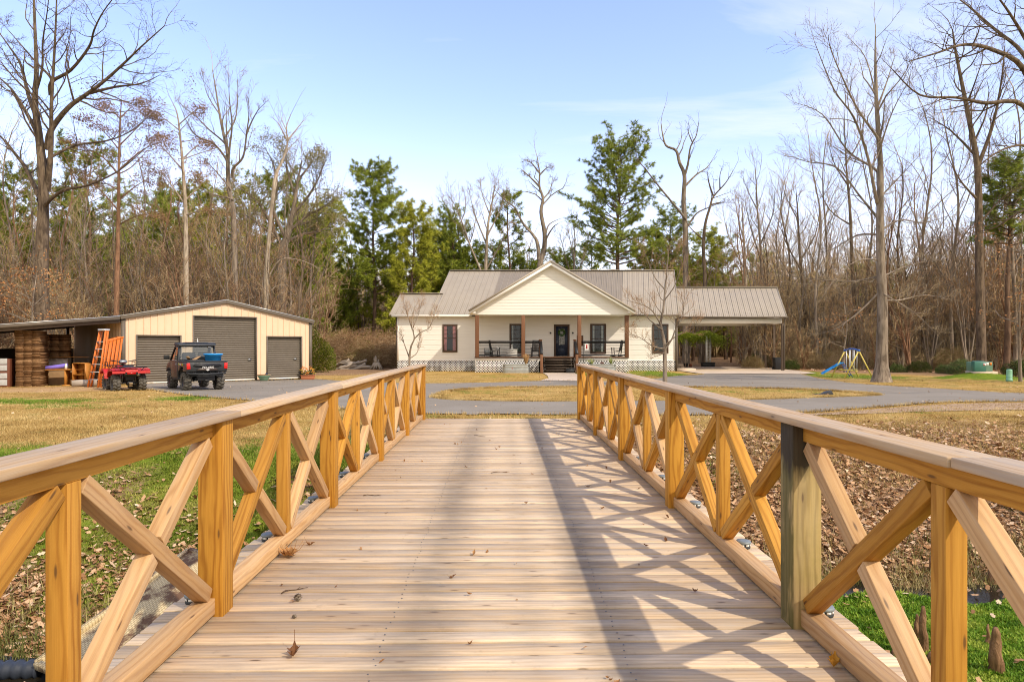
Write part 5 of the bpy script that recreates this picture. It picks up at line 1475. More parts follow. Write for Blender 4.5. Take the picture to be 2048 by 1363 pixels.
def rack(y0, y1, z):
    m = MB(); m.tube([(-.48, y0, z), (.48, y0, z), (.50, y1, z), (-.50, y1, z), (-.48, y0, z)], .014, 6)
    for i in range(5): x = -.36+.18*i; m.tube([(x, y0, z), (x, y1, z)], .010, 5)
    for x in (-.4, .4):
        for yy in (y0, y1): m.tube([(x, yy, z), (x*.8, (yy*3+(y0+y1)/2)/4, z-.10)], .012, 5)
    if y0 > .5: m.tube([(-.45, y1, z), (-.45, y1, z+.12), (-.45, y0+.1, z+.12), (-.45, y0+.1, z)], .012, 5); m.tube([(.45, y1, z), (.45, y1, z+.12), (.45, y0+.1, z+.12), (.45, y0+.1, z)], .012, 5)
    return m.build('rack', M_BLACK, atv)
rack(-.52, .05, .83); rack(1.0, 1.55, .86)
m = MB(); m.tube([(-.40, .72, 1.04), (-.26, .80, 1.02), (-.1, .86, .99), (.1, .86, .99), (.26, .80, 1.02), (.40, .72, 1.04)], .014, 7); m.tube([(0, .92, .80), (0, .85, 1.0)], .03, 8)
for s in (-1, 1): m.tube([(s*.30, .78, 1.03), (s*.41, .71, 1.045)], .021, 8); m.tube([(s*.30, .82, 1.04), (s*.42, .82, 1.03)], .007, 4)
m.build('handlebar', M_BLACK, atv)
m = MB(); m.prism([(.74, .96), (.78, 1.06), (.96, 1.05), (1.04, .94), (.9, .92)], -.12, .12, 'x'); m.build('headlight_pod', plain('pod_grey', (.16,.18,.20), .25, .3), atv, bevel=.03)
m = MB(); m.box(-.16, .16, .1, 1.2, .30, .56); m.box(-.14, .14, -.2, .3, .36, .58); m.box(-.1, .1, -.3, -.1, .24, .34); m.build('engine', M_BLACK, atv, bevel=.02)
m = MB(); m.tube([(.22, .4, .55), (.24, -.10, .58), (.24, -.40, .60)], [.03, .065, .065], 12); m.build('exhaust', M_STEEL, atv)
m = MB(); m.tube([(-.3, 1.2, QR), (.3, 1.2, QR)], .03, 8); m.build('axle', M_DSTEEL, atv)
m = MB(); m.tube([(-.3, 0, QR), (.3, 0, QR)], .035, 8); m.sphere((0, 0, QR), .10, 10, 6)
for s in (-1, 1): m.tube([(s*.18, -.05, .62), (s*.22, -.02, .32)], .035, 8); m.tube([(s*.16, 1.15, .7), (s*.28, 1.2, .32)], .03, 8)
m.build('axle', M_DSTEEL, atv)
m = MB(); m.prism([(.0, .3), (.06, .19), (-.06, .19)], -.36, -.30, 'y'); m.box(-.05, .05, -.42, -.2, .26, .30); m.build('hitch', plain('rusty_hitch', (.35,.26,.15), .8), atv)
for s in (-1, 1): m = MB(); m.box(s*.42-.14, s*.42+.14, .40, .80, .26, .31); m.prism([(.36, .26), (.42, .26), (.42, .52), (.36, .44)], s*.3, s*.56, 'x'); m.build('footwell', M_CHAR, atv, bevel=.01)

# pots by the garage doors
t = thing('glazed_pot', 'pale green glazed bowl planter between the garage doors', 'planter', (at(528, 32.4), 32.4, gz(-12, 32)+.03))
m = MB(); m.lathe([(0, 0), (.16, 0), (.20, .05), (.29, .21), (.33, .24), (.33, .27), (.29, .27), (.26, .22), (0, .2)], 24); m.build('bowl', M_CELADON, t, smooth=False)
m = MB(); m.lathe([(.275, .272), (.335, .272), (.335, .285), (.275, .285)], 24, closed=True); m.build('rim', M_TERRA, t)
m = MB()
for k in range(30):
    a = R.uniform(0, 6.3); m.r = R.random(); p = Vector((.15*math.cos(a), .15*math.sin(a), .22)); m.twig(p, p+Vector((R.uniform(-.15, .15), R.uniform(-.1, .1), R.uniform(.05, .16))), .008)
m.build('stems', M_DRYG, t)
m = MB(); m.lathe([(0, 0), (.05, .0), (.06, .12), (.04, .13), (0, .13)], 12); o = m.build('watering_can', M_NAVY); o.location = (at(532, 32.3), 32.3, gz(-12, 32)+.29); o.rotation_euler = (.5, .6, 0); tag(o, 'small dark blue pot lying in the green bowl planter', 'pot')
t = thing('window_box', 'terracotta trough with reddish plants at the right corner of the garage', 'planter', (at(615.5, 34.3), 34.3, gz(-10.6, 34)+.03), .35)
m = MB(); m.prism([(-.32, 0), (.32, 0), (.36, .19), (-.36, .19)], -.14, .14, 'y'); m.build('trough', M_TERRA, t, bevel=.01); m = MB(); m.box(-.38, .38, -.16, .16, .191, .22); m.build('rim', M_TERRA, t)
M_COL = ramped('red_and_green_leaf', [(0, (.02,.04,.02)), (.45, (.05,.08,.03)), (.55, (.45,.30,.05)), (1, (.55,.14,.03))], .6)
m = MB()
for k in range(130):
    hgt = R.random(); m.r = hgt*.9+R.random()*.1; p = Vector((R.uniform(-.34, .34), R.uniform(-.1, .1), .22+.45*hgt*R.random())); d = Vector((R.gauss(0, 1), R.gauss(0, 1), R.uniform(0, 1))).normalized(); e = d.orthogonal().normalized()*.035
    m.quad(p, p+d*.07+e, p+d*.15, p+d*.07-e)
m.build('foliage', M_COL, t)

# ------------------------------------------------------------------ right side: swing set, transformer, pedestal
sY = 36.6
Pn, Pf = Vector((at(1717.5, 36.0), 36.0, 0)), Vector((at(1690, 37.7), 37.7, 0))
z0 = gz(Pn.x, 36.5)
swing = thing('swing_set', 'childrens swing set with yellow legs, blue top bar and blue slide', 'swing set', (Pn.x, Pn.y, z0))
ax_ = (Pf-Pn); L_ = ax_.length; ax_ /= L_; sd = Vector((ax_.y, -ax_.x, 0)); HH = 1.52
for c in (Vector((0, 0, 0)), ax_*L_):
    for s in (-1, 1):
        m = MB(); m.tube([c+Vector((0, 0, HH)), c+sd*s*.75], .038, 8); m.build('leg', M_YEL, swing)
m = MB(); m.tube([ax_*-.05+Vector((0, 0, HH)), ax_*L_*.33+Vector((0, 0, HH+.09)), ax_*L_*.66+Vector((0, 0, HH+.09)), ax_*(L_+.05)+Vector((0, 0, HH))], .045, 8)
for c in (Vector((0, 0, HH)), ax_*L_+Vector((0, 0, HH))): m.sphere(c, .075, 10, 6)
m.build('top_bar', M_BLUEP, swing)
for f, wd in ((.22, .3), (.5, .3)):
    c = ax_*L_*f
    s_ = None
    m = MB(); m.box(-.18, .18, -.08, .08, .36, .40); o = m.build('swing_seat', M_YEL, swing); o.location = c; o.rotation_euler = (0, 0, math.atan2(ax_.y, ax_.x))
    m = MB()
    for s in (-1, 1): m.tube([(s*.16, 0, .38), (s*.16, 0, HH+.04)], .018, 5)
    m.build('chain', M_SWSTEEL, o)
m = MB(); c = ax_*L_*.78
for s in (-1, 1): m.tube([c+ax_*s*.2+Vector((0, 0, HH+.03)), c+ax_*s*.2+Vector((0, 0, .45))], .022, 6)
m.build('glider_bar', M_SWSTEEL, swing)
m = MB(); m.tube([c-sd*.45+Vector((0, 0, .42)), c+sd*.45+Vector((0, 0, .42))], .03, 6); m.box(-.1, .1, -.1, .1, .42, .46, Matrix.Translation(c-sd*.4)); m.box(-.1, .1, -.1, .1, .42, .46, Matrix.Translation(c+sd*.4)); m.build('glider', M_YEL, swing)
m = MB(); q0 = ax_*L_ - sd*.15; n = 9
prof = [(0, .78), (.15, .76), (.4, .6), (.7, .42), (1.0, .24), (1.12, .16)]
ctr = catmull([q0 - sd*a + Vector((0, 0, b)) for a, b in prof], 3); wv = ax_*.17
for (a, b) in zip(ctr[:-1], ctr[1:]):
    up = Vector((0, 0, .07)); m.quad(a-wv, b-wv, b+wv, a+wv); m.quad(a-wv, a-wv+up, b-wv+up, b-wv); m.quad(a+wv, b+wv, b+wv+up, a+wv+up)
m.build('slide', M_BLUE, swing)
m = MB()
for s in (-1, 1): m.tube([q0+ax_*s*.17+Vector((0, 0, .8)), q0+sd*.5+ax_*s*.17], .02, 6)
for k in range(4): f = (k+.6)/4.6; a = q0+sd*.5*(1-f)+Vector((0, 0, .8*f)); m.tube([a-ax_*.17, a+ax_*.17], .016, 5)
m.build('slide_ladder', M_BLUEP, swing)

t = thing('transformer_box', 'green pad-mounted electrical transformer on a mossy mound', 'transformer', (at(1962, 35.0), 35.0, zat(742, 35.0)), -.16)
m = MB(); m.box(-.55, .55, -.50, .46, -.25, -.0); m.build('pad', M_CONC, t)
m = MB(); m.prism([(-.52, .005), (.52, .005), (.52, .5), (-.52, .5)], -.1, .42, 'y'); m.build('tank', M_GREENP, t, bevel=.02)
m = MB(); m.prism([(-.46, .005), (-.1, .005), (-.1, .50), (-.16, .555), (-.44, .53), (-.46, .5)], -.54, .02, 'x'); m.build('cabinet', plain('dark_green_enamel', (.055,.17,.13), .4), t, bevel=.015)
m = MB(); m.box(-.13, .02, -.466, -.461, .30, .44); m.box(.18, .32, -.106, -.101, .32, .46); m.build('notice', M_STICK, t)
m = MB(); m.box(-.12, -.06, -.470, -.4665, .33, .40); m.build('warning_mark', M_RED, t); m = MB(); m.box(.36, .47, -.108, -.103, .33, .47); m.build('warning_label', M_ORNG, t)
t = thing('cable_pedestal', 'pale green plastic utility pedestal right of the transformer mound', 'pedestal', (at(2018.5, 32.2), 32.2, gz(24.4, 32.2)))
m = MB(); m.lathe([(0, 0), (.14, 0), (.14, .10), (.125, .11), (.125, .54), (.115, .59), (.06, .61), (0, .61)], 20); m.build('cover', M_GREENL, t); m = MB(); m.lathe([(.127, .05), (.148, .05), (.148, .08), (.127, .08)], 20, closed=True); m.lathe([(.124, .2), (.13, .2), (.13, .22), (.124, .22)], 20, closed=True); m.build('band', M_GREENP, t)
# unidentified small black object on the grass island
x, y = unp(1650, 788); m = MB(); m.prism([(-.42, 0), (.40, 0), (.34, .10), (.30, .22), (.05, .17), (-.15, .06)], -.2, .2, 'y'); m.tube([(-.7, 0, .03), (-.4, 0, .03)], .03, 6); o = m.build('black_object', M_CHAR, bevel=.02); o.location = (x, y, gz(x, y)); o.scale = (.6, .6, .6); tag(o, 'small black object lying on the grass island', 'black object')

# log pile and root stump left of the house
t0 = None
for k in range(13):
    L = R.uniform(.9, 2.2); m = MB(); r = R.uniform(.07, .13); n = 6
    pts = [(L*(i/n-.5), .05*math.sin(i*1.7+k), .03*math.sin(i*1.3)) for i in range(n+1)]; m.tube(pts, [r*R.uniform(.85, 1.1) for _ in pts], 8)
    o = m.build('log', W_GREYLOG); row = k//5; px = 683+R.uniform(0, 32); Y = 51.3+R.uniform(-.6, .6)
    o.location = (at(px, Y)+.0, Y, gz(at(px, Y), Y)+.08+.2*row+R.uniform(-.02, .06)); o.rotation_euler = (R.uniform(0, 6), -.22+R.uniform(-.15, .12), R.uniform(-.35, .35))
    tag(o, 'weathered grey log in the pile at the brush edge left of the house', 'log', 'logs piled left of the house')
m = MB()
for k in range(14):
    a = 2*PI*k/14+R.uniform(-.2, .2); L = R.uniform(.35, .8); m.tube([(0, 0, .5), (.22*math.cos(a), .22*math.sin(a), .42), (L*math.cos(a), L*math.sin(a), R.uniform(-.05, .1))], [.22, .11, .03], 6)
for k in range(7):
    a = R.uniform(0, 6.3); m.tube([(.1*math.cos(a), .1*math.sin(a), .4), (.2*math.cos(a), .2*math.sin(a), R.uniform(.7, 1.15))], [.12, .02], 6)
o = m.build('tree_stump', W_GREYLOG); Y = 51.0; o.location = (at(753, Y), Y, gz(-10, Y)-.02); tag(o, 'jagged pale grey root stump between the log pile and the house', 'stump')

# ------------------------------------------------------------------ gully: corrugated pipe, woven mats, knees
m = MB(); pts = []; rad = []; A = Vector((-7.5, 5.05, -1.06)); B = Vector((-3.86, 5.36, -1.15)); n = 170
for k in range(n+1):
    pts.append(A+(B-A)*k/n); rad.append(.080 if (k//2) % 2 else .064)
m.tube(pts, rad, 20); o = m.build('drain_pipe', M_PIPE); tag(o, 'black corrugated drain pipe on the near left creek bank', 'pipe')
N = NT('woven_mat', .8, .2); uvn = N.n('ShaderNodeTexCoord').outputs['Object']
sp = N.sep(uvn); wv1 = N.math('SINE', N.math('MULTIPLY', sp[0], 140)); row = N.math('FLOOR', N.math('MULTIPLY', sp[0], 140/PI)); 
wv2 = N.math('SINE', N.math('ADD', N.math('MULTIPLY', sp[1], 210), N.math('MULTIPLY', row, PI)))
wh = N.math('MULTIPLY', N.maprange(N.math('ABSOLUTE', wv1), .0, .5), N.maprange(wv2, -.9, -.2, .55, 1))
c = N.mix(wh, (.24,.175,.09), (.62,.50,.29)); mk = N.maprange(N.noise(uvn, 4.5, 5, .65), .47, .60)
N.color(N.mix(mk, c, (.15,.085,.05))); N.bump(wh, .5, .006); M_WOVEN = N.m
def mat_slab(px0, px1, w, lab, yaw):
    m = MB(); n = 14; Ln = 1.6
    for i in range(n):
        for s in range(6):
            def P(a, b):
                x = (b/6-.5)*w; y = (a/n-.5)*Ln; return (x, y, .03+.035*math.cos(x/w*PI*1.2)+.012*math.sin(y*4+x*3))
            m.quad(P(i, s), P(i, s+1), P(i+1, s+1), P(i+1, s))
    e = []
    for s in (-1, 1): m.board((s*w/2, -Ln/2, .02), (s*w/2, Ln/2, .02), .05, .06)
    for s in (-1, 1): m.board((-w/2, s*Ln/2, .02), (w/2, s*Ln/2, .02), .05, .06)
    m.box(-w/2, w/2, -Ln/2, Ln/2, -.05, .01)
    o = m.build('woven_panel', M_WOVEN); o.location = px0; o.rotation_euler = yaw; return tag(o, lab, 'woven panel', 'old woven panels on the creek bank')
mat_slab((-3.22, 5.92, -.93), None, .78, 'large weathered wicker panel sloping down the left creek bank', (.30, .16, -.30))
mat_slab((-2.42, 6.25, -.78), None, .46, 'narrow weathered wicker panel tucked beside the bridge deck', (.32, .0, -.22))
M_KNEE = bark('knee_bark', (.38,.22,.12), (.15,.08,.04), 2.5)
def knee(px, pyb, h, r, lab, z=None, lean=0):
    Y = 5.2
    for _ in range(40): X = (px-1024)/F*Y; Y = Y*.5+.5*(EYE-gz(X, Y))*F/(pyb-HY)
    X = (px-1024)/F*Y; m = MB(); n = 9; pts = []; rad = []
    for k in range(n+1):
        t = k/n; pts.append((.009*math.sin(k*1.1+px)+lean*t, .009*math.cos(k*.9+px), -.06+(h+.06)*t)); rad.append(r*(1.35-.85*t**.6+.07*math.sin(k*2.3+px))*(1 if k < n else .55))
    m.tube(pts, rad, 9)
    o = m.build('cypress_knee', M_KNEE, smooth=True); o.location = (X, Y, gz(X, Y)); tag(o, lab, 'cypress knee', 'cypress knees in the right gully')
for a in ((1846, 1300, .36, .040, 'tall slim cypress knee nearest the cross brace'), (1834, 1275, .20, .028, 'short thin cypress knee just left of the tall slim one'), (1886, 1322, .42, .062, 'thickest cypress knee, just left of the near right baluster'), (1992, 1340, .33, .055, 'pointed cypress knee right of the near right baluster'),
          (1976, 1285, .16, .018, 'tiny spike of a cypress knee behind the pointed one'), (1864, 1325, .09, .045, 'low stub of a cypress knee between two tall ones'), (1790, 1308, .05, .035, 'flat nub of a cypress knee close to the deck edge'),
          (1864, 1148, .24, .04, 'cypress knee on the leafy far bank, left one'), (1898, 1186, .36, .10, 'broad dark cypress knee at the water edge'), (1988, 1168, .34, .07, 'cypress knee on the leafy far bank, right of the baluster')):
    knee(*a)
# ------------------------------------------------------------------ trees
def bark_mats(nm, a, b): return bark(nm, a, b)
B_GREY = bark('bark_grey', (.33,.27,.21), (.13,.10,.075)); B_DARK = bark('bark_dark', (.21,.155,.105), (.065,.046,.033)); B_PALE = bark('bark_pale', (.50,.42,.32), (.25,.19,.135)); B_RED = bark('bark_reddish', (.33,.19,.11), (.15,.08,.05)); B_PINE = bark('bark_pine', (.20,.13,.085), (.08,.05,.035))
T_BROWN = ramped('twigs_brown', [(0, (.22,.145,.065)), (.6, (.47,.325,.16)), (1, (.66,.52,.31))], .85)
T_GREY = ramped('twigs_grey', [(0, (.16,.12,.075)), (.6, (.36,.28,.18)), (1, (.56,.46,.31))], .85)
T_RED = ramped('twigs_reddish', [(0, (.20,.11,.055)), (.6, (.41,.245,.125)), (1, (.56,.38,.21))], .85)
T_DARK = ramped('twigs_dark', [(0, (.06,.043,.028)), (.6, (.17,.12,.075)), (1, (.30,.22,.14))], .85)
T_TAN = ramped('twigs_tan', [(0, (.20,.13,.07)), (.6, (.40,.28,.16)), (1, (.58,.45,.28))], .85)
L_OLIVE = ramped('olive_leaf', [(0, (.10,.10,.03)), (.5, (.24,.21,.07)), (1, (.40,.33,.14))], .75, trans=.2)
L_PINE = ramped('pine_needles', [(0, (.08,.115,.014)), (.5, (.23,.28,.03)), (1, (.42,.43,.055))], .6, trans=.15)
L_PINEY = ramped('yellow_pine_needles', [(0, (.13,.155,.014)), (.5, (.36,.37,.032)), (1, (.58,.54,.07))], .6, trans=.15)
L_ORANGE = ramped('dry_oak_leaf', [(0, (.22,.085,.03)), (.5, (.45,.20,.07)), (1, (.62,.34,.15))], .8, trans=.25)
L_BROWNL = ramped('brown_foliage', [(0, (.13,.07,.035)), (.6, (.28,.16,.08)), (1, (.40,.26,.13))], .8, trans=.2)
L_SHRUB = ramped('shrub_leaf', [(0, (.04,.065,.01)), (.5, (.15,.19,.02)), (1, (.38,.38,.05))], .6, trans=.25)
L_DKSHRUB = ramped('dark_shrub_leaf', [(0, (.03,.05,.012)), (.6, (.08,.12,.025)), (1, (.18,.21,.045))], .55, trans=.15)
class Tree:
    def __init__(s, seed, **o):
        s.R = random.Random(seed); s.w = MB(); s.c = MB(); s.lf = MB()
        s.o = dict(up=.10, jit=.16, ang=.75, kids=(0, 8, 8, 6), ratio=(.78, .6, .5, .5), maxlev=3, rmin=.008, leaf=0, leafsize=.1, leafn=4, drop=0.0, flat=0)
        s.o.update(o)
    def leafcl(s, p, n, size, spread):
        for _ in range(n):
            q = Vector((p[0]+s.R.gauss(0, spread), p[1]+s.R.gauss(0, spread), p[2]+s.R.gauss(0, spread*.8)))
            d = Vector((s.R.gauss(0, 1), s.R.gauss(0, 1), s.R.gauss(-.2, .8))).normalized(); e = d.orthogonal().normalized()*size*.35
            s.lf.r = s.R.random(); L = size*s.R.uniform(.6, 1.3); s.lf.quad(q, q+d*L*.5+e, q+d*L, q+d*L*.5-e)
    def kids_along(s, pts, r, L, lev, n, t0=.25, tipfill=True):
        """n side shoots along a limb; r: radii list"""
        R_ = s.R; m = len(pts)-1
        for i in range(n):
            t = t0+(1-t0)*((i+R_.random())/n); k = min(int(t*m), m-1); f = t*m-k
            p = pts[k].lerp(pts[k+1], f); tg = (pts[k+1]-pts[k]).normalized(); rr = r[k]+(r[k+1]-r[k])*f
            ax = tg.orthogonal().normalized(); ax.rotate(Matrix.Rotation(R_.uniform(0, 2*PI), 3, tg).to_quaternion())
            d = (tg*math.cos(s.o['ang'])+ax*math.sin(s.o['ang'])*R_.uniform(.7, 1.25))
            if s.o['flat']: d.z *= (1-s.o['flat'])
            d.normalize()
            ln = L*s.o['ratio'][min(lev-1, 3)]*R_.uniform(.55, 1.2)*(1.05-.55*t)
            s.shoot(p, d, max(ln, .25), max(min(rr*.5, .075), s.o['rmin']), lev)
    def shoot(s, p, d, L, r, lev):
        R_ = s.R; o = s.o; d = Vector(d)
        if lev >= o['maxlev']:
            q = p+d*L*.5+Vector((R_.gauss(0, .05), R_.gauss(0, .05), R_.gauss(.02, .05)))*L
            e = q+(d+Vector((R_.gauss(0, .25), R_.gauss(0, .25), o['up']+R_.gauss(0, .2))))*L*.5
            s.c.r = R_.random(); s.c.twig(p, q, r); s.c.twig(q, e, r*.7)
            if L > .5:
                for _ in range(2):
                    a = p.lerp(q, R_.uniform(.3, 1)); s.c.twig(a, a+(d+Vector((R_.gauss(0, .6), R_.gauss(0, .6), R_.gauss(0.1, .5))))*L*R_.uniform(.2, .45), r*.6)
            if o['leaf'] and R_.random() < o['leaf']: s.leafcl(e, o['leafn'], o['leafsize'], o['leafsize']*1.6)
            return
        n = 6 if lev <= 1 else 4; pts = [Vector(p)]; rad = [r]
        for i in range(n):
            d = d+Vector((R_.gauss(0, o['jit']), R_.gauss(0, o['jit']), R_.gauss(0, o['jit'])+o['up']-o['drop']*(lev >= 2))); d.normalize()
            pts.append(pts[-1]+d*L/n); rad.append(max(r*(1-.8*(i+1)/n), o['rmin']*.7))
        mb = s.w if lev <= 1 else s.c; mb.r = R_.random(); mb.tube(pts, rad, 5 if lev <= 1 else 3, False)
        s.kids_along(pts, rad, L, lev+1, max(2, int(o['kids'][min(lev+1, 3)]*(.6+.4*R_.random()))), .2)
        if o['leaf'] and lev >= 2 and R_.random() < o['leaf']: s.leafcl(pts[-1], o['leafn'], o['leafsize'], o['leafsize']*2)
    def limb(s, pts, r0, r1, n=8, kids=8, L=None, t0=.3, seg=4):
        P = catmull(pts, seg); m = len(P); rad = [r0+(r1-r0)*(i/(m-1))**.8 for i in range(m)]
        s.w.r = s.R.random(); s.w.tube(P, rad, n, False)
        ln = sum((P[i+1]-P[i]).length for i in range(m-1))
        if kids: s.kids_along(P, rad, L or ln*.55, 1, kids, t0)
        s.shoot(P[-1], (P[-1]-P[-2]).normalized(), (L or ln*.55)*.35, r1, 2)
        return P, rad
    def build(s, t, bm, tm, lm=None):
        s.w.build('trunk', bm, t, smooth=True)
        if s.c.S: s.c.build('crown', tm, t)
        if s.lf.S: s.lf.build('foliage', lm, t)

def px_tree(name, label, Y, trunk, tw, limbs, bm, tm, lm=None, seed=1, cat='tree', base=None, group=None, tk=6, flare=1.35, **o):
    """trunk and main limbs follow the ones seen in the photograph, at their own distance; depth wanders freely"""
    T = Tree(seed, **o); rr = random.Random(seed+5)
    bx, by = trunk[0]; X0 = at(bx, Y); Z0 = gz(X0, Y); org = Vector((X0, Y, Z0))
    t = thing(name, label, cat, org, 0, group)
    kpx = Y/F
    def conv(pl, y0, spread):
        out = []; dy = y0; tgt = rr.uniform(-1, 1)*spread
        for i, (a, b) in enumerate(pl):
            f = i/max(1, len(pl)-1); yy = Y+y0+tgt*f
            out.append(Vector((at(a, yy), yy, zat(b, yy)))-org)
        return out
    pl = conv(trunk, 0, .6); pl[0].z = -.1
    P = catmull(pl, 4); m = len(P); r0 = tw*kpx/2
    r1 = r0*.10
    rad = [r0+(r1-r0)*(i/(m-1)) for i in range(m)]
    if flare > 1:
        for i in range(m):
            h = P[i].z
            if h < 1.0: rad[i] *= 1+(flare-1)*max(0, 1-h)**1.5
    T.w.tube(P, rad, 12, False); ln = sum((P[i+1]-P[i]).length for i in range(m-1))
    T.kids_along(P, rad, ln*.30, 1, tk, .55); T.shoot(P[-1], (P[-1]-P[-2]).normalized(), ln*.12, r1, 2)
    for L in limbs:
        wpx, pts = L[0], L[1]; k = L[2] if len(L) > 2 else None
        q = conv(pts, 0, 0)
        # start on the nearest trunk/limb depth: let the limb drift in depth
        ext = (q[-1]-q[0]).length; drift = rr.choice((-1, 1))*rr.uniform(.15, .55)*ext
        q2 = []
        for i, (a, b) in enumerate(pts):
            yy = Y+drift*(i/(len(pts)-1))**1.2; q2.append(Vector((at(a, yy), yy, zat(b, yy)))-org)
        T.limb(q2, wpx*kpx/2, wpx*kpx/2*.12, 7, int(k if k is not None else max(4, ext*1.3)), ext*.5)
    T.build(t, bm, tm, lm); return t

BO = dict(up=.06, jit=.19, ang=.85, kids=(0, 8, 8, 7), maxlev=3)
px_tree('oak_tree', 'huge dark-barked bare oak rising behind the lean-to roof', 43, [(84,690),(84,634),(83,540),(85,470),(87,399),(84,329),(77,263),(70,207),(73,141),(70,60),(66,-60)], 29,
  [(13,[(94,380),(100,330),(103,270),(103,210),(108,120),(112,40),(115,-60)],14),(13,[(95,300),(101,263),(136,216),(174,188),(211,160),(253,122),(282,94),(329,52)],16),(7,[(180,186),(230,174),(282,167),(320,150)],9),
   (13,[(80,400),(77,390),(52,338),(28,305),(0,272),(-40,240)],10),(10,[(90,415),(96,404),(127,380),(174,371),(235,343),(282,305)],10),(8,[(92,325),(101,315),(150,291),(211,282),(253,267),(290,240)],12),(12,[(82,290),(70,258),(42,207),(19,174),(-20,140)],12),
   (10,[(75,240),(56,188),(42,131),(19,94),(-20,40)],12),(9,[(102,190),(103,164),(141,141),(178,94),(188,61),(207,23),(240,-20)],12),(7,[(104,175),(101,155),(70,122),(38,85),(9,52)],10),(6,[(70,190),(84,140),(86,80),(95,20),(100,-40)],9)],
  B_DARK, T_DARK, seed=3, rmin=.010, **BO)
px_tree('cypress_tree', 'reddish-trunked bald cypress with brown needles, second trunk right of the huge oak', 47, [(232,690),(233,620),(235,520),(237,420),(238,330),(240,250),(243,200)], 12,
  [(4,[(236,420),(200,380),(160,350)],8),(4,[(237,400),(275,370),(310,350)],8),(4,[(238,350),(200,310),(150,290)],8),(4,[(238,340),(285,300),(330,280)],8),(3,[(239,300),(205,260),(175,240)],7),(3,[(240,290),(275,255),(300,230)],7),(3,[(236,450),(280,430),(315,435)],6),(3,[(242,240),(220,215),(205,205)],5),(3,[(242,235),(262,215),(275,205)],5)],
  B_RED, T_RED, L_BROWNL, seed=11, leaf=.55, leafn=5, leafsize=.11, up=.03, flat=.5, ang=.9, jit=.12, rmin=.008, tk=10)
px_tree('cypress_tree', 'bald cypress with brown needles and a pale pinkish trunk, left of the tall forked tree', 47, [(372,690),(372,600),(372,500),(371,420),(367,350),(362,290),(355,230),(345,205)], 12,
  [(4,[(371,410),(335,360),(305,330)],8),(4,[(371,400),(400,370),(420,330)],8),(4,[(366,340),(330,300),(300,270)],8),(3,[(364,320),(395,290),(415,285)],7),(3,[(358,260),(325,235),(300,225)],7),(3,[(357,250),(385,225),(400,215)],6),(3,[(370,430),(410,420),(440,425)],5)],
  B_PALE, T_RED, L_BROWNL, seed=12, leaf=.5, leafn=5, leafsize=.11, up=.03, flat=.45, ang=.9, jit=.12, rmin=.008, tk=10)
px_tree('forked_tree', 'tall bare tree with a pale trunk forking into upswept limbs above the garage peak', 49, [(470,690),(470,596),(469,509),(466,418),(457,373),(455,305),(448,273),(439,227),(432,182),(425,140)], 14,
  [(6,[(456,330),(459,296),(464,250),(459,200),(457,150)],9),(7,[(465,355),(466,337),(486,314),(493,268),(498,227),(496,191)],8),(4,[(493,268),(505,240),(518,218),(532,205)],6),(6,[(456,340),(452,318),(427,287),(395,273),(377,250),(359,209)],9),(5,[(455,310),(450,287),(418,259),(391,232),(368,214),(350,195)],9),
   (5,[(466,400),(459,396),(436,391),(405,378),(386,346)],6),(4,[(462,380),(446,359),(414,323),(390,300)],6),(4,[(449,275),(470,240),(476,190),(474,150)],8),(3,[(440,230),(415,190),(405,150)],7)],
  B_GREY, T_GREY, seed=21, rmin=.009, up=.12, jit=.14, ang=.6, kids=(0, 8, 7, 6), maxlev=3)
px_tree('dead_tree', 'white-barked tree with a broken forked top, right of the garage peak', 48, [(532,690),(532,614),(534,532),(539,464),(543,418),(550,355),(564,323),(575,287),(573,255),(582,228)], 11,
  [(4,[(575,283),(559,250),(546,236)],5),(4,[(576,280),(596,255),(614,232)],5),(3,[(574,262),(566,245),(560,225)],4),(4,[(545,410),(552,370),(560,330),(575,300)],5),(4,[(534,560),(560,520),(600,520),(641,537)],3),(3,[(533,600),(548,575),(575,570),(600,590)],3)],
  B_PALE, T_GREY, seed=22, rmin=.008, up=.08, jit=.15, ang=.6, kids=(0, 4, 4, 3), tk=3)
px_tree('live_oak', 'broad round-crowned oak with small olive leaves between the garage and the pines', 54, [(566,690),(564,600),(564,532),(568,491),(577,464),(583,435),(590,400),(596,360),(604,320)], 22,
  [(9,[(574,470),(582,459),(614,432),(646,414),(676,392)],14),(8,[(568,487),(605,468),(640,462),(675,440)],12),(8,[(566,495),(541,446),(523,414),(500,391),(478,373)],14),(8,[(572,475),(546,418),(555,373),(546,327),(530,296)],14),(7,[(584,430),(618,390),(640,350),(648,320)],12),(6,[(560,480),(520,450),(490,430),(465,425)],9),(6,[(592,395),(575,345),(572,310),(570,290)],10),(6,[(596,360),(620,330),(632,305)],9)],
  B_GREY, T_GREY, L_OLIVE, seed=23, leaf=.8, leafn=6, leafsize=.13, up=.08, jit=.2, ang=.8, kids=(0, 6, 6, 5), rmin=.009)
px_tree('twisted_tree', 'bare twin-trunked tree with broken dead limbs just behind the porch gable', 62, [(1080,690),(1080,600),(1080,530),(1088,500),(1089,465),(1082,424),(1086,397),(1079,373),(1079,345),(1074,312)], 14,
  [(9,[(1078,520),(1075,486),(1065,468),(1045,445),(1031,417),(1010,400),(990,380)],10),(5,[(1079,373),(1058,352),(1042,338)],8),(6,[(1086,505),(1092,479),(1106,455),(1118,446)],0),(6,[(1088,490),(1092,465),(1099,448),(1118,438)],0),(4,[(1084,400),(1100,380),(1106,350)],7),(4,[(1079,350),(1095,335),(1104,338)],7),(4,[(1078,345),(1062,325),(1050,322)],7)],
  B_GREY, T_GREY, seed=24, up=.04, jit=.24, ang=.8, kids=(0, 8, 8, 6), rmin=.010)
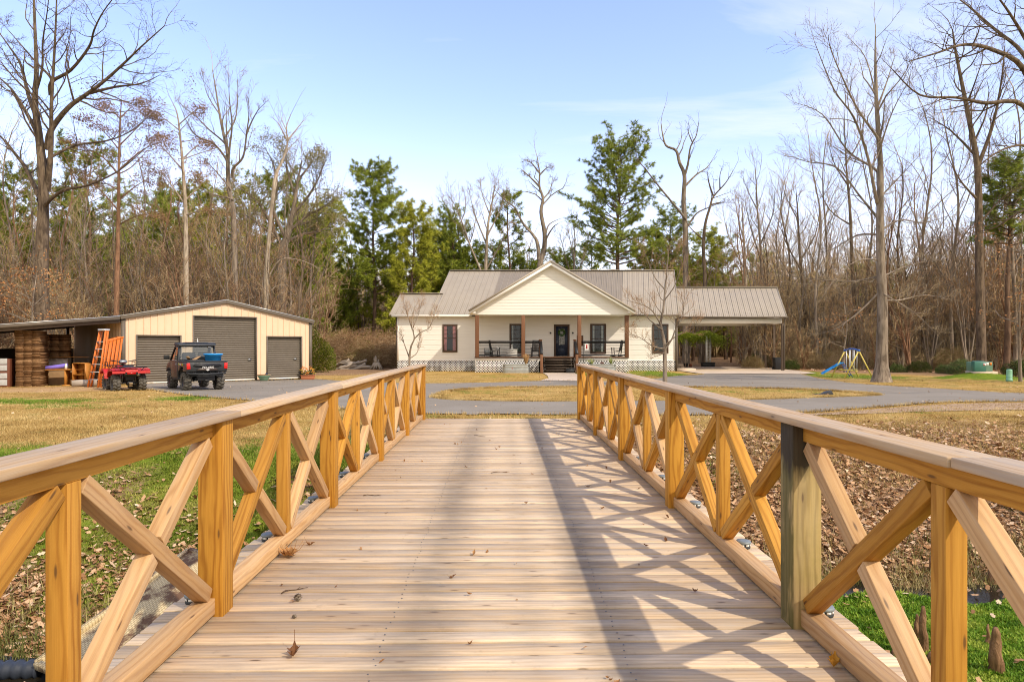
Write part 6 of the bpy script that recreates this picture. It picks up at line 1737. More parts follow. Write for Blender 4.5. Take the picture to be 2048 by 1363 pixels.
px_tree('bare_tree', 'tall bare grey tree with a wide fork, right of the big pine behind the house', 62, [(1371,690),(1371,571),(1371,465),(1367,403),(1369,352),(1359,325),(1352,301),(1332,291),(1325,267),(1322,245)], 13,
  [(6,[(1369,352),(1376,328),(1381,294),(1393,270),(1398,240)],5),(5,[(1372,370),(1393,349),(1414,335),(1429,312)],5),(6,[(1371,440),(1366,431),(1338,397),(1315,369),(1294,342),(1274,315),(1272,288)],6),(6,[(1371,462),(1374,455),(1393,427),(1420,414),(1444,404)],6),(3,[(1352,301),(1362,280),(1364,250)],4),(3,[(1385,285),(1376,262),(1378,240)],4)],
  B_GREY, T_DARK, seed=25, up=.08, jit=.18, ang=.7, kids=(0, 4, 3, 3), rmin=.010, tk=3)
px_tree('bare_tree', 'slim dark bare tree leaning right, beside the wide-forked one behind the carport', 61, [(1409,690),(1410,573),(1407,499),(1410,451),(1420,414),(1427,393),(1451,366),(1467,340)], 9,
  [(4,[(1421,410),(1440,405),(1462,405)],5),(4,[(1427,393),(1418,365),(1414,340)],5),(4,[(1408,480),(1385,460),(1370,440)],4),(3,[(1440,378),(1440,350),(1446,330)],4)],
  B_DARK, T_DARK, seed=26, up=.08, jit=.2, ang=.7, kids=(0, 5, 4, 3), rmin=.010, tk=5)
px_tree('lawn_tree', 'large bare tree with a straight pale trunk standing on the lawn beyond the swing set', 31.5, [(1763,765),(1764,690),(1765,614),(1761,502),(1760,418),(1761,335),(1754,223),(1751,139),(1751,73)], 24,
  [(7,[(1760,450),(1754,435),(1718,390),(1673,335),(1617,324),(1578,312)],14),(9,[(1757,410),(1751,390),(1735,312),(1707,234),(1668,179),(1629,84)],16),(7,[(1760,350),(1746,335),(1695,301),(1645,229),(1589,205)],14),(7,[(1758,300),(1757,279),(1718,223),(1690,167),(1662,100),(1656,68)],14),(6,[(1762,400),(1765,390),(1796,357),(1840,310)],12),(6,[(1760,310),(1762,290),(1785,223),(1818,160)],12),(6,[(1757,250),(1757,234),(1746,167),(1729,112),(1701,80)],12),
   (6,[(1762,556),(1762,552),(1701,563),(1634,558),(1562,550)],12),(6,[(1765,548),(1771,550),(1818,530),(1885,518)],12),(5,[(1766,585),(1773,591),(1829,625),(1874,669)],10),(5,[(1763,580),(1720,622),(1675,655),(1640,668)],10),(5,[(1762,470),(1715,470),(1660,500),(1610,505)],10),(5,[(1762,460),(1800,440),(1850,445),(1900,430)],11),(5,[(1755,215),(1775,160),(1790,110)],9),(5,[(1764,600),(1800,600),(1850,590),(1905,600)],10),(4,[(1763,520),(1720,520),(1680,545),(1640,600)],9)],
  B_GREY, T_GREY, seed=31, up=.07, jit=.15, ang=.7, kids=(0, 9, 8, 6), rmin=.0065, flare=1.7)
px_tree('bare_tree', 'slim bare tree behind the right end of the carport roof', 60, [(1525,740),(1526,650),(1524,560),(1520,480),(1515,420),(1512,360),(1510,330)], 8, [(4,[(1522,520),(1500,450),(1490,400)],9),(4,[(1520,490),(1545,430),(1550,380)],9),(3,[(1515,420),(1495,380),(1485,350)],8)], B_GREY, T_GREY, seed=32, up=.12, jit=.14, ang=.6, rmin=.009, tk=10)
px_tree('bare_tree', 'dark slim bare tree between the carport post and the swing set', 56, [(1612,742),(1612,650),(1604,560),(1598,480),(1595,420),(1592,380)], 10, [(4,[(1602,540),(1570,480),(1560,430)],9),(4,[(1600,520),(1630,470),(1640,410)],9),(3,[(1596,440),(1575,400),(1565,370)],8)], B_DARK, T_BROWN, seed=33, up=.12, jit=.15, ang=.65, rmin=.009, tk=10)
px_tree('bare_tree', 'bare tree showing its upper limbs just left of the lawn tree trunk', 54, [(1712,745),(1710,640),(1704,520),(1700,420),(1694,350),(1690,280),(1688,215)], 9, [(4,[(1702,450),(1660,420),(1630,360)],9),(4,[(1696,370),(1670,330),(1655,280)],9),(4,[(1690,330),(1720,280),(1730,230)],9)], B_DARK, T_BROWN, seed=34, up=.10, jit=.16, ang=.65, rmin=.008, tk=10)
px_tree('bare_tree', 'large dark double-limbed bare tree behind the transformer', 45, [(1962,745),(1963,720),(1958,474),(1955,335),(1935,223),(1913,112),(1905,60)], 20, [(9,[(1955,335),(1985,251),(2002,167),(2010,90)],14),(6,[(1956,400),(1920,360),(1890,300)],11),(6,[(1950,310),(1900,260),(1850,230)],12),(5,[(1957,450),(2000,400),(2030,380)],9)], B_DARK, T_DARK, seed=35, up=.08, jit=.17, ang=.7, rmin=.008, tk=12)
px_tree('oak_tree', 'big dark bare oak at the right edge, its long limbs reaching over the lawn', 30, [(2120,770),(2112,640),(2104,480),(2096,330),(2090,200),(2090,60),(2095,-80)], 32,
  [(13,[(2092,260),(2048,139),(1986,100),(1930,89),(1874,106),(1818,123)],14),(11,[(2090,210),(2048,110),(1986,56),(1935,11),(1890,-20)],14),(12,[(2096,330),(2048,212),(1969,206),(1913,195),(1840,190),(1785,139)],14),(9,[(2090,150),(2040,60),(2000,0),(1960,-40)],12),(8,[(2094,300),(2040,290),(1985,310),(1930,360)],12),(7,[(2100,420),(2048,420),(1990,455),(1940,465)],9),(7,[(2091,120),(2060,20),(2050,-60)],8)],
  B_DARK, T_DARK, seed=36, up=.05, jit=.18, ang=.8, kids=(0, 9, 8, 6), rmin=.0065)
px_tree('bare_tree', 'grey-tan bare tree with a fine feathery crown behind the left roof slope', 64, [(965,690),(968,600),(972,520),(976,450),(985,400),(990,370)], 10, [(5,[(970,560),(940,490),(915,420),(895,390)],12),(4,[(974,490),(950,430),(938,380)],11),(4,[(975,470),(1000,420),(1012,380)],11),(4,[(972,540),(1000,490),(1020,450)],10),(3,[(980,430),(965,390),(960,365)],9)], B_PALE, T_TAN, seed=61, rmin=.010, up=.10, jit=.18, ang=.65, tk=12)
px_tree('bare_tree', 'broad tan bare tree filling the gap between the dark pine and the porch gable', 68, [(925,690),(924,600),(920,520),(915,450),(905,410)], 9, [(4,[(922,560),(890,490),(872,430)],12),(4,[(920,530),(945,470),(955,410)],12),(4,[(917,480),(900,430),(885,400)],10),(3,[(915,460),(930,420),(930,385)],9)], B_GREY, T_TAN, seed=62, rmin=.010, up=.10, jit=.18, ang=.65, tk=12)
px_tree('bare_tree', 'bare twiggy tree low between the porch gable and the big pine', 70, [(1150,690),(1150,600),(1148,540),(1150,480),(1146,445)], 7, [(3,[(1149,570),(1130,510),(1120,470)],11),(3,[(1149,560),(1170,510),(1178,470)],11),(3,[(1149,520),(1140,480),(1136,455)],9)], B_GREY, T_BROWN, seed=63, rmin=.010, up=.10, jit=.18, ang=.7, tk=12)
px_tree('bare_tree', 'pale bare tree with a fine spreading crown behind the carport ridge', 70, [(1490,690),(1492,600),(1490,520),(1486,450),(1484,400)], 9, [(4,[(1490,540),(1460,480),(1445,420)],12),(4,[(1490,520),(1520,460),(1530,410)],12),(4,[(1488,480),(1475,430),(1470,385)],10)], B_PALE, T_TAN, seed=64, rmin=.010, up=.12, jit=.17, ang=.65, tk=12)
# young trees near the house
YO = dict(up=.10, jit=.2, ang=.65, kids=(0, 9, 8, 5), rmin=.005)
px_tree('young_tree', 'slender bare young tree on the grass island before the right wing', 28.3, [(1330,771),(1329.5,711),(1328.6,684),(1323,658),(1321.5,644),(1327,615),(1331,568),(1335,533),(1337,500)], 9,
  [(4,[(1321,648),(1306,623),(1287,610),(1250,600)],10),(4,[(1329,700),(1343,679),(1351,658),(1364,631),(1368,605),(1369,568)],12),(3.5,[(1328,697),(1306,692),(1279,674),(1258,668)],9),(3.5,[(1325,660),(1300,640),(1285,625),(1270,640)],7),(3,[(1330,690),(1355,670),(1385,655),(1395,640)],8),(3,[(1331,580),(1310,555),(1295,520),(1285,490)],8),(3,[(1329,600),(1350,570),(1362,530),(1365,490)],8),(2.5,[(1329,705),(1310,712),(1300,700)],5)],
  B_GREY, T_RED, seed=41, flare=1.1, tk=8, **YO)
px_tree('young_tree', 'slender bare young tree in front of the left wing window wall', 44, [(819,744),(819,716),(822,693),(828.5,677),(825.5,660),(823,644),(830,610)], 5,
  [(3,[(828,678),(842,664),(858,656),(866.5,636),(872,620)],10),(3,[(818.5,714),(809,689),(803,670),(790,660)],9),(2.5,[(820,716),(834,705),(838,683),(840,668)],8),(2.5,[(825,660),(815,630),(806,600)],9),(2.5,[(826,655),(838,625),(845,595)],9)],
  B_GREY, T_RED, seed=42, flare=1.1, tk=6, up=.12, jit=.2, ang=.6, kids=(0, 9, 8, 5), rmin=.006)
# oaks that still hold dry leaves
def leafy_sapling(px, Y, H, lab, seed, lm, leaf=.6, name='young_oak', n=10):
    x = at(px, Y); z = gz(x, Y); t = thing(name, lab, 'tree', (x, Y, z)); T = Tree(seed, leaf=leaf, leafn=5, leafsize=.12, up=.0, flat=.35, ang=1.0, kids=(0, 6, 5, 4), rmin=.007)
    pts = [Vector((.1*math.sin(i*1.3+seed), .1*math.cos(i), H*i/5)) for i in range(6)]; T.limb(pts, .09, .02, 7, n, H*.8, .35); T.build(t, B_GREY, T_GREY, lm); return t
leafy_sapling(70, 40.5, 6.2, 'young oak holding orange dry leaves in front of the huge oak trunk', 51, L_ORANGE, .85, n=16)
leafy_sapling(2040, 32, 7.0, 'young oak with rusty dry leaves at the right edge above the pedestal', 52, L_ORANGE, .6, n=14)
leafy_sapling(1690, 45, 4.2, 'sapling with a few orange leaves behind the swing set', 53, L_ORANGE, .35)

# ------------------------------------------------------------------ pines
def pine_mesh(seed, H, c0, half, nb, mats, dead=3, shape=1.0, tr=.22, sub=7):
    rr = random.Random(seed); W = MB(); Ndl = MB()
    lean = Vector((rr.uniform(-.02, .02), rr.uniform(-.02, .02), 0))
    tp = [Vector((.12*math.sin(i*.8+seed), .12*math.cos(i*.7), H*i/12))+lean*H*i/12 for i in range(13)]; W.tube(tp, [tr*(1-.86*i/12) for i in range(13)], 9, False)
    def tuft(p, d, s):
        for k in range(15):
            a = Vector((rr.gauss(0, 1), rr.gauss(0, 1), rr.gauss(.15, .8))).normalized(); v = (d*.55+a).normalized(); e = v.orthogonal().normalized()*.024*s/.3
            L = s*rr.uniform(.7, 1.25); Ndl.r = min(1, max(0, rr.gauss(.45, .25))); q = p+v*L; q.z -= L*.15
            Ndl.tri(p-e, p+e, q)
    for b in range(nb):
        f = c0+(1-c0)*((b+rr.random())/nb); h = H*f; a = b*2.4+rr.uniform(-.5, .5)
        g = (f-c0)/(1-c0); prof = math.sqrt(max(.08, 1-((g-.36)/.73)**2))
        L = half*prof*rr.choice((rr.uniform(.45, .75), rr.uniform(.8, 1.15)))+.3; k = min(int(f*12), 11); p = tp[k].lerp(tp[k+1], f*12-k)
        d = Vector((math.cos(a), math.sin(a), .12+.55*g+rr.gauss(0, .12))).normalized(); pts = [p]; n = 6
        for i in range(n):
            d = (d+Vector((rr.gauss(0, .10), rr.gauss(0, .10), .06))).normalized(); pts.append(pts[-1]+d*L/n)
        W.tube(pts, [max(.012, tr*.26*(1-g*.6)*(1-.8*i/n)) for i in range(n+1)], 4, False)
        m_ = max(3, int(sub*1.15*L/half+2))
        for i in range(m_):
            t = .30+.70*(i+rr.random())/m_; kk = min(int(t*n), n-1); q = pts[kk].lerp(pts[kk+1], t*n-kk); tg = (pts[kk+1]-pts[kk]).normalized()
            s_ = (tg+Vector((rr.gauss(0, .7), rr.gauss(0, .7), rr.gauss(.15, .3)))).normalized(); l2 = rr.uniform(.35, .9)*(.5+.5*L/half)
            e = q+s_*l2; W.twig(q, e, .018)
            for u in (.4, .62, .82, 1.0):
                o = Vector((rr.gauss(0, .10), rr.gauss(0, .10), rr.gauss(0, .08))); tuft(q.lerp(e, u)+o, s_, rr.uniform(.26, .42))
        tuft(pts[-1], d, .4)
    for k in range(16): tuft(tp[-1]+Vector((rr.gauss(0, .18), rr.gauss(0, .18), rr.uniform(-.7, .1))), Vector((0, 0, 1)), .38)
    for k in range(dead):
        f = rr.uniform(c0*.5, c0); p = tp[0].lerp(tp[-1], f); a = rr.uniform(0, 6.3); W.twig(p, p+Vector((math.cos(a), math.sin(a), .1))*rr.uniform(.6, 1.8), .03)
    return W, Ndl
def pine(px, Y, ytop, c0, halfpx, label, seed, mat=L_PINE, nb=70, group=None, tr=.22, shape=1.0, sub=7):
    x = at(px, Y); z = gz(x, Y); H = zat(ytop, Y)-z
    t = thing('pine_tree', label, 'pine', (x, Y, z), 0, group)
    Wd, Nd = pine_mesh(seed, H, c0, halfpx*Y/F, nb, mat, tr=tr, shape=shape, sub=sub); Wd.build('trunk', B_PINE, t, smooth=True); Nd.build('crown', mat, t); return t
pine(748, 62, 345, .36, 64, 'tall pine with a pointed crown, left of the house behind the brush', 61, nb=84, shape=1)
pine(1232, 63, 300, .46, 100, 'big broad pine towering behind the house right of the porch gable', 62, nb=96, tr=.30, sub=9)
pine(826, 60, 428, .12, 62, 'yellow-green bushy pine right of the pointed pine', 63, L_PINEY, nb=84)
pine(905, 66, 440, .15, 55, 'dark green pine behind the left end of the house roof', 64, nb=78)
pine(868, 70, 470, .12, 45, 'small pine peeping between the yellow-green pine and the dark one', 65, nb=60)
pine(1022, 66, 392, .25, 45, 'thin open pine left of the twisted bare tree', 66, nb=44, sub=5)
pine(1345, 68, 440, .25, 75, 'lower spreading pine behind the right wing roof', 67, nb=74)
pine(1420, 72, 478, .3, 62, 'hazy low pine behind the carport ridge', 68, L_PINEY, nb=60)
pine(1180, 74, 500, .2, 60, 'small dark pine just right of the porch gable', 69, nb=54)
pine(2012, 46, 325, .60, 58, 'pine crown between dark trunks at the far right', 70, nb=46)
pine(620, 60, 455, .10, 52, 'bushy green pine behind the broad olive oak', 71, nb=78)
pine(150, 68, 395, .15, 70, 'dark pine behind the huge oak trunk on the left', 72, nb=78)
pine(30, 64, 350, .15, 80, 'dark pine at the left edge of the wood', 73, nb=86)
pine(330, 70, 430, .12, 70, 'pine behind the two bald cypresses', 74, nb=78)
pine(420, 74, 440, .12, 70, 'pine deep in the wood left of the tall forked tree', 75, L_PINEY, nb=72)

# ------------------------------------------------------------------ the wood: copies of a few trees
def proto_bare(seed, H, bm, tm, kids=(0, 6, 5, 4), nb=18, t0=.30, r=.13, name='woodland_tree'):
    T = Tree(seed, up=.12, jit=.17, ang=.62, kids=(0, 8, 7, 6), maxlev=3, rmin=.010); rr = random.Random(seed)
    pts = [Vector((.35*math.sin(i*.9+seed)*i/8, .35*math.cos(i*1.1+seed)*i/8, H*i/8)) for i in range(9)]
    T.limb(pts, r, .03, 8, nb, H*.5, t0); t = thing(name, 'x', 'tree', (0, 0, 0)); T.build(t, bm, tm); return t
def proto_sap(seed, H, tm, name='sapling', nst=6):
    """many-stemmed bare understorey tree"""
    rr = random.Random(seed); T = Tree(seed, up=.07, jit=.22, ang=.8, kids=(0, 6, 5, 4), maxlev=3, rmin=.010)
    for k in range(nst):
        a = rr.uniform(0, 6.3); h = H*rr.uniform(.6, 1); le = rr.uniform(.1, .4)*h
        pts = [Vector((math.cos(a)*le*(i/4)**1.3+.08*math.sin(i*2+k), math.sin(a)*le*(i/4)**1.3, h*i/4)) for i in range(5)]; T.limb(pts, .045, .012, 5, 9, h*.55, .2)
    t = thing(name, 'x', 'tree', (0, 0, 0)); T.build(t, B_GREY if seed % 2 else B_RED, tm); return t
def proto_bush(seed, rx, h, tm, n=2600, leafm=None, nl=0, name='bramble_bush', ls=.07):
    rr = random.Random(seed); m = MB(); lf = MB()
    for k in range(n):
        a = rr.uniform(0, 6.3); q = rr.random()**.5; top = h*(1-.55*q*q)*(.8+.35*mnoise.noise((q*math.cos(a)*2, q*math.sin(a)*2, seed))); p = Vector((rx*q*math.cos(a), rx*q*math.sin(a), top*rr.random()**.7))
        d = Vector((rr.gauss(0, 1), rr.gauss(0, 1), rr.gauss(.2, .7))).normalized(); L = rr.uniform(.25, .8); b = p+d*L*.5; e = b+(d+Vector((rr.gauss(0, .4), rr.gauss(0, .4), -.25)))*L*.5; m.r = rr.random(); m.twig(p, b, .013); m.twig(b, e, .010)
    for k in range(nl):
        a = rr.uniform(0, 6.3); q = rr.random()**.5; top = h*(1-.5*q*q)*(.85+.4*mnoise.noise((q*math.cos(a)*2.5, q*math.sin(a)*2.5, seed+3))); p = Vector((rx*q*math.cos(a), rx*q*math.sin(a), top*rr.random()**.6)); d = Vector((rr.gauss(0, 1), rr.gauss(0, 1), rr.gauss(0, .8))).normalized(); e = d.orthogonal().normalized()*ls*.4; L = ls*rr.uniform(.7, 1.6); lf.r = min(1, max(0, rr.gauss(.45, .28))); lf.quad(p, p+d*L*.5+e, p+d*L, p+d*L*.5-e)
    t = thing(name, 'x', 'bush', (0, 0, 0)); m.build('stems', tm, t)
    if nl: lf.build('foliage', leafm, t)
    return t
W1 = [proto_bare(101, 15, B_GREY, T_BROWN), proto_bare(102, 13, B_DARK, T_BROWN, nb=14), proto_bare(103, 16, B_GREY, T_GREY, nb=16), proto_bare(104, 11, B_DARK, T_DARK, nb=13, t0=.3), proto_bare(105, 14, B_RED, T_RED, nb=14)]
W2 = [proto_sap(111, 6, T_BROWN), proto_sap(112, 5, T_TAN), proto_sap(113, 7, T_RED), proto_sap(114, 4.5, T_BROWN)]
PT = []
for k, (mt, sd, H) in enumerate(((L_PINE, 121, 14), (L_PINEY, 122, 12), (L_PINE, 123, 10))):
    t = thing('pine_tree', 'x', 'pine', (0, 0, 0)); a, b = pine_mesh(sd, H, .15, 3.4, 56, mt, sub=6); a.build('trunk', B_PINE, t, smooth=True); b.build('crown', mt, t); PT.append(t)
used = set()
def place(pr, x, y, s, label, group):
    loc = (x, y, gz(x, y)-.05); rz = R.uniform(0, 6.28)
    if id(pr) not in used:
        used.add(id(pr)); pr.location = loc; pr.rotation_euler = (0, 0, rz); pr.scale = (s, s, s); pr['label'] = label; pr['group'] = group; return pr
    return dup(pr, loc, rz, label, group, s)
taken = []
def spot(pxr, yr, dmin, ok=lambda x, y: True):
    for _ in range(300):
        px = R.uniform(*pxr); y = yr[0]+(yr[1]-yr[0])*R.random(); x = at(px, y)
        if ok(x, y) and all((x-a)**2+(y-b)**2 > dmin*dmin for a, b in taken): taken.append((x, y)); return x, y
    return None
def okleft(x, y):
    v = GM.inverted() @ Vector((x, y, 0)); return not (-6.8 < v.x < 10 and -3 < v.y < 13.5) and not (x > -9.5 and y < 60)
ZONES = [
 ('left', (-260, 640), (47, 84), 100, 'behind the garage', okleft),
 ('mid', (640, 1500), (66, 92), 50, 'behind the house', lambda x, y: True),
 ('right', (1480, 2300), (51, 86), 112, 'in the wood right of the carport', lambda x, y: y > 51 - .22*(x-22)),
]
KIND = {0: 'tall grey-barked bare tree', 1: 'dark-trunked bare tree', 2: 'tall pale bare tree', 3: 'short dark bare tree', 4: 'reddish bare tree'}
for (zn, pxr, yr, n, wh, ok) in ZONES:
    for i in range(n):
        s = spot(pxr, yr, 1.2, ok)
        if not s: continue
        k = R.choice((0, 1, 2, 3, 4, 3)) if zn != 'right' else R.choice((0, 1, 1, 3, 3, 4))
        sc_ = R.uniform(.65, 1.05) if zn == 'left' else R.uniform(.6, .92) if zn == 'mid' else R.uniform(.68, 1.25)
        place(W1[k], s[0], s[1], sc_, '%s %s, among others like it' % (KIND[k], wh), 'bare trees '+wh)
for (px, Y, k, s) in ((-60, 56, 0, 1.3), (20, 60, 2, 1.35), (130, 56, 4, 1.2), (175, 60, 0, 1.3), (280, 58, 2, 1.15), (330, 62, 4, 1.25), (420, 60, 0, 1.15), (505, 63, 2, 1.1), (620, 66, 0, .95)):
    place(W1[k], at(px, Y), Y, s, '%s standing highest behind the garage, among others like it' % KIND[k], 'tallest trees behind the garage')
for (px, Y, k, s) in ((1560, 66, 0, 1.2), (1650, 58, 2, 1.25), (1735, 60, 0, 1.35), (1800, 52, 1, 1.25), (1850, 56, 2, 1.4), (1905, 50, 0, 1.3), (1990, 54, 1, 1.45), (2030, 48, 2, 1.3), (2080, 52, 0, 1.45), (2150, 50, 1, 1.4)):
    place(W1[k], at(px, Y), Y, s, '%s standing highest in the wood on the right, among others like it' % KIND[k], 'tallest trees in the wood on the right')
SK = ['brown twiggy many-stemmed sapling', 'tan twiggy many-stemmed sapling', 'reddish twiggy many-stemmed sapling', 'low brown twiggy sapling']
for (zn, pxr, yr, n, wh, ok) in [('left', (-200, 640), (46.5, 64), 96, 'behind the garage', okleft), ('mid', (640, 1480), (64, 84), 36, 'behind the house', lambda x, y: True), ('right', (1480, 2260), (48.5, 68), 100, 'in the wood right of the carport', lambda x, y: y > 50.0-.22*(x-22))]:
    for i in range(n):
        s = spot(pxr, yr, .8, ok)
        if not s: continue
        k = R.choice((0, 1, 2, 3)) if zn == 'left' else R.choice((0, 0, 3, 2))
        place(W2[k], s[0], s[1], R.uniform(.8, 1.9), '%s %s, among others like it' % (SK[k], wh), 'saplings '+wh)
PK_ = ['dark green pine', 'yellow-green pine', 'short dark green pine']
for (pxr, yr, n, wh, smx) in [((-160, 660), (64, 92), 60, 'deep in the wood behind the garage', 1.5), ((660, 1500), (74, 98), 24, 'far behind the house', 1.0), ((1500, 2150), (70, 95), 18, 'deep in the wood right of the carport', 1.15)]:
    for i in range(n):
        s = spot(pxr, yr, 2.2)
        if s: k = R.choice((0, 1, 2)); place(PT[k], s[0], s[1], R.uniform(.6, smx), '%s %s, among others like it' % (PK_[k], wh), 'pines '+wh)
for (px, Y, k, s) in ((690, 66, 1, .72), (715, 70, 0, .74), (785, 66, 1, .84), (850, 65, 1, .8), (880, 69, 0, .92), (935, 68, 2, 1.1), (985, 72, 0, .85), (1055, 70, 2, 1.0), (1130, 72, 0, .78), (1290, 70, 1, .92), (1320, 74, 0, .95), (1385, 71, 1, .85), (1450, 74, 0, .82), (600, 62, 0, .8), (655, 63, 2, .9)):
    place(PT[k], at(px, Y), Y, s, '%s in the row close behind the house, among others like it' % PK_[k], 'pines close behind the house')
# brambles between the garage and the house
BB = [proto_bush(131, 2.4, 3.6, T_RED, 3400), proto_bush(132, 2.0, 2.8, T_TAN, 2600), proto_bush(133, 1.8, 3.0, T_BROWN, 2600, L_SHRUB, 900)]
BL = ['reddish-brown bramble mound', 'tan bramble mound', 'bramble mound with some green leaves']
for (px, Y, k, s) in ((640, 55.5, 0, 1.05), (668, 54.5, 1, 1.1), (700, 55.5, 0, 1.2), (725, 54.0, 2, .95), (750, 55.5, 0, 1.15), (775, 54.5, 1, 1.15), (800, 57.5, 0, 1.1), (690, 57.5, 2, 1.3), (735, 58.0, 1, 1.35), (650, 57.5, 2, 1.35), (770, 58.5, 2, 1.3)):
    place(BB[k], at(px, Y), Y, s, BL[k]+' at the wood edge between the garage and the house', 'brambles between the garage and the house')
for i in range(26):
    s = spot((1480, 2200), (49.5, 58), 1.2, lambda x, y: y > 50.5-.22*(x-22))
    if s: k = R.choice((1, 2, 2)); place(BB[k], s[0], s[1], R.uniform(.4, .75), BL[k]+' under the trees right of the carport', 'brambles under the trees right of the carport')
for i in range(20):
    s = spot((-150, 560), (45.5, 56), 1.4, okleft)
    if s: k = R.choice((0, 1, 2)); place(BB[k], s[0], s[1], R.uniform(.6, 1.1), BL[k]+' at the wood edge behind the garage', 'brambles behind the garage')
SB = [proto_bush(141, 1.0, 3.4, T_BROWN, 300, L_SHRUB, 5200, 'leafy_shrub', .10), proto_bush(142, 1.3, 1.7, T_DARK, 300, L_DKSHRUB, 4200, 'evergreen_shrub', .09)]
for (k, px, Y, s, lab) in ((0, 633, 45.5, .95, 'tall yellow-green leafy shrub at the right rear corner of the garage'), (0, 652, 49, .72, 'lower yellow-green shrub right of the tall one by the garage'), (0, 606, 49, 1.35, 'leafy climber-covered shrub rising behind the garage roof'), (0, 486, 47, 1.2, 'green leafy shrub behind the garage peak'),
                           (1, 1795, 45.5, .45, 'dark evergreen shrub just right of the lawn tree trunk'), (1, 1838, 45.0, .6, 'bright-edged evergreen shrub in the wood, midway between lawn tree and transformer'), (1, 1890, 43.5, .45, 'dark evergreen shrub left of the transformer mound'), (1, 1925, 42, .7, 'small evergreen shrub behind the transformer mound'), (1, 2040, 38, .7, 'evergreen shrub behind the green pedestal'), (1, 1580, 50.5, .55, 'low evergreen shrub behind the right carport post'), (1, 1520, 58, .9, 'evergreen shrub seen through the carport')):
    place(SB[k], at(px, Y), Y, s, lab, 'evergreen shrubs at the wood edges')

# the far wood: a mass nobody could count
rr = random.Random(77); m = MB()
for k in range(7500):
    y = rr.uniform(80, 112); x = at(rr.uniform(-350, 2450), y); u = 1024+x/y*F
    h = (5+15*rr.random()**1.5 if u < 660 else 5+14*rr.random()**1.4 if u > 1480 else 4+9*rr.random()**1.4)*(.8+.5*mnoise.noise((u*.012, y*.05, 2))); z = gz(x, y); m.r = rr.random(); r = rr.uniform(.03, .10)
    m.tube([(x, y, z), (x+rr.gauss(0, .25), y, z+h*.5), (x+rr.gauss(0, .6), y, z+h)], [r, r*.7, .02], 4, False)
    for j in range(24):
        p = Vector((x, y, z+h*rr.uniform(.12, 1))); d = Vector((rr.gauss(0, 1), rr.gauss(0, .6), rr.gauss(.5, .5))).normalized(); L = rr.uniform(.8, 3.0); q = p+d*L; m.twig(p, q, .032); m.twig(p+d*L*.5, p+d*L*.5+Vector((rr.gauss(0, .6), rr.gauss(0, .4), rr.gauss(.4, .4))), .025)
tag(m.build('far_woodland', T_BROWN), kind='stuff')
# low tangle on the forest floor
m = MB()
for k in range(42000):
    u = rr.choice(((-260, 640), (-260, 640), (640, 800), (1470, 2350), (1470, 2350), (1470, 2350))); y = rr.uniform(47, 78)**1.0; x = at(rr.uniform(*u), y)
    if u[1] <= 640 and not okleft(x, y): continue
    if u[0] == 640 and y < 56: continue
    if u[0] == 1470 and (y < 51-.22*(x-22) or (x < 21.5 and y < 59)): continue
    z = gz(x, y); p = Vector((x, y, z+abs(rr.gauss(0, .8)))); d = Vector((rr.gauss(0, .8), rr.gauss(0, .8), rr.gauss(.7, .6))).normalized(); L = rr.uniform(.4, 1.5); m.r = rr.random(); b = p+d*L*.5; m.twig(p, b, .014); m.twig(b, b+(d+Vector((rr.gauss(0, .4), rr.gauss(0, .4), -.1)))*L*.5, .010)
tag(m.build('undergrowth', T_BROWN), kind='stuff')

# ------------------------------------------------------------------ litter, grass, moss
def litter(name, n, sampler, size, mat, lift=.012):
    m = MB(); k = 0; tries = 0
    while k < n and tries < n*12:
        tries += 1; p = sampler()
        if p is None: continue
        x, y, z = p; k += 1; S = size*R.choice((R.uniform(.35, .8), R.uniform(.8, 1.35))); a = R.uniform(0, 6.28); tl = R.gauss(0, .35); tl2 = R.gauss(0, .35)
        ca_, sa = math.cos(a), math.sin(a); m.r = min(1, max(0, R.gauss(.5, .27))); z += lift+R.random()*.025; cu = R.uniform(-.3, .6)*S
        def P(u, v): return (x+ca_*u*S-sa*v*S, y+sa*u*S+ca_*v*S, z+tl*u*S+tl2*v*S+cu*u*u)
        c0 = P(-.5, 0); c1 = P(-.18, .30); c2 = P(.02, .17); c3 = P(.2, .30); c4 = P(.52, 0); c5 = P(.2, -.30); c6 = P(.02, -.17); c7 = P(-.18, -.30); cc = P(0, 0)
        i = m.nv()
        for q in (c0, c1, c2, c3, c4, c5, c6, c7): m.v(q)
        m.f((i, i+1, i+2, i+6, i+7)); m.f((i+2, i+3, i+4, i+5, i+6))
    return tag(m.build(name, mat), kind='stuff')
L_LIT = ramped('leaf_litter', [(0, (.15,.07,.03)), (.35, (.39,.205,.095)), (.7, (.60,.38,.21)), (1, (.74,.56,.38))], .8, trans=.1)
def s_right():
    x = R.uniform(2.0, 17); d = .25+abs(R.gauss(0, 2.3)); y = ycreek(x)+d
    if d > 7: return None
    return x, y, gz(x, y)
def s_left():
    x = -2.0-abs(R.gauss(0, 3.2)); d = .15+abs(R.gauss(0, 1.7)); y = ycreek(x)+d
    if x < -14 or d > 6: return None
    if mnoise.noise((x*1.1, y*1.1, 4)) + R.uniform(-.5, .5) - max(0, d-1.0)*.22 < -.1: return None
    return x, y, gz(x, y)
def s_near():
    sgn = R.choice((-1, -1, -1, 1)); x = sgn*R.uniform(2.0, 9); y = ycreek(x)-R.uniform(.4, 3)
    if sgn > 0 and R.random() < .5: return None
    return x, y, gz(x, y)
def s_lawn():
    x = R.uniform(-20, 24); y = R.uniform(9, 44)
    if abs(x) < 2 and y < 13.5: return None
    return x, y, gz(x, y)
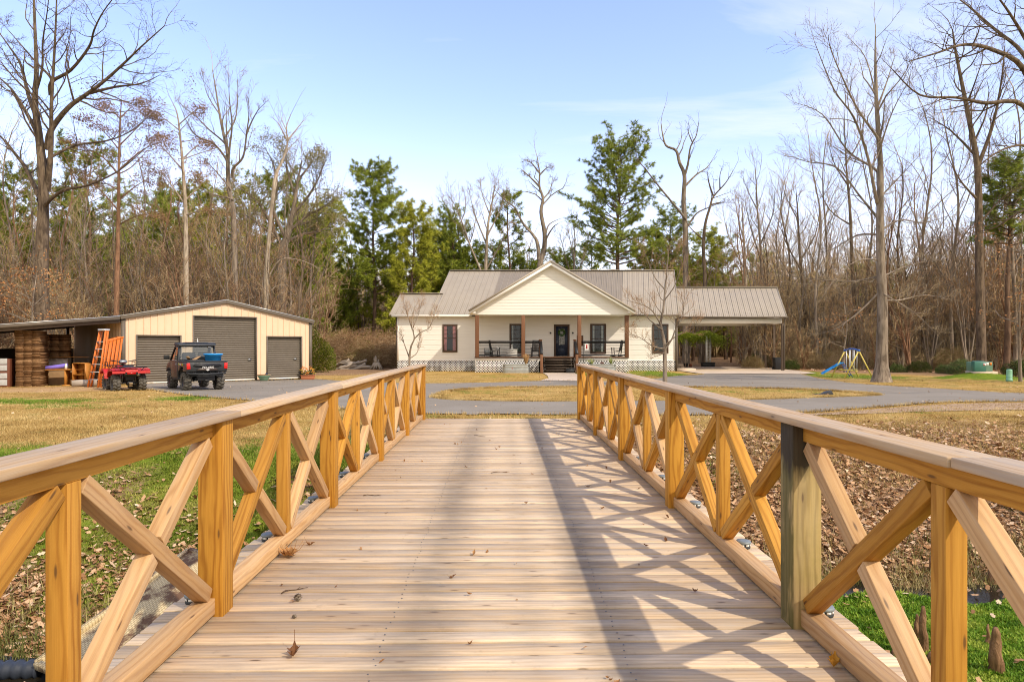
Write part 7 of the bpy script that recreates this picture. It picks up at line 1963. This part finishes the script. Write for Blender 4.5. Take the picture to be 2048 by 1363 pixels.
litter('fallen_leaves', 40000, s_right, .074, L_LIT); litter('fallen_leaves', 8000, s_left, .072, L_LIT); litter('fallen_leaves', 2400, s_near, .07, L_LIT); litter('fallen_leaves', 2600, s_lawn, .06, L_LIT)
def s_wood():
    x = R.uniform(20, 48); y = R.uniform(40, 60)
    if y < 49-.25*(x-22)+R.gauss(0, .8): return None
    return x, y, gz(x, y)
litter('fallen_leaves', 4500, s_wood, .16, L_LIT)
def blades(name, n, sampler, h, w, mat, per=3, flop=.5, pf=1.3):
    m = MB(); k = 0; tries = 0
    while k < n and tries < n*10:
        tries += 1; p = sampler()
        if p is None: continue
        k += 1; x, y, z = p; base_r = min(1.2, max(0, .6+1.3*mnoise.noise((x*pf, y*pf, 7))+R.gauss(0, .15)))
        for j in range(per):
            a = R.uniform(0, 6.28); hh = h*R.uniform(.5, 1.2); fl = flop*R.uniform(.2, 1.2)*hh; dx, dy = math.cos(a), math.sin(a); m.r = min(1, max(0, base_r*.7+R.random()*.3)); ox, oy = R.gauss(0, .02), R.gauss(0, .02)
            m.tri((x+ox-dy*w, y+oy+dx*w, z-.005), (x+ox+dy*w, y+oy-dx*w, z-.005), (x+ox+dx*fl, y+oy+dy*fl, z+hh))
    return tag(m.build(name, mat), kind='stuff')
G_STRAW = ramped('straw_blades', [(0, (.22,.14,.045)), (.5, (.46,.31,.11)), (1, (.66,.50,.22))], .85, trans=.2)
G_GREEN = ramped('green_blades', [(0, (.05,.10,.008)), (.5, (.13,.22,.02)), (1, (.27,.36,.045))], .7, trans=.25)
isl_p = chaik(isl); out_p = chaik(outer)
def onroad(x, y): return inside((x, y), out_p) and not inside((x, y), isl_p)
def s_straw():
    px = R.uniform(-80, 2130); py = 748+160*R.random()**1.4; x, y = unp(px, py, 5)
    if y < 8.8 or (abs(x) < 2.0 and y < 13.4) or y > 44 or onroad(x, y): return None
    if zone(x, y)[1] > .55 and R.random() < .7: return None
    if zone(x, y)[2] > .5 and R.random() < .85: return None
    return x, y, gz(x, y)
blades('lawn_grass', 62000, s_straw, .045, .0055, G_STRAW, 3, 1.0, .9)
def s_green():
    px = R.uniform(-80, 2130); py = 744+170*R.random()**1.3; x, y = unp(px, py, 5)
    if y < 8.8 or (abs(x) < 2.0 and y < 13.4) or y > 46 or onroad(x, y): return None
    if zone(x, y)[1] < .35+R.random()*.3: return None
    return x, y, gz(x, y)
blades('green_grass', 15000, s_green, .045, .006, G_GREEN, 3, .8)
def s_bankgreen():
    x = -2.0-abs(R.gauss(0, 3.4)); y = ycreek(x)+R.uniform(.3, 6.5)
    if x < -14 or zone(x, y)[1] < .3+.4*R.random() : return None
    return x, y, gz(x, y)
blades('bank_grass', 17000, s_bankgreen, .028, .009, ramped('bank_blades', [(0, (.075,.105,.013)), (.5, (.20,.24,.028)), (1, (.40,.39,.09))], .75, trans=.2), 4, .9)
def s_bankstraw():
    x = R.uniform(1.9, 18); d = .6+abs(R.gauss(0, 2.6)); y = ycreek(x)+d
    if d > 7: return None
    return x, y, gz(x, y)
blades('bank_straw', 9000, s_bankstraw, .06, .006, ramped('bank_straw_blades', [(0, (.12,.13,.03)), (.4, (.36,.27,.10)), (1, (.62,.47,.24))], .8, trans=.2), 3, .9)
def s_moss():
    x = R.uniform(1.9, 9); d = R.uniform(.35, 3.4); y = ycreek(x)-d
    if y < 4.0: return None
    return x, y, gz(x, y)
blades('clover_mat', 30000, s_moss, .024, .011, ramped('clover', [(0, (.05,.12,.008)), (.5, (.16,.30,.02)), (1, (.40,.47,.07))], .6, trans=.25), 4, 1.2, 4.0)
def s_creek():
    x = R.choice((R.uniform(1.9, 9), R.uniform(-9, -1.9))); return x, ycreek(x)+R.gauss(0, .25), -1.19
litter('fallen_leaves', 420, s_creek, .07, L_LIT)
EDG = [p for P_ in (isl_p, out_p) for p in P_]
def s_drive():
    P_ = R.choice((isl_p, isl_p, out_p)); i = R.randrange(len(P_)); a = P_[i-1]; b = P_[i]; t = R.random(); x = a[0]+(b[0]-a[0])*t+R.gauss(0, .09); y = a[1]+(b[1]-a[1])*t+R.gauss(0, .06)
    if abs(x) > 40 or y > 44: return None
    return x, y, gz(x, y)+.01
blades('verge_grass', 9000, s_drive, .075, .007, G_STRAW, 3, .9)
def s_edge():
    x = R.choice((R.uniform(1.9, 9), R.uniform(-9, -1.9))); y = ycreek(x)+.12+abs(R.gauss(0, .45))
    return x, y, gz(x, y)
blades('creek_side_grass', 5500, s_edge, .15, .006, ramped('edge_grass', [(0, (.08,.10,.02)), (.5, (.25,.22,.08)), (1, (.45,.36,.17))], .7), 3, .8)
